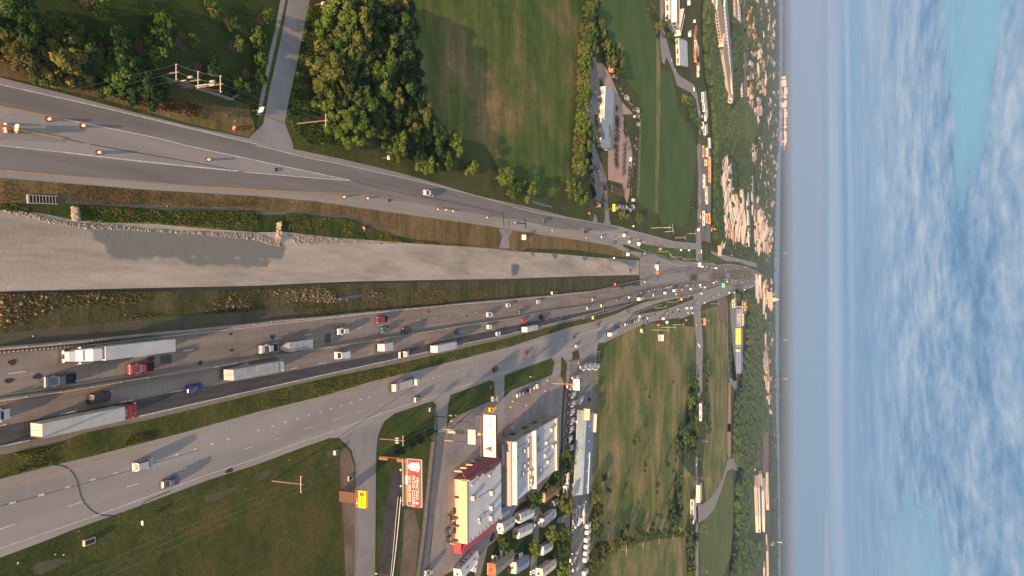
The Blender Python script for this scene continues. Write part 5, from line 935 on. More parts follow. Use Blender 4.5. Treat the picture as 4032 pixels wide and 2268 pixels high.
for k, x, y, rad, lab in (('g', 1400, 80, 3.4, 'green tree just above the cream verge sign'), ('g', 1690, 190, 3.6, 'lit tree at the lower edge of the belt beside the road verge'), ('d', 1570, 90, 3.4, 'dark tree between the lit ones above the verge'), ('g', 1870, 190, 3.8, 'round lit tree leading the strays'), ('g', 1960, 70, 4.4, 'large lit tree at the corner of the hay field'), ('g', 2140, 240, 3.2, 'small round tree second among the strays'), ('g', 2490, 340, 4.2, 'tree standing alone by the hay field, right of the small round one'), ('d', 1780, 60, 3.4, 'dark tree behind the round lit ones'), ('d', 2560, 500, 2.6, 'low dark tree by the verge before the wet ditch')):
    tree(k, 'b1', x, y, rad, lab, 'stray trees along the left road', h=rad*1.9)
for k, x, y, rad, lab in (('d', 40, 950, 4, 'dark tree by the hay field edge, left of a pair'), ('g', 180, 960, 4.6, 'lit green tree of the pair at the hay field edge'), ('g', 770, 960, 6.0, 'largest tree at the end of the hedge by the car yard'), ('g', 880, 1050, 4.5, 'right-hand tree of the big clump at the hedge end'), ('d', 260, 900, 2.5, 'small tree behind the lit pair'), ('o', 1390, 1270, 3.6, 'round olive tree in front of the row of white trucks'), ('o', 1450, 1280, 2.6, 'smaller olive tree beside the round one'), ('o', 1605, 1310, 4, 'olive tree on the corner below the bright field'), ('d', 2400, 310, 6.5, 'large dark tree between the cross road and the white shops'), ('d', 2310, 1180, 5.5, 'dark tree at the far corner of the bright field'), ('d', 2350, 1390, 4, 'dark bush-like tree beside the cross road')):
    tree(k, 'c1', x, y, rad, lab, 'trees round the car yard', h=rad*1.7)
i = 0
for t, s in (('c0', '1000,20 1050,30 960,110 1020,60 970,190 980,290 960,400 920,380 1000,440 930,520 980,560 900,620 1000,640 940,700 900,760 950,820 910,880 970,600 900,970 890,1050 900,1130 920,1200 880,1260 890,1390'), ('c1', '870,40 900,130 850,200 920,260 990,250 850,310 900,380 840,440 920,470 850,540 870,600 830,660 850,720')):
    for tt, x, y in pts(t, s):
        tree('grgogd'[i % 6] if i in (5,) else 'gogdgo'[i % 6], tt, x, y, (4.6, 4, 3.8, 5.2, 4.2)[i % 5], 'leafy tree in the dense hedge behind the hay field' if i not in (5,) else 'rust-coloured tree in the hedge near its top end', None if i == 5 else 'trees of the dense hedge', h=8); i += 1
tree('r', 'c0', 985, 300, 4.5, 'reddish bare tree in the hedge beside the distant pole', None)
for j, (tt, x, y) in enumerate(pts('c0', '1090,300 1100,420 1150,470 1170,540 1220,600 1280,640 1330,620 1220,680 1290,720 1340,760 1350,830 1370,890 1250,770 1320,700 1760,110 1850,350 1950,300 2010,450 2180,1240 2210,1300 2240,1340')):
    tree('ogd'[j % 3], tt, x, y, (4.5, 5.5, 4)[j % 3], ['olive', 'green', 'dark'][j % 3]+' tree '+('in the clump behind the car yard' if j < 14 else 'beside the curving field edge'), 'trees behind the car yard', h=8)
j = 0
for t, s, rr in (('c3', '2320,500 2340,560 2290,440 2280,720 2330,800 2290,880 2310,960 2280,1040 2180,1100 2200,1180 2330,1060 2340,1160 2300,1240 2330,1300 2290,1390 2180,1230 2150,1330', 8.0), ('c4', '2050,250 2060,300 2050,380 2040,520 2060,600 2045,700 2040,780 2050,850 2180,930 2250,980 2180,1030 2220,1090 2180,1150 2200,1220 2190,1290 2210,1350 2180,1420 1970,740 2000,800', 6.5), ('c4', '1020,380 1030,450 1040,680 1010,820 1040,860 1060,640', 4),
                 ('c4', '1000,1150 1060,1120 1130,1110 1200,1090 1260,1070 1330,1050 1400,1030 1460,1040 1560,930 1640,960 1720,930 1800,920 1880,910 1940,920 2020,930 2080,950 1000,1270 1060,1240', 4)):
    for tt, x, y in pts(t, s):
        tree('fF'[j % 3 == 0] if tt != 'c4' or x > 1500 else 'do'[j % 2], tt, x, y, rr*(.9, 1.15, 1.0)[j % 3], 'dark tree in the line '+('along the cross road' if x > 2000 else 'edging the scrub field'), 'trees along the cross road' if x > 2000 else 'trees of the field hedge', h=rr*1.6); j += 1
for x, y, rr in ((1375, 325, 2.4), (1350, 480, 2), (1185, 410, 2.2), (1130, 255, 2.6), (1770, 325, 3), (1770, 430, 1.6), (1895, 90, 3.6), (1970, 170, 2.2), (2000, 30, 2), (1985, 340, 2.8), (1910, 560, 4.4), (1960, 530, 2.6), (1975, 635, 2.4), (1920, 700, 2.6), (1820, 725, 2.4), (1780, 705, 1.8), (1725, 810, 2), (1400, 840, 2.4), (1340, 985, 4), (1630, 95, 2), (1615, 165, 1.6), (1640, 450, 1.4), (1540, 560, 1.4), (1045, 565, 2), (1180, 800, .9), (1565, 930, 3)):
    tree('d', 'c4', x, y, rr, 'lone bush dotted on the right-hand scrub field', 'bushes dotted on the scrub field', h=rr*1.5, name='bush', cat='bush')
for x, y, rr in ((85, 970, 2), (1740, 690, 1.6), (1695, 1040, 1.8), (1600, 1200, 1.6), (1550, 1255, 2), (1620, 1250, 1.2), (1725, 1235, 1), (1975, 1200, 1), (2010, 1320, 1.6), (2110, 1020, 2.6), (2040, 500, 1.4), (1700, 585, 1.2), (1520, 90, 1), (1590, 450, .8)):
    if x > 1000: tree('d', 'c3', x, y, rr, 'lone bush dotted on the scrub field beyond the campers', 'bushes dotted on the scrub field', h=rr*1.5, name='bush', cat='bush')
for t, x, y, rr, lab in (('c3', 690, 1400, 3.6, 'dark tree leaning over the last camper'), ('c4', 660, 60, 3.6, 'dark tree behind the grey-walled shop'), ('c4', 680, 150, 3, 'dark tree beside the satellite dish roof'), ('c4', 570, 260, 4.2, 'tree at the corner behind the brown wall'), ('c4', 440, 380, 2.6, 'small tree over the tan shed'), ('c4', 260, 500, 4.2, 'tree in front of the tan shed'), ('c4', 640, 590, 5, 'big round tree beside the gravel road to the yard'), ('c4', 470, 940, 4, 'left half of the big tree clump over the mobile homes'), ('c4', 620, 960, 5, 'middle of the big tree clump over the mobile homes'), ('c4', 600, 1120, 5, 'lower part of the big tree clump over the mobile homes'), ('c4', 260, 1110, 4.4, 'tree between the two middle mobile homes'), ('c4', 480, 1220, 2, 'small green tree beside the sunlit mobile home'), ('c4', 620, 1380, 4.6, 'dark tree at the bottom edge beside the boats'), ('b3', 2480, 1090, 3.4, 'olive tree by the corner of the maroon wall'), ('b3', 2500, 1200, 3, 'second olive tree by the maroon wall'), ('b3', 1780, 15, 1.7, 'small dark tree at the top of a row of four on the lawn'), ('b3', 1655, 70, 1.7, 'second small dark tree of four on the lawn'), ('b3', 1560, 125, 1.7, 'third small dark tree of four on the lawn'), ('b3', 1455, 180, 1.7, 'last small dark tree of four on the lawn')):
    tree('dog'[int(x) % 3] if t == 'c4' else 'd', t, x, y, rr, lab, None, h=rr*1.7)
# weeds, rubble and far woods nobody could count
def inpoly(P, x, y):
    c = False
    for i in range(len(P)):
        a, b_ = P[i], P[i-1]
        if (a[1] > y) != (b_[1] > y) and x < (b_[0]-a[0])*(y-a[1])/(b_[1]-a[1])+a[0]: c = not c
    return c
from mathutils import noise as mnoise
def clump(x, y, sc=.14): return mnoise.noise(Vector((x*sc, y*sc*.45, 3.7)))
def scatter(P, n, rg, cl=None):
    xs = [p[0] for p in P]; ys = [p[1] for p in P]; k = 0; out = []
    while len(out) < n and k < n*40:
        k += 1; x = rg.uniform(min(xs), max(xs)); y = rg.uniform(min(ys), max(ys))
        if inpoly(P, x, y) and (cl is None or clump(x, y) > cl+rg.uniform(-.18, .18)): out.append((x, y))
    return out
ICO = {}
def blob(bm, x, y, z, rx, rz_, rg, mi=0, sub=1):
    if sub not in ICO:
        t = bmesh.new(); bmesh.ops.create_icosphere(t, subdivisions=sub, radius=1); t.verts.index_update(); ICO[sub] = ([v.co.copy() for v in t.verts], [[v.index for v in f.verts] for f in t.faces]); t.free()
    vs = []
    for c in ICO[sub][0]:
        j = rg.uniform(.75, 1.25); vs.append(bm.verts.new((x+c.x*rx*j, y+c.y*rx*j, z+c.z*rz_*j)))
    return [bm.faces.new([vs[i] for i in f]) for f in ICO[sub][1]]
def rocks(name, polys, n, r0, r1, mt):
    rg = random.Random(len(name)+n); b = bmesh.new()
    for t, s in polys:
        P = [(p.x, p.y) for p in gp(t, s)]
        for x, y in scatter(P, n, rg, .08 if name == 'rubble' else None): r_ = rg.uniform(r0, r1)*(.6+.8*rg.random()**3); blob(b, x, y, r_*.35, r_, r_*.8, rg, 0, 1)
    return mesh_obj(name, b, mt, kind='stuff')
rocks('rubble', [('a2', '0,60 1200,60 2500,30 2500,200 2000,260 1400,290 700,330 0,370'), ('b2', '0,10 300,15 500,0 900,0 1300,60 800,150 400,130 300,170 0,200')], 620, .08, .30, mat('rubble_stone', (.22, .17, .11), .95, var=.35, scale=.8))
rocks('spoil_lumps', [('a1', '0,670 150,700 350,750 480,790 700,830 900,850 880,810 700,790 500,760 300,690 0,668'), ('a1', '700,800 1100,810 1500,860 1900,880 2576,900 2576,960 2200,930 1900,895 1500,880 1050,850 750,840'), ('b1', '0,900 250,1000 240,1030 100,1000 0,960'), ('b1', '310,900 700,940 1400,1000 1400,1010 700,1000 400,1010')], 1300, .06, .22, mat('spoil', (.30, .26, .205), .95, var=.2, scale=.8))
rocks('spoil_heaps', [('a1', '730,640 780,650 775,760 740,770 720,700'), ('b1', '210,800 250,790 240,1000 200,980')], 60, .3, .7, mat('spoil', (.36, .30, .22), .95))
def weeds(name, polys, n, h, mt, seed=3):
    rg = random.Random(seed); b = bmesh.new(); lay = b.faces.layers.float.new('leaf_tint')
    for t, s in polys:
        P = [(p.x, p.y) for p in gp(t, s)]
        for x, y in scatter(P, n, rg, -.02):
            tn = rg.random()
            for k in range(4):
                a = rg.random()*6.28; w = h*rg.uniform(.3, .8); dx, dy = math.cos(a)*w, math.sin(a)*w; hh_ = h*rg.uniform(.4, 1.1)
                f = b.faces.new([b.verts.new((x-dx*.4, y-dy*.4, 0)), b.verts.new((x+dy*.4, y-dx*.4, .02)), b.verts.new((x+dx, y+dy, hh_))]); f[lay] = tn
    return mesh_obj(name, b, mt, kind='stuff')
weeds('median_weeds', [('a2', '0,45 2576,20 2576,230 1500,300 700,340 0,400'), ('b2', '0,0 2000,20 2576,30 2576,100 1850,170 1250,220 700,260 0,260')], 4200, .38, leafmat('weed_mix', (.030, .045, .012), (.065, .080, .018), (.15, .115, .045)))
weeds('ditch_plants', [('a1', '0,600 700,610 1500,660 2576,680 2576,880 2100,840 1500,790 1000,785 600,740 0,660'), ('b1', '300,700 900,760 1500,960 2300,1040 1500,995 700,930 320,880')], 2400, .5, leafmat('ditch_mix', (.03, .06, .01), (.07, .13, .018), (.16, .14, .04)))
weeds('dry_tufts', [('a1', '0,350 1500,480 2576,530 2576,640 1500,620 0,580'), ('b1', '0,530 1100,660 2400,850 2420,1030 1500,960 1000,740 0,650')], 2600, .26, leafmat('dry_mix', (.09, .07, .025), (.18, .115, .045), (.27, .17, .08)))
weeds('verge_tufts', [('a3', '0,240 500,140 880,20 1500,20 1500,80 500,330 0,460'), ('b2', '0,1080 1400,780 2576,540 2576,575 1700,800 700,1070 0,1230')], 2200, .4, leafmat('verge_mix', (.05, .07, .014), (.10, .12, .025), (.22, .16, .05)))
weeds('roadside_brush', [('a0', '0,600 900,850 1500,950 2400,1150 2540,1300 1500,1090 600,850 0,740')], 2200, .6, leafmat('brush_mix', (.06, .06, .02), (.14, .11, .03), (.24, .14, .06)))
weeds('woodland_edge_weeds', [('b0', '520,60 700,150 560,700 640,1000 800,1300 1250,1400 1300,1449 480,1449 300,1200 400,720')], 2600, .8, leafmat('edge_mix', (.03, .06, .01), (.07, .12, .018), (.12, .14, .03)))
# ================================================================ THE ROADSIDE BUSINESSES: lots, buildings, signs
sheet('shop_lawn', 'b3', '1190,1700 1190,1449 1200,400 1212,110 1300,-90 @b2 1290,1345 1400,1262 1700,1162 1780,1142 1815,1180 1830,1449 @b3 1800,120 1700,900 1600,1449 1590,1700', M_shop, .012)
sheet('side_lawn', 'b2', '1930,1180 1952,1090 2350,932 2395,942 2400,1100 2210,1180 1960,1330 1915,1345 1910,1300', M_shop, .012)
sheet('side_lawn', 'c3', '0,375 500,197 535,242 538,395 400,430 0,610 @b2 2490,1090 2500,880', M_shop, .012)
sheet('side_lawn', 'c3', '612,420 625,170 760,117 775,200 700,260 690,400 660,800 640,1449 620,1449 635,900 650,490', M_shop, .012)
sheet('side_lawn', 'c3', '850,85 1000,42 1018,80 870,190 845,190', M_shop, .012)
sheets('bare_soil', [('b3', '1380,380 1450,350 1460,800 1400,1449 1240,1449 1270,900'), ], gmat('dark_bare_soil', [(.2, 1, [(.3, G_(.06, .055, .05)), (.7, G_(.11, .10, .095))], 1)], .95, .3, 2), .016)
sheets('reddish_soil', [('b3', '1490,780 1590,780 1650,1000 1600,1449 1450,1449 1480,1100')], M_soil, .018)
sheet('shop_drive', 'b3', '1810,-300 1910,-300 1895,0 1870,300 1800,800 1750,1200 1740,1600 1620,1600 1640,1449 1680,900 1760,300', mat('drive_asphalt', (.15, .15, .16), .85, var=.1, scale=.3), .014)
sheet('shop_lot', 'b2', '1960,1325 2190,1222 2350,1145 2400,1120 2490,1110 @c3 0,600 500,408 540,398 625,440 655,490 640,700 625,1000 610,1449 @c4 560,0 530,140 300,470 100,560 @b3 2400,1100 2090,1330 1880,1449 1820,1600 1720,1600 1760,1200 1800,800 1870,300 1900,0', M_lot, .016)
bm = bmesh.new()
for t, s, w in (('w', '380,1400 560,1290 760,1180 940,1060', .35), ('b3', '1975,400 2250,180', .3), ('c3', '0,1140 250,980 440,880', .3), ('c3', '440,880 442,760 505,710', .2), ('b3', '2400,470 2420,80', .3), ('b3', '1940,830 1945,400 1975,340', .45)): ribbon(bm, gp(t, s), w, .030)
struct('yellow_markings', bm, M_yell)
bm = bmesh.new()
for t, s in (('w', '500,1040 680,950 940,800'), ('w', '480,730 700,610 940,490'), ('c3', '0,975 250,850 500,712'), ('c3', '0,755 300,620 515,535'), ('b3', '1865,900 1870,680')): ribbon(bm, gp(t, s), .16, .030)
struct('red_markings', bm, mat('red_paint', (.30, .05, .05), .8))
bm = bmesh.new()
for t, x, y, m_ in (('w', 462, 1105, 0), ('w', 1358, 1063, 0), ('c3', 600, 810, 0)):
    c = at(t, x, y); box(bm, c.x-.55, c.x+.55, c.y-.9, c.y+.9, .029, .032)
struct('accessible_bay_markings', bm, mat('bay_blue', (.08, .22, .55), .7))
bm = bmesh.new()
for t, s, w in (('b3', '1243,-20 1210,110 1200,400 1190,1449', .2), ('b3', '965,180 1002,330 1002,700 990,1449', .2), ('b2', '1782,1142 1818,1182 1832,1449', .2), ('b2', '1952,1090 1930,1180 1912,1449', .2), ('c3', '500,196 537,242 540,400', .2), ('c3', '612,430 622,170', .2), ('w', '370,490 560,390 790,290 1120,150', .2), ('w', '790,300 790,520', .2), ('w', '820,300 815,520', .2), ('w', '360,490 355,880', .2), ('b2', '2395,942 2402,1120', .2)):
    P = smoothline(gp(t, s), 3)
    ribbon(bm, P, w, .17); ribbon(bm, P, w+.1, .1, off=0)
struct('kerbs', bm, M_curb)
bm = bmesh.new(); ribbon(bm, gp('b3', '1775,95 1755,250 1715,650 1690,900 1655,1200 1620,1449 1600,1600'), 2.6, .35); ribbon(bm, gp('b3', '1755,95 1735,250 1695,650 1670,900 1635,1200 1600,1449 1580,1600'), .2, .2); struct('block_path', bm, gmat('tan_blocks', [(.5, .3, [(.3, G_(.25, .19, .14)), (.7, G_(.33, .26, .20))], 1)], .9))
bm = bmesh.new()
for p in resample(gp('b3', '1775,95 1755,250 1715,650 1690,900 1655,1200 1620,1449'), 3.0): box(bm, p.x-.05, p.x+.05, p.y-1.5, p.y+1.5, .36, .37)
struct('block_path_joints', bm, M_tar)
for s, lab in (('1425,650 1400,900 1375,1200 1350,1449', 'thinner of two white pipes lying across the bare soil'), ('1452,650 1430,900 1400,1200 1370,1449', 'thicker of two white pipes lying across the bare soil')):
    b = bmesh.new(); P = gp('b3', s)
    for p, q in zip(P, P[1:]): tube(b, p+Vector((0, 0, .2)), q+Vector((0, 0, .2)), .06 if 'thinner' in lab else .11, n=6)
    mesh_obj('white_pipe', b, mat('pvc_white', (.6, .6, .6), .5), label=lab, cat='pipe')
# --- helpers for buildings in true measure
def part(root, name, mt, fn):
    b = bmesh.new(); fn(b)
    return mesh_obj(name, b, mt, root)
def bx(root, name, mt, *a, **k): return part(root, name, mt, lambda b: box(b, *a, **k))
ROOFW = mat('white_membrane', (.52, .54, .56), .6, var=.16, scale=.12); TANW = mat('tan_siding', (.55, .38, .24), .8, var=.06, scale=1.5); MARO = mat('maroon_metal', (.30, .045, .055), .5, var=.1, scale=.5); STUC = mat('grey_stucco', (.30, .28, .26), .9, var=.05, scale=.8); DOORB = mat('dark_opening', (.02, .02, .022), .5); STONE = mat('pillar_stone', (.5, .36, .2), .9, var=.3, scale=3); WINM = mat('window_glass', (.05, .06, .07), .1, spec=.7); ACM = mat('ac_casing', (.36, .345, .33), .6, var=.1, scale=2); WHW = mat('white_wall', (.56, .55, .52), .7, var=.12, scale=.3); CRW = mat('cream_wall', (.50, .44, .36), .8, var=.12, scale=.3); BLR = mat('blue_grey_metal', (.16, .22, .30), .45, var=.12, scale=.3); GRR = mat('grey_shingle', (.20, .19, .18), .9, var=.15, scale=.5); BRR = mat('brown_roofing', (.20, .12, .075), .9, var=.12, scale=.4); REDW = mat('red_siding', (.55, .10, .04), .7); TAR_ = mat('tan_roof', (.38, .29, .2), .9, var=.1, scale=.3)
def ac(root, x, y, z, w=1.1, l=1.6, h=1.1):
    a = bx(root, 'roof_unit', ACM, x-w/2, x+w/2, y-l/2, y+l/2, z, z+h); part(a, 'fan', TRM, lambda b: tube(b, (x, y, z+h), (x, y, z+h+.04), .35, n=10)); return a
# restaurant: white roof, tan wall, maroon awning
O = Vector((86, 264, 0)); r = empty('restaurant', tuple(O), 0, 'restaurant with a white flat roof, tan front wall and a maroon awning along one side', 'restaurant')
X0, X1, Y0, Y1, HB = -12.3, 12.2, -17.2, 17, 5.6
bx(r, 'wall', TANW, X0, X1, Y0, Y1, 0, HB); bx(r, 'roof', ROOFW, X0+.25, X1-.05, Y0+.2, Y1-.2, HB+.002, HB+.12)
part(r, 'parapet', STUC, lambda b: [box(b, X0-.25, X0+.25, a, c, 3.2, h_) for a, c, h_ in ((Y0, -11, 6.6), (-11.0, -7, 7.2), (-7, 5, 7.9), (5, 10, 7.2), (10, Y1, 6.6))])
part(r, 'parapet_trim', MARO, lambda b: [box(b, X0-.32, X0+.32, a, c, h_, h_+.22) for a, c, h_ in ((Y0, -11.02, 6.6), (-11.0, -7.02, 7.2), (-7, 5, 7.9), (5.02, 10, 7.2), (10.02, Y1, 6.6))])
def awn(b):
    for a in (Y0, ): pass
    V_ = [b.verts.new(p) for p in ((X0-.3, Y0, 5.1), (X0-.3, Y1, 5.1), (X0-3.4, Y1, 3.5), (X0-3.4, Y0, 3.5), (X0-.3, Y0, 4.9), (X0-.3, Y1, 4.9), (X0-3.4, Y1, 3.3), (X0-3.4, Y0, 3.3))]
    for q in ((0, 1, 2, 3), (7, 6, 5, 4), (0, 3, 7, 4), (3, 2, 6, 7), (2, 1, 5, 6)): b.faces.new([V_[i] for i in q])
part(r, 'awning', MARO, awn)
for k in range(7): bx(r, 'pillar', STONE, X0-3.3, X0-2.7, Y0+.6+k*5.3, Y0+1.2+k*5.3, 0, 3.4)
part(r, 'lean_to_roof', MARO, lambda b: loft(b, [[(X1, Y0-1, 4.9), (X1+4.2, Y0-1, 3.4), (X1+4.2, Y0-1, 3.2), (X1, Y0-1, 4.7)], [(X1, Y1, 4.9), (X1+4.2, Y1, 3.4), (X1+4.2, Y1, 3.2), (X1, Y1, 4.7)]]))
bx(r, 'lean_to_wall', MARO, X1, X1+3.9, Y0-.4, Y1, 0, 3.15)
bx(r, 'corner_trim', MARO, X0-.1, X1+.1, Y0-.08, Y0, 0, .4); bx(r, 'roof_edge', MARO, X0, X1, Y0-.1, Y0+.15, HB+.02, HB+.3)
for x, y in ((-1.5, 5.5), (4.5, 5), (8.5, 4.5), (-4.5, -12.8)): ac(r, x, y, HB+.12, 1.8, 2.2, 1.4)
for x, y in ((5.5, -7), (7, -6.2), (-9, 4)): ac(r, x, y, HB+.12, .9, 1.2, .8)
part(r, 'roof_unit', ACM, lambda b: [tube(b, (-9.6, y, HB+.1), (-9.6, y, HB+.8), .4) for y in (-13.5, -12)])
for k in range(8): ac(r, X1-.8+.2*(k % 2), Y0+3+k*3.8, 4.95, .8, 1.3, .8)
part(r, 'door', DOORB, lambda b: [box(b, x, x+1, Y0-.05, Y0-.01, .1, 2.2) for x in (-6, 5)])
for k, y in enumerate((-15, -11.6, 7.5, 11.5, 14.6)): bx(r, 'sign_letters', MATS['maroon_metal'], X0-.33, X0-.26, y, y+1.9, 5.35, 5.75)
REDL = mat('letter_red', (.35, .04, .02), .5); ORL = mat('letter_orange', (.45, .14, .05), .5)
bold(r, 'La Victoria', (X0-.30, 0.5, 6.7), 1.7, REDL, .8).rotation_euler = (R(90), 0, R(-90)); bx(r, 'sign_letters', ORL, X0-.34, X0-.27, -2.6, 3.2, 5.6, 5.95)
def bullhead(b, s=1.0):
    P = [(-.5, .35), (-.95, .55), (-1.15, .95), (-.75, .75), (-.35, .62), (-.15, .7), (.15, .7), (.35, .62), (.75, .75), (1.15, .95), (.95, .55), (.5, .35), (.55, 0), (.3, -.35), (.26, -.8), (0, -1.0), (-.26, -.8), (-.3, -.35), (-.55, 0)]
    vs = [Vector((x*s, 0, z*s)) for x, z in P]; A = [b.verts.new(v) for v in vs]
    for t in tessellate_polygon([vs]): b.faces.new([A[i] for i in t])
# dumpsters beside the restaurant
for t, x, y, lab in (('b3', 1945, 865, 'open olive dumpster, uppermost of three by the tan wall'), ('b3', 1935, 992, 'black dumpster with a white label, middle of three'), ('b3', 1940, 1075, 'black dumpster with a white label, lowest of three')):
    p = at(t, x, y, .8); r2 = empty('dumpster', (p.x, p.y, 0), 0, lab, 'dumpster', 'dumpsters by the tan wall'); part(r2, 'bin', mat('bin_olive', (.07, .08, .05), .6) if 'olive' in lab else TRM, lambda b: loft(b, [[(-1, -.9, .2), (1, -.9, .2), (1, .9, .2), (-1, .9, .2)], [(-1.15, -1.05, 1.5), (1.15, -1.05, 1.5), (1.15, .95, 1.5), (-1.15, .95, 1.5)]]))
    part(r2, 'lid', DOORB if 'olive' in lab else PT['navy'], lambda b: box(b, -1.1, 1.1, -1, .9, 1.52, 1.6))
    if 'label' in lab: part(r2, 'label_plate', SW, lambda b: box(b, -.35, .35, -.5, .1, 1.61, 1.62))
b3a = at('b3', 2010, 990, 1.2); r2 = empty('screen_wall', (b3a.x, b3a.y, 0), 0, 'low tan walls boxing in the two black dumpsters', 'wall'); part(r2, 'wall_panel', CRW, lambda b: [box(b, -4.5, -4.3, -2.5, 2.2, 0, 2.0), box(b, -4.3, 4.3, 2.0, 2.2, 0, 2.0), box(b, 4.3, 4.5, -2.5, 2.2, 0, 2.0)])
# strip shop with grey parapet
yn = at('D', 1283, 1200, 6).y; O = Vector((82, 325, 0)); r = empty('shop_building', (O.x, O.y, 0), 0, 'grey-walled shop building with parapets and many roof units between the restaurant and the campers', 'shop'); a0, a1, b0_, b1_ = -14, 14, max(-37, yn-325), 32
bx(r, 'wall', STUC, a0, a1, b0_, b1_, 0, 6.0); bx(r, 'roof', ROOFW, a0+.4, a1-.4, b0_+.4, b1_-.4, 6.002, 6.1)
part(r, 'parapet', STUC, lambda b: (box(b, a0-.4, a0, b0_, b1_, 2.8, 7.6), box(b, a0, a1, b1_-.4, b1_, 6, 6.9), box(b, a0, a1, b0_-.3, b0_, 5, 6.6)))
bx(r, 'party_wall', WHW, a0+.1, a1-.2, -6.5, -5.7, 6.1, 8.2); bx(r, 'party_wall', WHW, a0+.1, a1, b0_+2, b0_+3, 6.1, 8.4); bx(r, 'party_wall', CRW, a0+.1, a1-.2, b1_-3, b1_-2.4, 6.1, 7.0)
bx(r, 'sloped_strip', CRW, a0+3, a1-1, -12, -6.6, 6.11, 6.5); bx(r, 'front_canopy', STUC, a0+.4, a0+10, b0_-3.2, b0_-.4, 3.4, 3.7)
for x, y in ((-7, -18), (-6, -28), (0, -18), (3, -20), (-8, 2), (-3, 2), (-4, 14), (2, 12), (6, 16), (-9, 22), (0, 24), (7, 4), (9, -9), (11, -9.5), (5, -10)): ac(r, x, y, 6.1, 1.6, 2.2, 1.3)
for y in (-20, -4, 10): bx(r, 'door', DOORB, a0-.45, a0-.41, y, y+3, .1, 2.6)
for y, s in ((-16, 8), (10, 8)): bx(r, 'sign_board', mat('slate_board', (.10, .11, .12), .5), a0-.5, a0-.42, y, y+s, 5.2, 6.2)
# long metal shed behind the campers
r = empty('metal_shed', (99.5, 414.5, 0), R(-12.5), 'long metal shed with one glassy sunlit slope and one blue-grey slope behind the campers', 'shed'); w_ = 24.5; d_ = 19
bx(r, 'wall', WHW, -w_, w_, -6, d_, 0, 4.4)
part(r, 'front_roof_slope', mat('fibreglass_roof', (.42, .48, .46), .4, var=.25, scale=.12), lambda b: loft(b, [[(-w_, -15, 3.7), (-w_, -3, 5.9), (-w_, -3, 5.7), (-w_, -15, 3.5)], [(w_, -15, 3.7), (w_, -3, 5.9), (w_, -3, 5.7), (w_, -15, 3.5)]]))
part(r, 'rear_roof_slope', BLR, lambda b: loft(b, [[(-w_, -2.95, 5.95), (-w_, d_+.5, 4.7), (-w_, d_+.5, 4.5), (-w_, -2.95, 5.7)], [(w_, -2.95, 5.95), (w_, d_+.5, 4.7), (w_, d_+.5, 4.5), (w_, -2.95, 5.7)]]))
bx(r, 'roof_ridge', mat('ridge_white', (.6, .6, .58), .5), 0, w_, d_-9, d_-8.2, 5.3, 5.7); bx(r, 'false_front', TANW, -w_-1.2, -w_+5.5, -6, -5.6, 4.2, 8.6); bx(r, 'false_front', CRW, -w_+.5, -w_+12, d_, d_+.5, 4, 6.5)
for k in range(6): bx(r, 'skylight', ROOFW, -w_+8+k*9, -w_+9.2+k*9, 6, 7.6, 5.4, 5.55)
bx(r, 'dish', ROOFW, -2, -.8, -9, -7.8, 5.0, 5.3)
# gravel yards
sheet('camper_yard', 'c3', '700,255 775,215 860,205 1080,125 1065,330 1045,820 1040,1449 @c4 960,480 930,800 880,1449 690,1449 720,1100 700,900 740,480 600,300 @c3 640,1300 665,700', M_grav2, .014)
sheet('park_lanes', 'c4', '270,600 345,610 340,760 325,1000 295,1449 210,1449 255,1000 265,800', M_grav2, .014); sheet('park_lanes', 'c4', '560,740 720,680 720,900 700,1000 640,800 540,800', M_grav2, .014); sheet('park_lanes', 'b3', '2250,1060 2380,1000 2330,1160 2260,1449 2240,1600 2180,1600', M_grav2, .014)
sheet('park_grass', 'b3', '1850,1500 2090,1300 2300,1130 2480,1000 @c4 60,600 250,480 560,200 640,300 700,480 690,1449 -100,1449', M_lawn, .010)
# mobile homes
HM = 0
def home(t, x1, y1, x2, y2, w, h, wall, roof, lab, porch=False, name='mobile_home', front=None):
    a, c = at(t, x1, y1, h), at(t, x2, y2, h); d = c-a; L = d.length; rz = math.atan2(-d.x, d.y); r = empty(name, ((a.x+c.x)/2, (a.y+c.y)/2, 0), rz, lab, 'mobile home' if name == 'mobile_home' else 'shed', 'mobile homes' if name == 'mobile_home' else None)
    bx(r, 'wall', wall, -w/2, w/2, -L/2, L/2, .4, h-.6); bx(r, 'skirting', STUC, -w/2+.05, w/2-.05, -L/2+.05, L/2-.05, 0, .4)
    if front: bx(r, 'end_wall', front, -w/2, w/2, -L/2-.03, -L/2, .4, h-.6)
    part(r, 'roof', roof, lambda b: loft(b, [[(-w/2-.2, y, h-.62), (w/2+.2, y, h-.62), (w/2+.2, y, h-.5), (0, y, h+.15), (-w/2-.2, y, h-.5)] for y in (-L/2-.25, L/2+.25)]))
    for y in (-L*.3, 0, L*.3): bx(r, 'window', WINM, -w/2-.04, -w/2-.01, y-.6, y+.6, 1.4, 2.3)
    bx(r, 'window', WINM, -.5, .5, -L/2-.07, -L/2-.04, 1.3, 2.2); bx(r, 'door', DOORB, -w/2-.05, -w/2-.01, -L*.18, -L*.18+.9, .5, 2.4)
    for y in (-L*.2, L*.25): bx(r, 'roof_vent', TRM, -.9, -.4, y-.4, y+.4, h-.2, h+.15)
    if porch: bx(r, 'porch_deck', WOOD, -w/2-2.6, -w/2-.1, -2, 2.4, .3, .6); bx(r, 'porch_roof', mat('porch_metal', (.5, .5, .5), .5), -w/2-2.7, -w/2-.2, -2.2, 2.6, 2.5, 2.6)
    return r
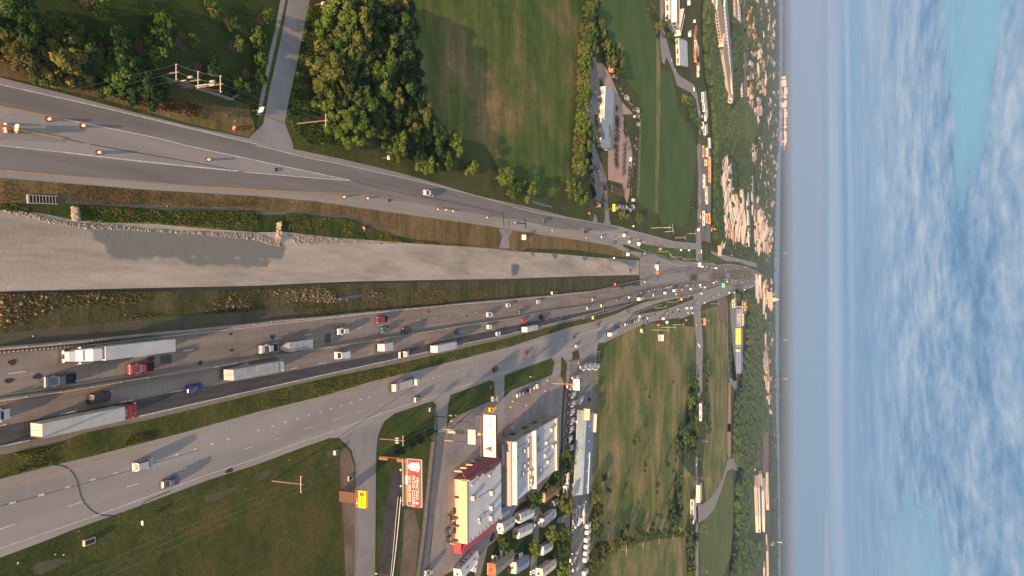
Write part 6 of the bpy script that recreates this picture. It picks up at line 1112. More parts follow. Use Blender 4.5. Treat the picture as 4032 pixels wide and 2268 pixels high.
home('f', 930, 230, 1210, 90, 4.2, 3.8, WHW, ROOFW, 'white mobile home with a pale roof beside the white pickup in the lane', front=WHW); home('f', 900, 560, 1180, 430, 4.2, 3.8, WHW, ROOFW, 'mobile home with a sunlit cream end wall above the forked tree', front=CRW); home('f', 1430, 330, 1680, 110, 4.2, 3.8, WHW, mat('pale_grey_roof', (.42, .42, .42), .7), 'long grey-white mobile home beside the gravel yard')
home('f', 1420, 920, 1610, 800, 4.2, 3.8, WHW, mat('pale_grey_roof', (.42, .42, .42), .7), 'mobile home with a bright white end wall and two roof hatches', front=SW); home('f', 400, 1330, 780, 1020, 5.2, 4.2, TANW, GRR, 'mobile home with a red gable end and grey shingle roof', front=REDW, porch=True); home('f', 850, 1290, 1110, 1130, 5, 4.2, CRW, BLR, 'mobile home with a blue-grey roof and an orange-lit porch', porch=True)
home('f', 1400, 1400, 1680, 1180, 4.6, 4.2, CRW, CRW, 'mobile home with a tan gable roof beside the boats'); home('f', 560, 450, 800, 290, 4.4, 3.8, WHW, mat('pale_grey_roof', (.42, .42, .42), .7), 'mobile home half hidden behind the maroon roof of the restaurant'); home('f', 530, 140, 690, 20, 4.0, 3.8, WHW, BLR, 'mobile home with a blue window roof tucked against the restaurant'); home('b3', 2075, 1440, 2240, 1250, 4.4, 3.8, WHW, ROOFW, 'mobile home with a pale roof at the lower picture edge below the maroon roof'); home('f', -40, 1360, 20, 1020, 4, 3.8, WHW, ROOFW, 'mobile home cut by the corner of the restaurant lot')
home('c4', 415, 500, 580, 370, 4.6, 3.6, mat('tan_metal', (.42, .30, .20), .7), BRR, 'long tan metal shed with a rusty roof between two trees', name='storage_shed'); home('c4', 520, 575, 575, 540, 3.2, 2.8, GRR, GRR, 'small grey shed beside the big round tree', name='storage_shed'); home('c4', 570, 470, 575, 430, 2.6, 2.4, mat('orange_and_lit_wall', (.6, .25, .1), .7), mat('orange_and_lit_wall', (.6, .25, .1), .7), 'small orange box shed by the white campers', name='storage_shed'); home('c4', 500, 875, 530, 855, 2.6, 2.6, mat('orange_and_lit_wall', (.6, .25, .1), .7), CRW, 'tiny shed with orange light painted on, in the tree clump', name='storage_shed')  # the tiny shed has its orange light put into the wall colour
# campers, boats, trailers
def make_camper():
    r = empty('camper', (0, 0, 0)); bx(r, 'body', WARMW if 0 else WHT, -1.25, 1.25, -3.2, 4.0, .7, 3.1)
    part(r, 'front_cap', TRM, lambda b: loft(b, [[(-1.25, -3.2, .7), (1.25, -3.2, .7), (1.25, -3.2, 3.1), (-1.25, -3.2, 3.1)], [(-1.15, -3.9, .8), (1.15, -3.9, .8), (1.1, -3.5, 2.8), (-1.1, -3.5, 2.8)]])); part(r, 'front_window', SW, lambda b: box(b, -1.0, 1.0, -3.98, -3.85, .85, 1.6))
    bx(r, 'slide_out', WHT, 1.25, 2.0, -1.5, 1.6, .9, 2.8); bx(r, 'roof_unit', ACM, -.4, .4, -.2, .8, 3.1, 3.4); bx(r, 'roof_vent', TRM, -.3, .1, 2.2, 2.6, 3.1, 3.2); bx(r, 'skylight', GL, .3, .8, -1.8, -1.2, 3.1, 3.16)
    for y in (-1, 1.8): bx(r, 'window', GL, -1.28, -1.25, y-.5, y+.5, 1.7, 2.3)
    bx(r, 'hitch', TRM, -.1, .1, -5, -3.9, .5, .65); wheel_pair(r, (.3, 1.2), 1.2, .35, .2, rims=False); return r
def make_boat():
    r = empty('boat', (0, 0, 0)); part(r, 'hull', mat('gelcoat', (.72, .72, .74), .25, spec=.6), lambda b: loft(b, [[(-w, y, z0+.5), (0, y, z0), (w, y, z0+.5), (w*1.08, y, 1.5), (-w*1.08, y, 1.5)] for y, w, z0 in ((-3.2, 1.0, .65), (0, 1.15, .65), (2.0, .85, .75), (3.3, .12, 1.2))]))
    bx(r, 'cockpit', PT['navy'], -.75, .75, -2.6, .4, 1.5, 1.56); part(r, 'windscreen', GL, lambda b: box(b, -.7, .7, .5, .6, 1.5, 2.0)); bx(r, 'outboard_motor', TRM, -.25, .25, -3.8, -3.2, .9, 1.9); part(r, 'canopy', PT['blue'], lambda b: box(b, -.8, .8, -1.8, -.3, 2.5, 2.56)); bx(r, 'boat_trailer', GALV, -.9, .9, -2.5, 3.8, .4, .55); wheel_pair(r, (-1.2,), 1.1, .33, .2, rims=False); return r
def make_cargo():
    r = empty('cargo_trailer', (0, 0, 0)); bx(r, 'box', BODY, -1.1, 1.1, -2.8, 2.4, .6, 2.7); part(r, 'wedge_nose', BODY, lambda b: loft(b, [[(-1.1, 2.4, .6), (1.1, 2.4, .6), (1.1, 2.4, 2.7), (-1.1, 2.4, 2.7)], [(-.1, 3.3, .7), (.1, 3.3, .7), (.1, 3.2, 2.5), (-.1, 3.2, 2.5)]])); bx(r, 'rear_door', CHR, -1.0, 1.0, -2.83, -2.8, .7, 2.6); bx(r, 'roof_vent', ACM, -.2, .2, 0, .4, 2.7, 2.8); wheel_pair(r, (-.6, .3), 1.25, .35, .2, rims=False); return r
def make_utility():
    r = empty('utility_trailer', (0, 0, 0)); bx(r, 'deck', mat('grey_deck', (.32, .33, .34), .6, var=.2, scale=2), -1.05, 1.05, -3, 2.8, .6, .72); part(r, 'rails', TRM, lambda b: [box(b, a, a+.06, -3, 2.8, .72, 1.15) for a in (-1.08, 1.02)]+[box(b, -1.08, 1.08, c, c+.06, .72, 1.2) for c in (-3, 2.75)]); bx(r, 'hitch', TRM, -.08, .08, 2.8, 4.2, .5, .62); bx(r, 'fender', TRM, -1.35, 1.35, -.9, .9, .55, .7); wheel_pair(r, (-.45, .45), 1.3, .33, .2, rims=False); return r
TRL = {'camper': make_camper(), 'boat': make_boat(), 'cargo': make_cargo(), 'utility': make_utility()}; PROTOS.extend(TRL.values())
def trl(kind, t, x, y, rz, lab, group, color='white', z=1.4, sc=1, cat=None):
    p = at(t, x, y, z); return dup(TRL[kind], (p.x, p.y, .02), rz, lab, group, cat or {'camper': 'camper', 'boat': 'boat', 'cargo': 'trailer', 'utility': 'trailer'}[kind], {'paint_body': PT[color]}, sc)
for i, (x, y) in enumerate(((735, 548), (760, 650), (755, 765), (745, 870), (745, 985), (730, 1090), (715, 1215), (730, 1330))):
    trl('camper', 'c3', x, y, 0, ['white camper under the small red-lettered sign', 'white camper with a second one parked askew behind it', 'white camper facing the lot, third from the lettered sign', 'white camper facing the lot, fourth from the lettered sign', 'white camper facing the lot, fifth from the lettered sign', 'white camper facing the lot, sixth from the lettered sign', 'white camper facing the lot, last one clear of the dark tree', 'white camper partly under the dark tree'][i], 'campers facing the parking lot', z=1.8)
trl('camper', 'c3', 800, 445, 0, 'camper with a black open front at the near end of the row', 'campers facing the parking lot', z=1.8); trl('camper', 'c3', 855, 725, R(12), 'camper parked askew behind the main row', None, z=1.8)
for i, (x, y) in enumerate(((905, 300), (940, 320), (965, 290), (990, 300), (1020, 290), (1065, 300))): trl('camper' if i != 1 else 'boat', 'c3', x, y, R(3), ['camper with a sunlit yellow nose, leftmost of the tight bunch', 'white boat squeezed in the tight bunch of campers', 'camper with roof gear in the middle of the tight bunch', 'camper behind the boat in the tight bunch', 'tall camper second from the fence in the tight bunch', 'long camper nearest the fence in the tight bunch'][i], 'tight bunch of campers', z=1.8, sc=(1, 1.25, 1))
for i, (x, y) in enumerate(((920, 830), (920, 905), (908, 997), (905, 1078), (900, 1160), (893, 1240), (885, 1400))): trl('cargo', 'c4', x, y, R(180), f'white trailer, {["first","second","third","fourth","fifth","sixth","last and separate one"][i]} of the row along the scrub field edge', 'white trailers along the scrub field', z=1.6, sc=1.15)
for i, (x, y) in enumerate(((765, 1165), (760, 1265), (770, 1350), (770, 1410), (740, 1230), (750, 1445))): trl(('camper', 'boat')[i % 2], 'c4', x, y, R(2), f'{["white camper","white boat"][i % 2]}, {["topmost","beside the topmost camper","in the middle","with a blue canopy near the bottom","between two campers","cut by the bottom edge"][i]} of the pack by the dark trees', 'pack of boats and campers', z=1.6)
for x, y, rz, s, lab in ((760, 760, 86, 1.5, 'dark open car hauler at the left of the three long trailers'), (800, 720, 88, 1.6, 'long white camper in the middle of three parked end on'), (860, 700, 88, 1.7, 'long white camper with open hatches nearest the field'), (665, 260, 80, .9, 'white camper beside the tree behind the shop'), (660, 320, 85, .9, 'white camper under the leaning pole'), (645, 425, 85, .9, 'pair-mate white camper by the orange shed')): trl('camper', 'c4', x, y, R(rz), lab, None, z=1.7, sc=(1, s, 1))
# parked cars round the lots
for k, c, t, x, y, rz, lab in (('sedan', 'white', 'c3', 88, 655, 8, 'white sedan parked at the lot edge, left of a dark blue car'), ('suv', 'navy', 'c3', 157, 630, 6, 'dark blue car parked between the white sedan and black pickup'), ('pickup', 'black', 'c3', 215, 600, 4, 'black pickup parked beside the lamp post'), ('pickup', 'white', 'c3', 305, 550, 2, 'white pickup parked at the end of the row'), ('sedan', 'orange', 'w', 1420, 720, 5, 'car painted orange for the glint in its windscreen, beside the island'), ('sedan', 'white', 'h', 235, 290, 10, 'white car parked right of the orange one'), ('van', 'yellow', 'w', 1150, 270, 8, 'yellow and white striped van parked on the lot corner'), ('sedan', 'slate', 'b3', 2510, 415, 10, 'dark car beside the restaurant back corner'), ('suv', 'maroon', 'b3', 2555, 600, 20, 'maroon suv by the shop wall'), ('suv', 'silver', 'b3', 1735, 1410, 170, 'silver car driving in at the lower edge of the lot'), ('pickup', 'white', 'f', 370, 1060, 160, 'white pickup with a blue bed beside the shaded home'), ('suv', 'white', 'f', 1185, 200, -10, 'white suv parked by the pale mobile home'), ('sedan', 'maroon', 'f', 1370, 165, -60, 'dark red car at the back of the grey-white home'), ('suv', 'slate', 'f', 1245, 350, -5, 'blue-grey car in the lane between homes'), ('pickup', 'white', 'f', 1175, 1350, -5, 'white pickup on the lane by the bottom edge'), ('van', 'white', 'f', 1300, 1390, -20, 'white van with a dark windscreen by the tan roof'), ('sedan', 'black', 'f', 345, 620, 20, 'black car at the corner of the maroon roof'), ('suv', 'black', 'c3', 990, 720, 0, 'black suv driving behind the camper row'), ('sedan', 'black', 'f', 680, 1350, -30, 'black car between the red gable home and the blue roof')):  # the orange body paint stands in for a glint on the windscreen
    o = vehicle(k, c, t, x, y, R(rz), lab, 'cars parked around the shops', z=.8)
# billboards
def board(root, x0, x1, z0, z1, th, face, frame):
    bx(root, 'frame', frame, x0-.15, x1+.15, -.05, th, z0-.15, z1+.15); return bx(root, 'panel', face, x0, x1, -.10, -.052, z0, z1)
p = at('b3', 1235, 258); q0 = ony(p.y, 's', 640, 165); q1 = ony(p.y, 's', 960, 1310); r = empty('billboard', tuple(p), 0, 'red and brown billboard on a rusty steel post advertising fencing and patio covers', 'billboard')
x0, x1 = q0.x-p.x, q1.x-p.x; zt = 15.3; zb = 9.3; RED = mat('board_red', (.62, .03, .05), .5)
part(r, 'post', BROWNP, lambda b: tube(b, (.3, .8, 0), (.3, .8, 10.6), .75, .75, 16)); bx(r, 'crossbeam', BROWNP, x0, x1, .3, 1.1, 9.4, 10.2); board(r, x0, x1, 10.4, zt, .35, mat('board_brown', (.13, .08, .06), .6), GALV); bx(r, 'red_field', RED, x0, x1+.3, -.16, -.104, 11.7, 14.6); bx(r, 'catwalk', GALV, x0, x1, -1.4, -.3, 9.3, 9.4)
for xx in (x0+3, x0+8, x0+12.5): part(r, 'floodlight', SW, lambda b: (box(b, xx-.25, xx+.25, -2.3, -1.9, 9.0, 9.35), tube(b, (xx, -1.9, 9.1), (xx, -1.2, 9.2), .05)))
bold(r, 'FENCING &', (x0+9.6, -.19, 13.75), 1.5, WH, 1.1); bold(r, 'PATIO COVERS', (x0+9.7, -.19, 12.45), 1.45, WH, .98); bold(r, '469-380-8255', (x0+9.2, -.13, 11.1), 1.15, WH, 1.25)
def shield(b):
    P = [(-1.7, 1.4), (-1.2, 2.0), (0, 2.35), (1.2, 2.0), (1.7, 1.4), (1.25, 1.3), (1.3, -.2), (.9, -1.2), (0, -2.0), (-.9, -1.2), (-1.3, -.2), (-1.25, 1.3)]
    vs = [Vector((x, 0, z)) for x, z in P]; A = [b.verts.new(v) for v in vs]
    for t in tessellate_polygon([vs]): b.faces.new([A[i] for i in t])
em = part(r, 'shield_emblem', WH, shield); em.location = (x0+2.2, -.19, 12.45); part(em, 'picket_marks', DOORB, lambda b: [box(b, -1.15+k*.36, -1.0+k*.36, -.04, -.02, 1.0, 1.75-.1*abs(k-3)) for k in range(7)]); text(em, 'STAND OUT', (0, -.04, .45), .42, DOORB, depth=.01); bx(em, 'emblem_rule', DOORB, -1.15, 1.15, -.04, -.02, .05, .12); bx(em, 'emblem_star', DOORB, -.15, .15, -.04, -.02, -1.1, -.8)
bx(r, 'owner_plate', WH, x0+4.8, x0+7.4, -.13, -.10, 9.7, 10.1) if 0 else bx(r, 'owner_plate', WH, x0+5.2, x0+8, .26, .29, 9.55, 10.05)
# yellow rental sign
p = at('b3', 840, 650); r = empty('pylon_sign', tuple(p), 0, 'yellow and red rental sign on a broad brown pylon beside the side road', 'sign'); YL = mat('sign_yellow', (.85, .52, .01), .5)
bx(r, 'pylon', mat('pylon_brown', (.10, .055, .035), .6), -1.7, 1.4, -.2, .5, 0, 5.8); bx(r, 'cabinet', YL, -2.5, 2.4, -.25, .9, 6.55, 9.0); bx(r, 'red_band', RED, -2.5, 2.4, -.27, .9, 5.8, 6.54); part(r, 'logo_disc', mat('logo_brown', (.06, .03, .01), .5), lambda b: tube(b, (-1.45, -.26, 7.75), (-1.45, -.29, 7.75), .66, n=24)); bold(r, 'CAT', (-1.45, -.31, 7.75), .55, WH, .95); bold(r, 'Rental', (.75, -.28, 7.75), .85, mat('logo_brown', (.06, .03, .01), .5), 1.0); bold(r, 'Rental', (.3, -.29, 6.15), .38, WH, 1.0); part(r, 'band_ring', WH, lambda b: tube(b, (1.15, -.28, 6.15), (1.15, -.30, 6.15), .24, n=14)); bold(r, 'Store', (1.85, -.29, 6.15), .38, WH, .9)
# cream billboard
p = at('w', 290, 730); r = empty('billboard', tuple(p), 0, 'large cream billboard with brown lettering and a bull head emblem, in front of the restaurant', 'billboard'); x0 = ony(p.y, 'w', 980, 400).x-p.x; x1 = ony(p.y, 'w', 980, 1190).x-p.x; LVM = mat('board_cream', (.85, .78, .60), .5)
part(r, 'post', mat('post_tan', (.42, .33, .24), .6), lambda b: tube(b, (0, .9, 0), (0, .9, 16), .62, .62, 16)); board(r, x0, x1, 15.2, 20.0, .4, LVM, BROWNP); bx(r, 'catwalk', BROWNP, x0, x1, -1.3, -.2, 14.5, 14.62); bx(r, 'rear_panel', BROWNP, x0, x1, 1.4, 1.6, 15.2, 20.0)
GR_ = mat('letter_bronze', (.22, .12, .05), .5); bold(r, 'LA  ICTORIA', (x0+5.2, -.14, 17.9), 1.15, GR_, 1.05); bold(r, 'V', (x0+3.6, -.14, 17.9), 2.6, GR_, .9); text(r, 'RESTAURANT', (x0+5.6, -.14, 16.7), .42, GR_, depth=.01); part(r, 'logo_disc', WH, lambda b: tube(b, (x0+12.3, -.11, 17.5), (x0+12.3, -.14, 17.5), 2.0, n=24)); o = part(r, 'bull_emblem', mat('bull_brown', (.16, .06, .02), .6), lambda b: bullhead(b, 1.45)); o.location = (x0+12.4, -.18, 17.5)
p = at('w', 300, 735); r = empty('sign_cabinet', (p.x-1, p.y-2.5, 0), 0, 'blank cream sign cabinet on two pale poles in front of the larger cream billboard', 'sign'); bx(r, 'cabinet', mat('blank_cream', (.55, .49, .40), .6), -1.2, 4.2, -.2, .3, 9.6, 12.8)
for s in (-.6, 3.6): part(r, 'pole', GALV, lambda b: tube(b, (s, .1, 0), (s, .1, 9.6), .16))
bx(r, 'platform', GALV, -1.4, 5.6, -1.2, .6, 8.9, 9.05)
# red-lettered sign by the campers
p = at('q', 165, 842); x0 = ony(p.y, 'q', 1160, 650).x-p.x; x1 = ony(p.y, 'q', 1160, 1150).x-p.x; r = empty('pole_sign', tuple(p), 0, 'white and amber sign on a rusty pole in front of the first campers', 'sign'); part(r, 'pole', mat('pole_orange', (.38, .14, .06), .7), lambda b: tube(b, (0, .3, 0), (0, .3, 12.5), .28)); board(r, x0, x1, 12.4, 15.4, .3, SW, SW); bx(r, 'amber_band', mat('band_amber', (.8, .5, .2), .5), x0, x1, -.14, -.102, 12.0, 12.8); bold(r, 'I&N', ((x0+x1)/2, -.14, 14.2), 1.3, mat('letter_plum', (.35, .10, .12), .5), 1.0)
for xx in (x0+.6, x1-.6): part(r, 'arrow_mark', RED, lambda b: box(b, xx-.25, xx+.25, -.15, -.11, 13.6, 14.8))
# ---------------------------------------------------------------- the trailer yard beyond the hay field
sheet('yard_drive', 'c1', '970,0 1045,0 1050,400 1200,820 1215,1110 1240,1380 1200,1400 1175,1350 1180,1110 1160,900 1120,1200 1040,1100 1000,900 980,700 985,400', M_grav2, .014); sheet('yard_drive', 'c0', '1010,730 1060,720 1110,900 1120,1449 980,1449 985,1000', M_grav2, .014)
sheet('yard_gravel', 'c1', '1240,0 1400,0 1510,400 1530,560 1500,800 1490,1000 1460,1130 1425,1050 1400,880 1220,830 1215,600', M_gravel, .016); sheet('yard_gravel', 'c0', '1065,800 1150,800 1250,960 1330,1160 1400,1300 1540,1449 1240,1449 1240,1300 1200,1120 1100,980', M_gravel, .016)
sheet('yard_grass', 'c1', '820,1180 1030,1100 1200,1100 1570,1100 1700,1250 1800,1350 1400,1410 1240,1400 1200,1120 1180,1380 1090,1380 1040,1270 1020,1360 840,1300', M_shop, .012); sheet('yard_drive', 'c1', '1040,1270 1065,1275 1085,1370 1110,1395 1010,1375 1030,1350', M_drive, .02); sheet('yard_drive', 'c1', '1175,1110 1205,1112 1225,1300 1260,1410 1160,1395 1185,1300', M_drive, .02)
def shopbox(t, x1, y1, x2, y2, xt, dep, wall, roof, lab, kind='flat', name='building', cat='building', group=None, xoff=0, doors=0, wins=0):
    """a building from its front foot line, the height of its front and its depth"""
    a, c = at(t, x1, y1), at(t, x2, y2); h = max(2.5, ony(a.y, t, xt, y1).z); d = c-a; L = d.length; rz = math.atan2(d.y, d.x); r = empty(name, ((a.x+c.x)/2, (a.y+c.y)/2, 0), rz, lab, cat, group)
    bx(r, 'wall', wall, -L/2, L/2, 0, dep, 0, h)
    if kind == 'flat': bx(r, 'roof', roof, -L/2+.3, L/2-.3, .3, dep-.3, h+.002, h+.15); part(r, 'parapet', wall, lambda b: (box(b, -L/2, L/2, -.05, .3, h, h+.5), box(b, -L/2, -L/2+.3, .3, dep, h, h+.5), box(b, L/2-.3, L/2, .3, dep, h, h+.5)))
    elif kind == 'hip': part(r, 'roof', roof, lambda b: [b.faces.new([vv[i] for i in q]) for vv in [[b.verts.new(p) for p in ((-L/2-.4, -.4, h), (L/2+.4, -.4, h), (L/2+.4, dep+.4, h), (-L/2-.4, dep+.4, h), (-L/2+min(L, dep)*.35, dep/2, h+dep*.22), (L/2-min(L, dep)*.35, dep/2, h+dep*.22))]] for q in ((0, 1, 5, 4), (1, 2, 5), (2, 3, 4, 5), (3, 0, 4))])
    else: part(r, 'roof', roof, lambda b: loft(b, [[(x, -.5, h-.1), (x, -.5, h+.1), (x, dep/2, h+dep*.14), (x, dep+.5, h+.1), (x, dep+.5, h-.1)] for x in (-L/2-.5, L/2+.5)]))
    n = doors or int(L/9)
    for k in range(min(n, 14)): x = -L/2+(k+.5)*L/n; bx(r, 'door' if doors else 'window', STUC if doors else WINM, x-L/n*.3, x+L/n*.3, -.06, -.01, .1 if doors else h*.3, h*.8)
    return r
shopbox('k', 370, 430, 345, 1000, 492, 22, WHW, BLR, 'white-fronted trailer shop with a blue-grey metal roof and two tan doors', 'gable', doors=3); shopbox('k', 345, 1005, 335, 1449, 415, 20, WHW, BLR, 'far wing of the trailer shop under the same blue-grey roof', 'gable', doors=2); shopbox('c1', 1085, 300, 1090, 420, 1130, 24, STUC, BLR, 'open end bay of the trailer shop by the drive', 'gable')
for i, (x, y) in enumerate([(1330, 45), (1345, 75), (1330, 110), (1348, 140), (1325, 215), (1345, 235), (1325, 270), (1345, 290), (1320, 310), (1340, 335), (1312, 410), (1335, 420), (1312, 460), (1330, 480), (1310, 530), (1330, 545), (1308, 590), (1328, 605), (1315, 630), (1335, 660)]): trl('utility', 'c1', x, y, R(35), 'grey-decked utility trailer in the double row behind the trailer shop', 'double row of utility trailers', z=.8)
for i, (x, y) in enumerate([(1430, 400), (1428, 465), (1425, 520), (1422, 575), (1420, 630), (1418, 690), (1420, 740)]): trl('utility', 'c1', x, y, R(30), f'long pale-decked trailer, {["first","second","third","fourth","fifth","sixth","last"][i]} of the slanting row in the gravel', 'slanting row of long trailers', z=.8, sc=(1.1, 1.35, 1))
for i, (x, y) in enumerate([(1490, 690), (1485, 755), (1480, 845), (1470, 905), (1540, 700), (1540, 745), (1535, 800), (1525, 980), (1525, 1030), (1550, 565), (1550, 630), (1580, 310), (1560, 400), (1580, 440), (1485, 425), (1450, 345), (1070, 680), (1105, 720)]): trl('utility', 'c1', x, y, R(-30 if i < 9 else 10), 'dark open trailer scattered along the yard fence', 'trailers along the yard fence', z=.8)
for i in range(10): trl('utility', 'c1', 1270+i*16, 940+i*6, R(88), 'narrow trailer in the tight rank at the yard front', 'tight rank of trailers', z=.8, sc=(.8, .9, 1))
for i, (x, y) in enumerate([(1420, 110), (1430, 150), (1435, 190), (1425, 215), (1440, 260), (1460, 250)]): trl('utility', 'c1', x, y, R(60), 'cluttered dark equipment trailer behind the double row', 'equipment trailers', z=.9)
for i, (x, y) in enumerate([(975, 90), (990, 130), (1000, 430), (1000, 510), (998, 600), (1018, 750), (1025, 830), (1028, 920), (1048, 985), (1055, 1065), (1060, 1120), (1150, 1150), (1182, 920)]): trl('cargo', 'c1', x, y, R(-40), f'black enclosed trailer, {["first","second","third","fourth","fifth","sixth","seventh","eighth","ninth","tenth","eleventh","the one beside the tan trailer","the one alone by the drive"][i]} along the yard drive' if i < 11 else f'black enclosed trailer, {["", "the one beside the tan trailer","the one alone by the drive"][i-10]}', 'black trailers along the yard drive', 'black', z=1.5)
trl('cargo', 'c1', 1098, 1155, R(5), 'tan enclosed trailer at the front end of the black ones', None, 'tan', z=1.6)
for i, (x, y, c) in enumerate([(1315, 1190, 'silver'), (1345, 1165, 'white'), (1365, 1190, 'black'), (1392, 1185, 'silver'), (1412, 1200, 'navy'), (1440, 1185, 'white'), (1462, 1205, 'black'), (1485, 1215, 'silver'), (1505, 1205, 'black'), (1530, 1175, 'white')]): trl('cargo', 'c1', x, y, R(-4), f'{["silver","white","black","grey-white","navy","white","black","slim silver","dark","large white"][i]} enclosed trailer, {["first beside the yellow sign","second from the yellow sign","third from the yellow sign","fourth from the yellow sign","fifth from the yellow sign","sixth from the yellow sign","seventh from the yellow sign","eighth from the yellow sign","ninth from the yellow sign","at the far end of the front row"][i]}', 'front row of enclosed trailers', c, z=1.6, sc=1.1)
trl('cargo', 'c1', 1540, 1085, R(10), 'white enclosed trailer standing behind the end of the front row', None, z=1.6); trl('cargo', 'c1', 1503, 583, R(50), 'white enclosed trailer alone in the middle of the gravel', None, z=1.6); trl('cargo', 'c0', 1455, 1245, R(2), 'long white enclosed trailer by the field edge of the yard', None, z=1.6, sc=(1.3, 1.6, 1.1)); trl('cargo', 'c0', 1595, 1400, R(-5), 'white enclosed trailer at the corner of the yard fence', None, z=1.6, sc=(1.1, 1.3, 1)); trl('cargo', 'c1', 1600, 25, R(-5), 'cream enclosed trailer touching the corner one', None, 'tan', z=1.6); trl('cargo', 'c1', 1560, 30, R(10), 'black enclosed trailer beside the corner one', None, 'black', z=1.6); trl('cargo', 'c0', 1305, 985, R(3), 'black-roofed trailer with a white end beside the curving track', None, 'black', z=1.6, sc=(1.2, 1.7, 1)); trl('cargo', 'c1', 1605, 130, R(0), 'white box truck body by the yard fence', None, z=1.6)
for x, y in ((1380, 1130), (1405, 1190), (1495, 1310), (1518, 1330), (1545, 1400), (1140, 1010)): trl('utility', 'c0', x, y, R(8), 'narrow dark trailer parked along the grass of the yard', 'trailers along the yard grass', z=.8)
for k, c, t, x, y, rz, lab in (('suv', 'white', 'k', 290, 530, 20, 'white suv parked before the trailer shop, left one'), ('suv', 'white', 'k', 340, 615, 20, 'white suv parked before the trailer shop, right one'), ('van', 'silver', 'k', 180, 735, -25, 'pale boat-shaped van by the hedge'), ('sedan', 'white', 'k', 180, 880, 170, 'white car by the hedge'), ('pickup', 'black', 'k', 185, 1055, -20, 'black pickup by the hedge'), ('pickup', 'green', 'k', 700, 830, 60, 'green tractor-like truck behind the trailer shop'), ('pickup', 'white', 'k', 1095, 1130, 5, 'white truck at the yard fence')): vehicle(k, c, t, x, y, R(rz), lab, 'vehicles at the trailer yard', small=True, z=.8)
p = at('m', 400, 570); r = empty('pylon_sign', tuple(p), 0, 'yellow sign on a black pylon at the trailer yard entrance', 'sign'); bx(r, 'pylon', TRM, -.9, .9, -.2, .3, 0, 7.4); bx(r, 'cabinet', YL, -3.2, 1.8, -.3, .4, 7.45, 9.2); text(r, 'TRAILERS', (-.7, -.33, 8.3), .8, ORL, depth=.01)
p = at('c0', 1235, 865); r = empty('kiosk', (p.x, p.y, 0), 0, 'little kiosk with orange light painted on, at the far end of the trailer yard', 'kiosk'); bx(r, 'wall', mat('orange_and_lit_wall', (.6, .25, .1), .7), -3, 3, -2, 2, 0, 3); bx(r, 'roof', BRR, -3.3, 3.3, -2.3, 2.3, 3, 3.3); bx(r, 'window', WINM, -2, 2, -2.05, -2.01, 1, 2)  # orange of the low sun is put into the kiosk walls
sheet('pipe_laying', 'b1', '2440,850 2576,860 2570,900 2540,930 2555,1050 2440,1050 2480,940', M_drive, .018)

# low yellow-edged kerb and gritty tongue where the left road splits at the picture edge
sheet('gritty_tongue', 'a0', '-120,1290 0,1310 300,1345 625,1402 640,1432 300,1415 -120,1400', M_drive, .064)
bm = bmesh.new(); ribbon(bm, gp('a0', '-120,1262 0,1280 300,1330 625,1392'), .25, .22); ribbon(bm, gp('a0', '-120,1272 0,1290 300,1340 625,1400'), .12, .18); struct('kerbs', bm, M_yell)
# ducts on the big roofs
for nm, sp in (('shop_building', ((-10, -30, .5, 40), (4, -24, .4, 30), (9, 2, .3, 26), (-2, 8, .3, 22))), ('restaurant', ((-3, -8, .3, 20), (5, -2, .3, 16)))):
    ro = next(o for o in COL.objects if o.name == nm)
    for x, y, w, l in sp: bx(ro, 'duct', ACM, x, x+w, y, y+l*.6, 6.15 if nm[0] == 's' else 5.74, 6.35 if nm[0] == 's' else 5.9)
# ================================================================ THE FAR TOWN
sheet('cross_road', 'c1', '2345,390 2400,390 2395,800 2400,1449 @c2 2400,0 2400,180 2330,190 2345,0 @c1 2350,1300 2365,800', M_pave, .05)
sheet('cross_road', 'c2', '2310,830 2395,830 2395,1060 2420,1449 @c3 2420,0 2410,600 2370,700 2330,600 2335,0 @c2 2340,1449 2300,1100', M_pave, .05); sheet('cross_road', 'c4', '2238,0 2268,0 2265,300 2262,500 2268,900 2275,1449 2235,1449 2240,800 2240,500', M_pave, .05)
sheet('under_road', 'c2', '2330,188 2400,190 2410,420 2330,415', M_pave, .05)
sheet('looping_road', 'c0', '1875,-100 1920,-100 1925,150 1900,300 1930,420 2000,650 2070,900 2150,980 2240,1030 2310,1080 2350,1200 2390,1449 2365,1449 2330,1260 2260,1170 2160,1120 2090,1080 2040,900 1960,720 1930,820 1900,780 1880,560', M_pave, .05)
sheet('looping_road', 'c1', '2365,0 2390,0 2400,390 2360,390 2375,200', M_pave, .05)
sheet('bridge_road', 'c4', '2262,580 2330,570 2400,520 2477,420 @d3 540,560 600,340 640,320 705,360 710,455 640,430 600,450 540,640 470,820 400,900 330,945 310,955 300,800', M_new, .05)
sheet('canal_bank', 'd2', '598,150 606,380 640,560 700,1040 690,1085 610,950 598,600', M_drive, .05); sheet('dirt_road', 'd2', '610,980 632,980 632,1449 600,1449', gmat('tan_clay', [(.02, 1, [(.3, G_(.40, .27, .17)), (.7, G_(.46, .32, .2))], 1)], .95), .05); sheet('dirt_road', 'd3', '600,0 632,0 632,310 603,330', MATS['tan_clay'], .05)
sheet('store_lot', 'd2', '625,220 690,215 695,600 690,960 660,970 628,920', gmat('store_lot_mat', [(.02, 1, [(.3, G_(.22, .21, .2)), (.7, G_(.38, .36, .34))], 1)], .9), .05); sheet('ploughed_patch', 'd2', '505,190 590,170 600,390 530,385 510,400', gmat('bare_clay', [(.02, 1, [(.3, G_(.20, .14, .09)), (.7, G_(.27, .18, .12))], 1)], .95), .05)
sheet('brown_field', 'd2', '942,1060 985,1050 990,1449 940,1449', MATS['bare_clay'], .06); sheet('brown_field', 'd3', '940,0 992,0 990,470 938,470', MATS['bare_clay'], .06)
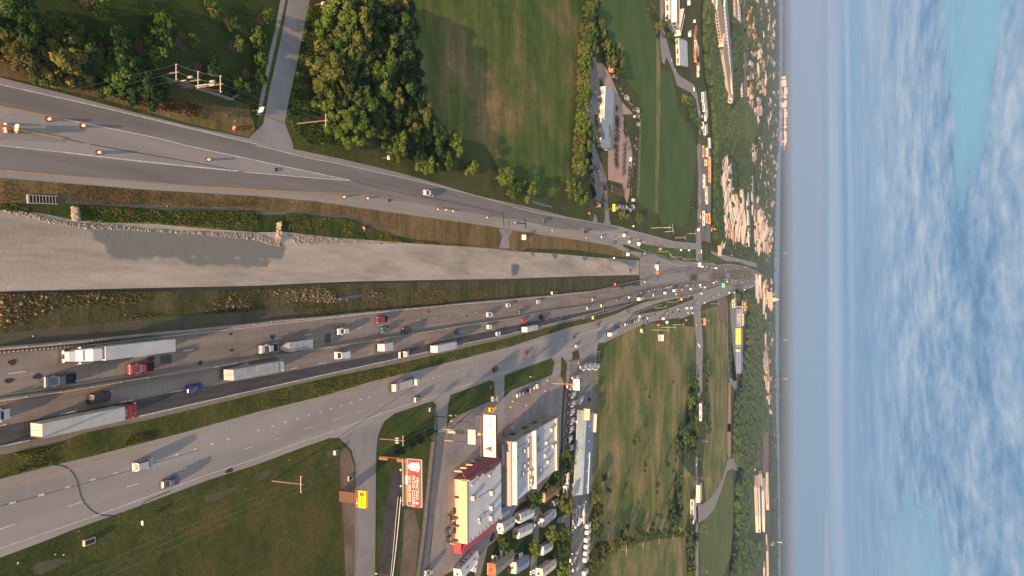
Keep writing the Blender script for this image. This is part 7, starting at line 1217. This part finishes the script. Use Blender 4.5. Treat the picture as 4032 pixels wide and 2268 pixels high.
sheet('far_service_road', 'e', '0,-60 180,0 350,45 500,80 700,130 850,170 880,250 700,220 560,160 430,140 300,140 0,-10', M_pave, .06)
sheets('excavation', [('e', '0,345 330,330 420,300 560,310 750,320 760,460 600,480 400,490 330,470 0,470')], M_soil, .07); sheets('creek_water', [('e', '275,365 355,365 355,455 290,455')], M_water, .09)
sheet('excavation_grass', 'e', '440,350 700,345 800,400 760,450 520,450', M_fieldr, .10); sheet('far_overpass_grass', 'e', '1000,500 1040,280 1060,280 1062,720 1000,720', M_green, .1)
sheets('far_parking', [('d1', '345,120 440,120 445,420 440,980 360,960 350,500'), ('d1', '500,160 560,200 570,960 480,980 540,700'), ('d1', '600,560 740,560 730,1040 600,1000'), ('d0', '440,0 470,0 560,1000 600,1120 570,1140 520,1000 480,500'), ('d1', '860,560 1030,580 1000,1180 880,1100'), ('d0', '740,0 800,0 805,300 780,1020 755,1020 750,500')], gmat('far_paving', [(.012, 1, [(.3, G_(.18, .16, .15)), (.55, G_(.26, .23, .21)), (.7, G_(.10, .11, .08))], 1)], .9), .05)
# lake
bm = bmesh.new()
L1 = gp('d0', '1084,-500 1087,0 1086,300 1092,700 1086,1100 1078,1449'); L1 += gp('d1', '1068,200 1060,560 1045,900 1040,1449'); L1 += gp('d2', '1048,300 1050,700 1055,1100 1060,1449'); L1 += gp('d3', '1070,400 1078,800 1082,1449 1084,1900')
L2 = gp('d0', '1127,-500 1128,300 1128,900 1120,1449'); L2 += gp('d1', '1112,300 1103,700 1100,1449'); L2 += gp('d2', '1097,500 1095,1449'); L2 += gp('d3', '1099,400 1106,1000 1112,1449 1114,1900')
polybm(bm, L1+L2[::-1], .5); struct('lake', bm, M_water)
# shops and offices one by one: front foot line, front height, depth
OW = mat('orange_roof', (.62, .28, .08), .6); YW = mat('yellow_cladding', (.52, .36, .05), .5); BW = mat('blue_cladding', (.05, .085, .19), .5); RW = mat('brick_red', (.40, .20, .12), .8)
FB = [('c0', 1938, -80, 1945, 285, 1990, 60, CRW, ROOFW, 'long two-storey pale building at the top edge beside the looping road'), ('c0', 1975, 290, 2010, 370, 2085, 55, WHW, BRR, 'gabled white block joining the two long pale buildings'), ('c0', 2030, 385, 2040, 465, 2125, 50, WHW, BRR, 'white block with small square windows under a brown roof'), ('c0', 2070, 475, 2085, 830, 2110, 75, CRW, ROOFW, 'long pale building with a speckled white roof at the bend of the looping road'), ('c0', 2222, 10, 2226, 70, 2250, 12, WHW, ROOFW, 'little white rooftop-like block behind the long pale building'), ('c0', 2232, 420, 2236, 470, 2260, 12, WHW, ROOFW, 'little white block behind the speckled roof'), ('c0', 2298, 255, 2300, 290, 2315, 6, WHW, ROOFW, 'tiny white shed beside the distant road'),
 ('c0', 2300, 450, 2305, 500, 2320, 30, BRR, BRR, 'brown-roofed shop at the start of the small row'), ('c0', 2310, 505, 2310, 600, 2318, 32, CRW, ROOFW, 'cream-roofed shop in the small row'), ('c0', 2305, 610, 2305, 740, 2318, 32, RW, BRR, 'brown shop with dark windows in the small row'), ('c0', 2310, 750, 2312, 790, 2320, 32, RW, BRR, 'red-brown end shop of the small row'), ('c0', 2340, 820, 2345, 900, 2352, 14, CRW, ROOFW, 'pale canopy shed beyond the small row'), ('c0', 2340, 920, 2345, 980, 2352, 12, CRW, OW, 'small orange-roofed canopy beyond the small row'),
 ('c0', 2400, 1170, 2405, 1300, 2420, 40, WHW, ROOFW, 'white shop with a dark forecourt at the head of the trading strip'), ('c0', 2415, 1310, 2420, 1420, 2430, 40, WHW, ROOFW, 'white shop second on the trading strip'), ('c1', 2435, 20, 2440, 90, 2455, 30, WHW, ROOFW, 'white shop with red trim on the trading strip'), ('c1', 2400, 100, 2400, 180, 2425, 20, WHW, ROOFW, 'white and red forecourt kiosk on the trading strip'), ('c1', 2425, 150, 2430, 270, 2450, 34, WHW, ROOFW, 'broad white shop before the large dark tree'), ('c1', 2485, 300, 2488, 430, 2500, 20, WHW, ROOFW, 'narrow white shop behind the large dark tree'), ('c1', 2410, 395, 2410, 545, 2425, 10, mat('earth_bank', (.35, .22, .12), .9), OW, 'low orange-brown shed along the trading strip'), ('c1', 2455, 430, 2460, 540, 2475, 25, WHW, ROOFW, 'pale shop next to the long orange canopy'), ('c1', 2490, 540, 2492, 860, 2505, 14, OW, ROOFW, 'long orange-fronted warehouse on the trading strip'), ('c1', 2440, 575, 2442, 655, 2455, 22, CRW, ROOFW, 'pale square shop in front of the orange warehouse'), ('c1', 2420, 765, 2420, 930, 2435, 16, WHW, ROOFW, 'long white shop with orange ends by the cross road'), ('c1', 2445, 915, 2450, 1110, 2470, 40, CRW, TAR_, 'large tan-roofed shop with roof units by the cross road'), ('c1', 2455, 1090, 2458, 1140, 2470, 30, CRW, OW, 'small tan annexe of the large tan-roofed shop'), ('c1', 2415, 1225, 2417, 1410, 2425, 10, WHW, ROOFW, 'low white shop nearest the junction'), ('c1', 2455, 1260, 2457, 1380, 2470, 18, OW, OW, 'orange-roofed shop near the junction'), ('c1', 2485, 1255, 2490, 1390, 2500, 14, OW, RW, 'red-orange shop behind the other near the junction'),
 ('d0', 452, 20, 470, 150, 468, 60, CRW, TAR_, 'long tan hotel-like block at the upper edge with round roof vents'), ('d0', 470, 90, 600, 960, 500, 70, CRW, TAR_, 'very long tan block with a row of round roof vents'), ('d0', 560, 60, 640, 920, 575, 60, WHW, BLR, 'very long pale-blue roofed warehouse behind the tan block'), ('d0', 510, 420, 512, 450, 560, 50, CRW, ROOFW, 'cream cross wing cutting over the tan block'), ('d0', 600, 935, 602, 985, 640, 45, CRW, ROOFW, 'cream tower block at the end of the tan block'), ('d0', 655, 0, 660, 210, 670, 100, TAR_, TAR_, 'tan block with orange joints behind the blue roof'), ('d0', 655, 450, 665, 715, 668, 45, CRW, TAR_, 'tan slab behind the cream cross wing'), ('d0', 690, 10, 735, 770, 696, 80, WHW, ROOFW, 'extremely long white roofed warehouse'), ('d0', 722, 780, 730, 925, 735, 20, CRW, ROOFW, 'small pale warehouse at the end of the white one'), ('d0', 820, 1340, 830, 1430, 835, 30, CRW, ROOFW, 'cream house-like hall at the edge of the far wood'),
 ('d1', 500, 190, 505, 235, 512, 60, GRR, GRR, 'grey-roofed hall at the head of the back lane'), ('d1', 508, 240, 515, 360, 518, 80, WHW, GRR, 'grey-roofed long hall on the back lane'), ('d1', 562, 640, 568, 720, 575, 45, TANW, TAR_, 'tan courtyard building, left half'), ('d1', 562, 730, 570, 960, 576, 70, TANW, TAR_, 'tan courtyard building, right half'), ('d1', 605, 240, 612, 520, 616, 70, CRW, ROOFW, 'long cream shed with a white roof and dark gables'), ('d1', 600, 610, 602, 870, 608, 30, WHW, ROOFW, 'long white shed in front of the parking rows'), ('d1', 690, 570, 695, 930, 700, 60, CRW, ROOFW, 'long cream warehouse with small roof units'), ('d1', 742, 585, 750, 1030, 752, 60, CRW, TAR_, 'huge warehouse with a tan front strip'), ('d1', 780, 585, 795, 1020, 790, 90, WHW, ROOFW, 'huge white warehouse, brightest of the far ones'), ('d1', 822, 395, 832, 720, 830, 90, CRW, ROOFW, 'long cream warehouse behind the creek wood'), ('d1', 850, 735, 862, 1080, 858, 60, CRW, ROOFW, 'far cream warehouse near the highway'), ('d1', 905, 330, 905, 480, 912, 40, WHW, BLR, 'far blue-white shed among the trees'), ('d1', 940, 590, 945, 720, 948, 60, CRW, OW, 'far orange-cream block near the lake road'), ('d1', 930, 800, 940, 1050, 940, 70, CRW, ROOFW, 'far long cream block near the highway'), ('d1', 520, 960, 525, 1010, 535, 30, WHW, ROOFW, 'small white shop near the service road, left one'), ('d1', 555, 950, 560, 1040, 566, 30, CRW, ROOFW, 'small cream shop near the service road, right one'), ('d1', 605, 960, 608, 1020, 618, 30, WHW, BLR, 'small blue-roofed shop near the service road'), ('d1', 945, 220, 948, 500, 952, 60, CRW, TAR_, 'far tan strip of buildings'), ('d1', 740, 330, 742, 420, 750, 30, WHW, ROOFW, 'small white hall between trees'), ('d1', 775, 950, 778, 1040, 786, 30, CRW, OW, 'cream shop row by the far service road'),
 ('d2', 640, 205, 645, 270, 665, 30, CRW, ROOFW, 'stacked pale frames beside the blue store'), ('d2', 740, 205, 742, 440, 748, 40, CRW, CRW, 'long cream wall behind the blue store'), ('d2', 772, 220, 775, 290, 788, 20, TANW, DOORB, 'small amber-windowed block behind the pylon'), ('d2', 895, 60, 905, 180, 915, 50, WHW, ROOFW, 'white halls right of the highway'), ('d2', 935, 120, 940, 200, 952, 40, CRW, OW, 'cream block right of the highway'), ('d2', 915, 700, 960, 900, 930, 60, CRW, ROOFW, 'jumbled cream works by the grey roofed mill'), ('d2', 955, 620, 975, 770, 968, 160, mat('mill_grey', (.30, .29, .26), .8), mat('mill_grey', (.30, .29, .26), .8), 'grey-roofed mill among the far trees'), ('d2', 985, 460, 988, 530, 1002, 40, RW, OW, 'small brick block by the far trees'), ('d2', 975, 880, 990, 1040, 988, 60, RW, OW, 'red brick works, left half'), ('d2', 980, 1060, 992, 1190, 992, 50, CRW, OW, 'pale brick works, right half'), ('d2', 912, 950, 918, 1420, 918, 30, WHW, BLR, 'very long thin blue-white shed by the brown field'), ('d2', 1012, 800, 1018, 1020, 1022, 60, RW, TAR_, 'row of distant brick blocks before the lake'), ('d2', 1040, 400, 1042, 760, 1048, 60, RW, RW, 'rose-coloured row on the lake shore'),
 ('d3', 855, 600, 870, 1035, 880, 60, CRW, TAR_, 'tan front hall of the big white works'), ('d3', 885, 610, 900, 1035, 900, 70, WHW, ROOFW, 'bright white middle hall of the big works'), ('d3', 925, 640, 935, 1030, 945, 90, WHW, ROOFW, 'stepped white rear hall of the big works'), ('d3', 960, 620, 970, 820, 985, 90, CRW, CRW, 'cream tall block at the back of the big works'), ('d3', 895, 480, 898, 590, 925, 20, TAR_, TAR_, 'tan block left of the big white works'), ('d3', 970, 1215, 975, 1449, 985, 60, CRW, ROOFW, 'long cream hall at the lower edge'), ('d3', 940, 1370, 942, 1449, 955, 40, CRW, TAR_, 'cream hall with a grey front at the lower corner'), ('d3', 965, 1110, 968, 1150, 975, 30, CRW, ROOFW, 'small cream hall above the long one'), ('d3', 850, 400, 855, 450, 860, 20, CRW, ROOFW, 'little white hall at the lane end'),
 ('c3', 2372, 770, 2375, 990, 2395, 14, WHW, ROOFW, 'long white cabin beside the cross road trees')]
for i, (t, x1, y1, x2, y2, xt, dep, wa, ro, lab) in enumerate(FB): shopbox(t, x1, y1, x2, y2, xt, dep, wa, ro, lab, 'flat', group='far commercial buildings')
for o in list(COL.objects):
    if o.get('label') == 'very long tan block with a row of round roof vents':
        L = 300
        for k in range(22): part(o, 'roof_vent', TRM, lambda b: tube(b, (-150+k*14, 30, 0), (-150+k*14, 30, 14), 2.5, n=8)) if 0 else None
# yellowish building by the cross road
r = shopbox('c4', 2175, 515, 2175, 812, 2212, 26, CRW, ROOFW, 'cream two-part building with a raised left half beside the cross road', 'flat'); bx(r, 'tower', CRW, -34, -12, .2, 20, 7, 12); r = None
# blue and yellow store
a, c = at('d2', 672, 280), at('d2', 690, 885); yb = (a.y+c.y)/2; r = empty('superstore', ((a.x+c.x)/2, yb, 0), 0, 'huge blue store with a bright yellow middle block right of the highway', 'store'); L = c.x-a.x; hs = 10
bx(r, 'blue_wing', BW, -L/2, -L/2+L*.30, 0, 70, 0, hs); bx(r, 'yellow_block', YW, -L/2+L*.30, -L/2+L*.55, -6, 60, 0, hs+1.2); bx(r, 'blue_wing', BW, -L/2+L*.55, L/2, 0, 80, 0, hs); bx(r, 'roof', BLR, -L/2+L*.55+1, L/2-1, 1, 79, hs+.01, hs+.3); bx(r, 'roof', ROOFW, -L/2+1, -L/2+L*.3-1, 1, 69, hs+.01, hs+.3); bx(r, 'entrance', YW, L*.12, L*.16, -8, -.1, 0, 9)
bold(r, 'IKEA', (-L/2+L*.15, -.8, 6), 9.5, YW, 1.15)
p = at('d2', 640, 262) if 0 else at('e', 440, 998); r = empty('pylon_sign', (p.x, p.y-30, 0), 0, 'tall thin pole carrying a dark sign with yellow letters behind the blue store front', 'sign'); hp = ony(p.y-30, 'e', 690, 998).z; part(r, 'pole', GALV, lambda b: tube(b, (0, 0, 0), (0, 0, hp), 1.0)); bx(r, 'panel', TRM, -15, 15, -1, 1, hp-10, hp-1); bold(r, 'IKEA', (0, -1.3, hp-5.5), 8, YW, 1.2)
p = at('n', 330, 860); r = empty('pylon_sign', tuple(p), 0, 'cluster of red, green and amber sign boxes on one pole behind the trading strip', 'sign')
z0 = ony(p.y, 'n', 370, 860).z; z1 = ony(p.y, 'n', 520, 860).z; z2 = ony(p.y, 'n', 640, 860).z; z3 = ony(p.y, 'n', 770, 860).z; xs = lambda y: ony(p.y, 'n', 400, y).x-p.x
part(r, 'pole', TRM, lambda b: tube(b, (0, 1, 0), (0, 1, z0+2), .8)); bx(r, 'red_box', RED, xs(640), xs(820), -.6, 0, z0, z1); bx(r, 'green_box', mat('sign_green', (.05, .50, .22), .5), xs(830), xs(1110), -.6, 0, z0, z1); bx(r, 'white_stripe', SW, xs(870), xs(1060), -.7, -.61, z0+1, z1-1.2); bx(r, 'amber_box', mat('band_amber', (.8, .5, .2), .5), xs(710), xs(990), -.6, 0, z1+.1, z2); bx(r, 'red_disc', SO, xs(770), xs(930), -.6, 0, z2+.1, z3)
# office tower with a spired turret, orange crane platform, water towers
a, c = at('d2', 985, 120), at('d2', 988, 262); h = ony(a.y, 'd2', 1028, 120).z; r = empty('tower_block', ((a.x+c.x)/2, a.y, 0), 0, 'rose-tan hotel tower with rows of windows and a round spire at its side', 'tower'); L = (c.x-a.x); bx(r, 'wall', mat('rose_stone', (.55, .36, .25), .8), -L/2, L/2, 0, 30, 0, h)
for k in range(5):
    for j in range(9): bx(r, 'window', WINM, -L/2+(j+.3)*L/9, -L/2+(j+.7)*L/9, -.5, -.05, h*(.12+k*.17), h*(.22+k*.17))
part(r, 'spire', CRW, lambda b: (tube(b, (0, 15, h), (0, 15, h+14), 12, 12, 12), tube(b, (0, 15, h+14), (0, 15, h+34), 12, .4, 12)))
for t, x, y, zt_, lab in (('e', 590, 340, 0, 'pale water tower standing out against the far shore haze'), ('d2', 1150, 575, 0, 'tiny white water tower beyond the lake'), ('d2', 1175, 945, 0, 'faint water tower farthest right beyond the lake'), ('d3', 1065, 1125, 0, 'slender cream tower on the lake shore')):
    t_, xx, yy = (t, 1128, y) if t != 'e' else ('d1', 1130, 1080)
    if t == 'd3': xx = 1066
    p = at(t_, min(xx, 1135), yy); r = empty('water_tower', tuple(p), 0, lab, 'tower', 'water towers'); s = p.y/30000; part(r, 'shaft', WHW, lambda b: tube(b, (0, 0, 0), (0, 0, 55*s+20), 5*s+2, 3*s+2)); part(r, 'tank', WHW, lambda b: tube(b, (0, 0, 55*s+20), (0, 0, 75*s+25), 14*s+2, 11*s+2, 12))
p = at('c2', 2395, 1180); r = empty('lift_platform', (p.x, p.y, 0), 0, 'orange steel lift platform beside the cross road', 'machine'); bx(r, 'platform', mat('rust_orange', (.55, .16, .08), .6), -5, 5, -2, 2, 4, 7); part(r, 'mast', mat('rust_orange', (.55, .16, .08), .6), lambda b: [tube(b, (x, 0, 0), (x, 0, 4), .4) for x in (-4, 4)])
p = at('c2', 1850, 1385); r = empty('notice_board', (p.x, p.y, 0), 0, 'tall pale panel over a row of dark glass panes at the scrub field edge', 'sign'); bx(r, 'panel', CREAM, -3, 3, 0, .3, .5, 5.5); part(r, 'panes', WINM, lambda b: [box(b, -2.6+k*1.4, -1.5+k*1.4, -.06, -.01, 1+j*1.4, 2.1+j*1.4) for k in range(4) for j in range(2)])
# overpass decks under construction
bm = bmesh.new(); polybm(bm, gp('c2', '2365,560 2480,550 2480,650 2375,665')); sheet('deck_slab', 'c2', '2355,560 2480,552 2482,655 2360,665', M_new, .6); bm.free(); sheet('deck_gap', 'c2', '2255,580 2345,560 2345,665 2255,670', M_soil, .11); sheet('deck_gap_shadow', 'c2', '2275,595 2335,590 2335,650 2280,655', M_tar, .13)  # last sheet is dark colour laid in for the shade inside the gap
# people-scale clutter at the construction end
for k, (t, x, y, w, l, h, mt, lab, nm) in enumerate((('c2', 1305, 708, 2, 6, 1.2, SO, 'orange crash cushion at the start of the left barrier curve', 'crash_cushion'), ('c2', 1030, 1128, 2, 7, 1.2, mat('cushion_amber', (.75, .38, .06), .6), 'yellow-orange crash cushion at the dark barrier end', 'crash_cushion'), ('c2', 525, 818, 1.6, 9, 1.0, WHW, 'long white culvert box lying in the right median', 'culvert_box'), ('b3', 790, 205, 1.3, 1.3, .9, M_curb, 'small concrete drain box in the grass by the side road', 'drain_box'), ('b3', 940, 462, 1.4, 1.8, .4, M_curb, 'square concrete lid by the brown pylon', 'manhole'), ('a3', 885, 1100, 1.1, 2.2, .6, M_curb, 'small concrete culvert mouth in the dark meadow', 'culvert_mouth'), ('b2', 1750, 1222, 1.4, 1.6, .5, M_curb, 'concrete culvert mouth beside the first small driveway', 'culvert_mouth'), ('b2', 2360, 995, 1.2, 1.4, .5, M_curb, 'concrete culvert mouth beside the second small driveway', 'culvert_mouth'), ('a2', 42, 0, .1, .1, .1, M_curb, '', ''))):
    if not nm: continue
    p = at(t, x, y); r = empty(nm, (p.x, p.y, 0), 0, lab, 'road equipment'); bx(r, 'shell', mt, -w/2, w/2, -l/2, l/2, .02, h); bx(r, 'opening', DOORB, -w/2+.15, w/2-.15, -l/2+.2, l/2-.2, h+.005, h+.02)
bm = bmesh.new()
for t, x, y, s in (('a3', 640, 1237, .4), ('a3', 180, 1315, .5), ('a3', 552, 1233, .3), ('a3', 2473, 567, .25), ('a3', 1040, 982, .25), ('a3', 790, 1000, .2), ('b3', 332, 280, .25), ('b3', 628, 177, .2), ('b3', 706, 332, .2), ('a1', 1680, 628, .3), ('a1', 1625, 517, .25), ('a1', 1285, 745, .4), ('a1', 1220, 740, .3), ('a1', 912, 553, .2), ('a2', 965, 130, .35), ('a2', 330, 485, .3), ('a2', 1255, 267, .25), ('a0', 2275, 1160, .6), ('a0', 2360, 1218, .5), ('b1', 1090, 875, .4), ('b1', 2285, 420, .3)):
    c = at(t, x, y); blob(bm, c.x, c.y, .08, s*.5, .08, rnd)
mesh_obj('litter', bm, mat('litter_grey', (.40, .40, .38), .7), kind='stuff')
# downtown beyond the lake and house rows
def mkhouse(w, d, h, wall, roof):
    r = empty('house', (0, 0, 0)); bx(r, 'wall', wall, -w/2, w/2, -d/2, d/2, 0, h)
    part(r, 'roof', roof, lambda b: loft(b, [[(-w/2-.5, y, h-.05), (w/2+.5, y, h-.05), (0, y, h+w*.24)] for y in (-d/2-.5, d/2+.5)])); return r
HW1 = mat('house_brick', (.30, .22, .17), .9, var=.2, scale=.3); HW2 = mat('house_siding', (.29, .265, .235), .9, var=.15, scale=.3); HR1 = mat('house_shingle', (.17, .16, .155), .9, var=.3, scale=.1); HR2 = mat('house_pale_roof', (.30, .295, .29), .8, var=.2, scale=.1)
HS = [mkhouse(14, 18, 4.5, HW2, HR1), mkhouse(22, 13, 5, HW1, HR1), mkhouse(26, 15, 5.5, HW2, BRR), mkhouse(18, 12, 4.5, HW2, TAR_), mkhouse(36, 14, 6, HW2, HR2)]; PROTOS.extend(HS)
hl = [('pale grey-roofed', 0), ('brick grey-roofed', 1), ('white brown-roofed', 2), ('cream tan-roofed', 3), ('long white-roofed', 4)]
rg = random.Random(8)
for t, s, n, zone in (('d0', '770,0 1075,0 1080,700 960,900 880,1200 780,950', 95, 'upper suburb'), ('d1', '790,0 1075,0 1060,520 880,400', 40, 'creek-side suburb'), ('d1', '870,560 1030,560 1020,1150 910,1100', 50, 'suburb beside the far highway'), ('d2', '915,0 1035,20 1038,270 940,250', 20, 'streets beside the tower'), ('d2', '930,480 1045,420 1050,1300 1000,1400 940,950', 34, 'streets behind the mill'), ('d3', '1000,0 1060,0 1072,1449 1010,1449 1015,700', 14, 'houses in the shore wood'), ('d0', '960,900 1080,880 1075,1449 960,1449', 34, 'suburb near the downtown')):
    P = [(p.x, p.y) for p in gp(t, s)]
    # even spread in the picture's depth: scatter in tile space, then stand each house on the ground
    T = [(float(a.split(',')[0]), float(a.split(',')[1])) for a in s.split()]
    for x, y in scatter(T, n, rg):
        nm, k = hl[rg.randrange(5)]; p = at(t, x, y); dup(HS[k], (p.x, p.y, 0), rg.uniform(-.3, .3)+(1.57 if rg.random() < .5 else 0), f'tiny {nm} house in the {zone}', f'houses of the {zone}', 'house', scale=(1.0+p.y/8000, .8+p.y/9000, .7+p.y/11000))
for t, s, n in (('d1', '500,180 560,200 560,560 540,960 500,960 480,600', 30), ('d1', '580,560 740,560 740,1000 600,980', 26), ('d1', '860,740 1000,760 1000,1100 880,1080', 22), ('d1', '880,200 1000,200 1000,560 860,500', 16), ('d0', '820,60 1000,80 1000,800 860,700', 18), ('d2', '860,20 1000,60 1000,300 900,280', 10)):
    T = [(float(a.split(',')[0]), float(a.split(',')[1])) for a in s.split()]
    for x, y in scatter(T, n, rg): p = at(t, x, y); k = (2, 3, 4, 4)[rg.randrange(4)]; dup(HS[k], (p.x, p.y, 0), rg.uniform(-.1, .1), f"small {('','','white brown-roofed','cream tan-roofed','white')[k]} workshop hall {dict(d0='left of the creek wood', d1='in the far trading town', d2='right of the far highway')[t]}", 'workshop halls of the far town', 'building', scale=(rg.uniform(1.3, 3.0), rg.uniform(.8, 1.3), rg.uniform(.6, 1.0))).name = 'workshop'
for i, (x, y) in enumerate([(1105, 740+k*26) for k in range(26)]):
    p = at('d0', 1124+rg.uniform(-1, 3), y); r = empty('far_block', tuple(p), 0, 'block painted sun-pink in the hazy downtown beyond the lake', 'building', 'downtown beyond the lake'); w = rg.uniform(40, 110); h = rg.uniform(20, 75); part(r, 'wall', mat('sun_pink_wall', (.75, .55, .42), .8), lambda b: box(b, -w/2, w/2, 0, 60, 0, h))  # pink of the low sun is put into the wall colour
# woods
WM = leafmat('wood_leaves', (.012, .028, .009), (.022, .045, .012), (.042, .066, .018))
def wood(name, t, s, n, r0, r1, h):
    T = [(float(a.split(',')[0]), float(a.split(',')[1])) for a in s.split()]; rg = random.Random(int(T[0][0])+n); b = bmesh.new(); lay = b.faces.layers.float.new('leaf_tint')
    for x, y in scatter(T, n, rg):
        p = at(t, x, y); r_ = rg.uniform(r0, r1); hh_ = h*rg.uniform(.6, 1.2); tn = rg.random()
        for f in blob(b, p.x, p.y, hh_*.55, r_, hh_*.5, rg, 0, 2 if r0 < 9 else 1): f[lay] = min(1, max(0, tn*.7+rg.random()*.5))
    return mesh_obj(name, b, WM, kind='stuff')
for a in (('woodland', 'd0', '350,60 400,60 420,300 470,560 540,900 580,1140 640,1040 700,960 760,960 880,1210 780,1449 450,1449 430,1000 375,700 355,520', 1500, 5, 11, 11), ('woodland', 'd1', '450,0 780,0 800,480 700,440 680,200 620,140 500,160 470,420 495,560 505,700 520,960 440,960 450,420', 900, 5, 11, 11), ('woodland', 'd0', '620,200 700,260 720,750 640,900 625,260', 220, 6, 12, 12), ('woodland', 'd2', '700,1040 760,620 780,300 740,180 600,160 660,140 820,160 930,380 920,920 990,1449 640,1449 660,1120', 1700, 6, 12, 12), ('woodland', 'd3', '640,0 900,0 880,400 830,400 760,640 780,800 740,1080 860,1180 880,1110 950,1140 820,1449 610,1449 660,1000 660,600 720,420 640,310', 1700, 6, 12, 13),
          ('shore_wood', 'd0', '800,0 830,0 980,300 1078,300 1078,1449 900,1449 930,1100 960,700 860,250', 900, 9, 20, 11), ('shore_wood', 'd0', '1040,-100 1082,-100 1086,400 1086,900 1076,1449 1045,1449 1060,900', 420, 14, 26, 13), ('shore_wood', 'd1', '850,0 1066,0 1066,200 1056,560 1042,900 1036,1449 1022,1449 1020,900 900,600 860,400', 700, 10, 22, 12), ('shore_wood', 'd2', '1025,0 1040,0 1046,300 1047,700 1052,1100 1056,1449 1015,1449 1000,1000 940,400 1030,420', 560, 10, 22, 12), ('shore_wood', 'd3', '1000,0 1058,0 1066,400 1074,800 1078,1449 1010,1449 1012,1060 1012,700 990,480', 560, 12, 22, 13), ('far_shore_wood', 'd0', '1129,-200 1134,-200 1134,1449 1122,1449', 240, 40, 90, 22), ('far_shore_wood', 'd1', '1114,100 1120,100 1106,1449 1101,1449', 240, 40, 90, 22), ('far_shore_wood', 'd2', '1098,0 1104,0 1104,1449 1096,1449', 240, 40, 90, 22), ('far_shore_wood', 'd3', '1100,0 1106,0 1120,1449 1113,1449', 240, 40, 90, 22),
          ('canal_scrub', 'd2', '600,420 610,380 622,560 626,940 612,940', 60, 3, 6, 5), ('canal_scrub', 'd2', '340,820 400,700 440,900 380,1000 350,1449 430,1449 420,1100', 60, 2, 4, 4), ('town_trees', 'd1', '480,180 1000,200 1010,1120 600,1100 500,960', 150, 4, 8, 8), ('town_trees', 'd0', '700,0 1000,20 1000,900 800,900', 300, 5, 10, 9), ('yard_scrub', 'd0', '180,930 240,920 280,1100 330,1180 310,1230 230,1120', 60, 2.5, 5, 6), ('roadside_scrub', 'd1', '440,900 520,960 600,1060 700,1100 860,1150 1000,1150 960,1080 780,1040 600,960', 200, 4, 8, 7)): wood(*a)
# ---------------------------------------------------------------- labels: look-alikes in a group are told apart by their order down or along the picture
ONES = 'first second third fourth fifth sixth seventh eighth ninth tenth eleventh twelfth thirteenth fourteenth fifteenth sixteenth seventeenth eighteenth nineteenth'.split(); TENS = {2: ('twentieth', 'twenty'), 3: ('thirtieth', 'thirty'), 4: ('fortieth', 'forty'), 5: ('fiftieth', 'fifty'), 6: ('sixtieth', 'sixty'), 7: ('seventieth', 'seventy'), 8: ('eightieth', 'eighty'), 9: ('ninetieth', 'ninety')}
def ordinal(n):
    if n < 20: return ONES[n-1]
    t, u = divmod(n, 10); return TENS[t][0] if u == 0 else TENS[t][1]+'-'+ONES[u-1]
bag = {}
for o in COL.objects:
    if o.parent is None and o.get('label') and o not in PROTOS: bag.setdefault(o['label'], []).append(o)
for lab, L in bag.items():
    if len(L) < 2: continue
    car = L[0].get('category') in ('car', 'pickup', 'van')
    L.sort(key=(lambda o: o.location.y) if car else (lambda o: o.location.x/max(1, o.location.y)))
    for i, o in enumerate(L): o['label'] = f"{ordinal(i+1)} {'from the camera' if car else 'from the picture top'} of {'these' if 0 else 'each'} {lab}" if 0 else f"{lab}, {ordinal(i+1)} from the {'camera' if car else 'top'}"
HAZE=1/14000
# prototypes used only as copy sources are removed
dead = []
def kill(o):
    dead.append(o)
    for c in KIDS.get(o.name, ()): kill(c)
for o in PROTOS: kill(o)
bpy.data.batch_remove(dead)
# ---------------------------------------------------------------- air
bm = bmesh.new(); box(bm, -61000, 61000, -900, 71000, -1.5, 131)
hz = mesh_obj('haze', bm, bpy.data.materials.new('haze_air'), kind='stuff')
hm = hz.data.materials[0]; hm.use_nodes = True; nt = hm.node_tree; nt.nodes.clear()
o_ = nt.nodes.new('ShaderNodeOutputMaterial'); v_ = nt.nodes.new('ShaderNodeVolumePrincipled')
v_.inputs['Color'].default_value = (.27, .38, .57, 1); v_.inputs['Density'].default_value = HAZE; v_.inputs['Anisotropy'].default_value = 0.0
nt.links.new(v_.outputs[0], o_.inputs['Volume'])
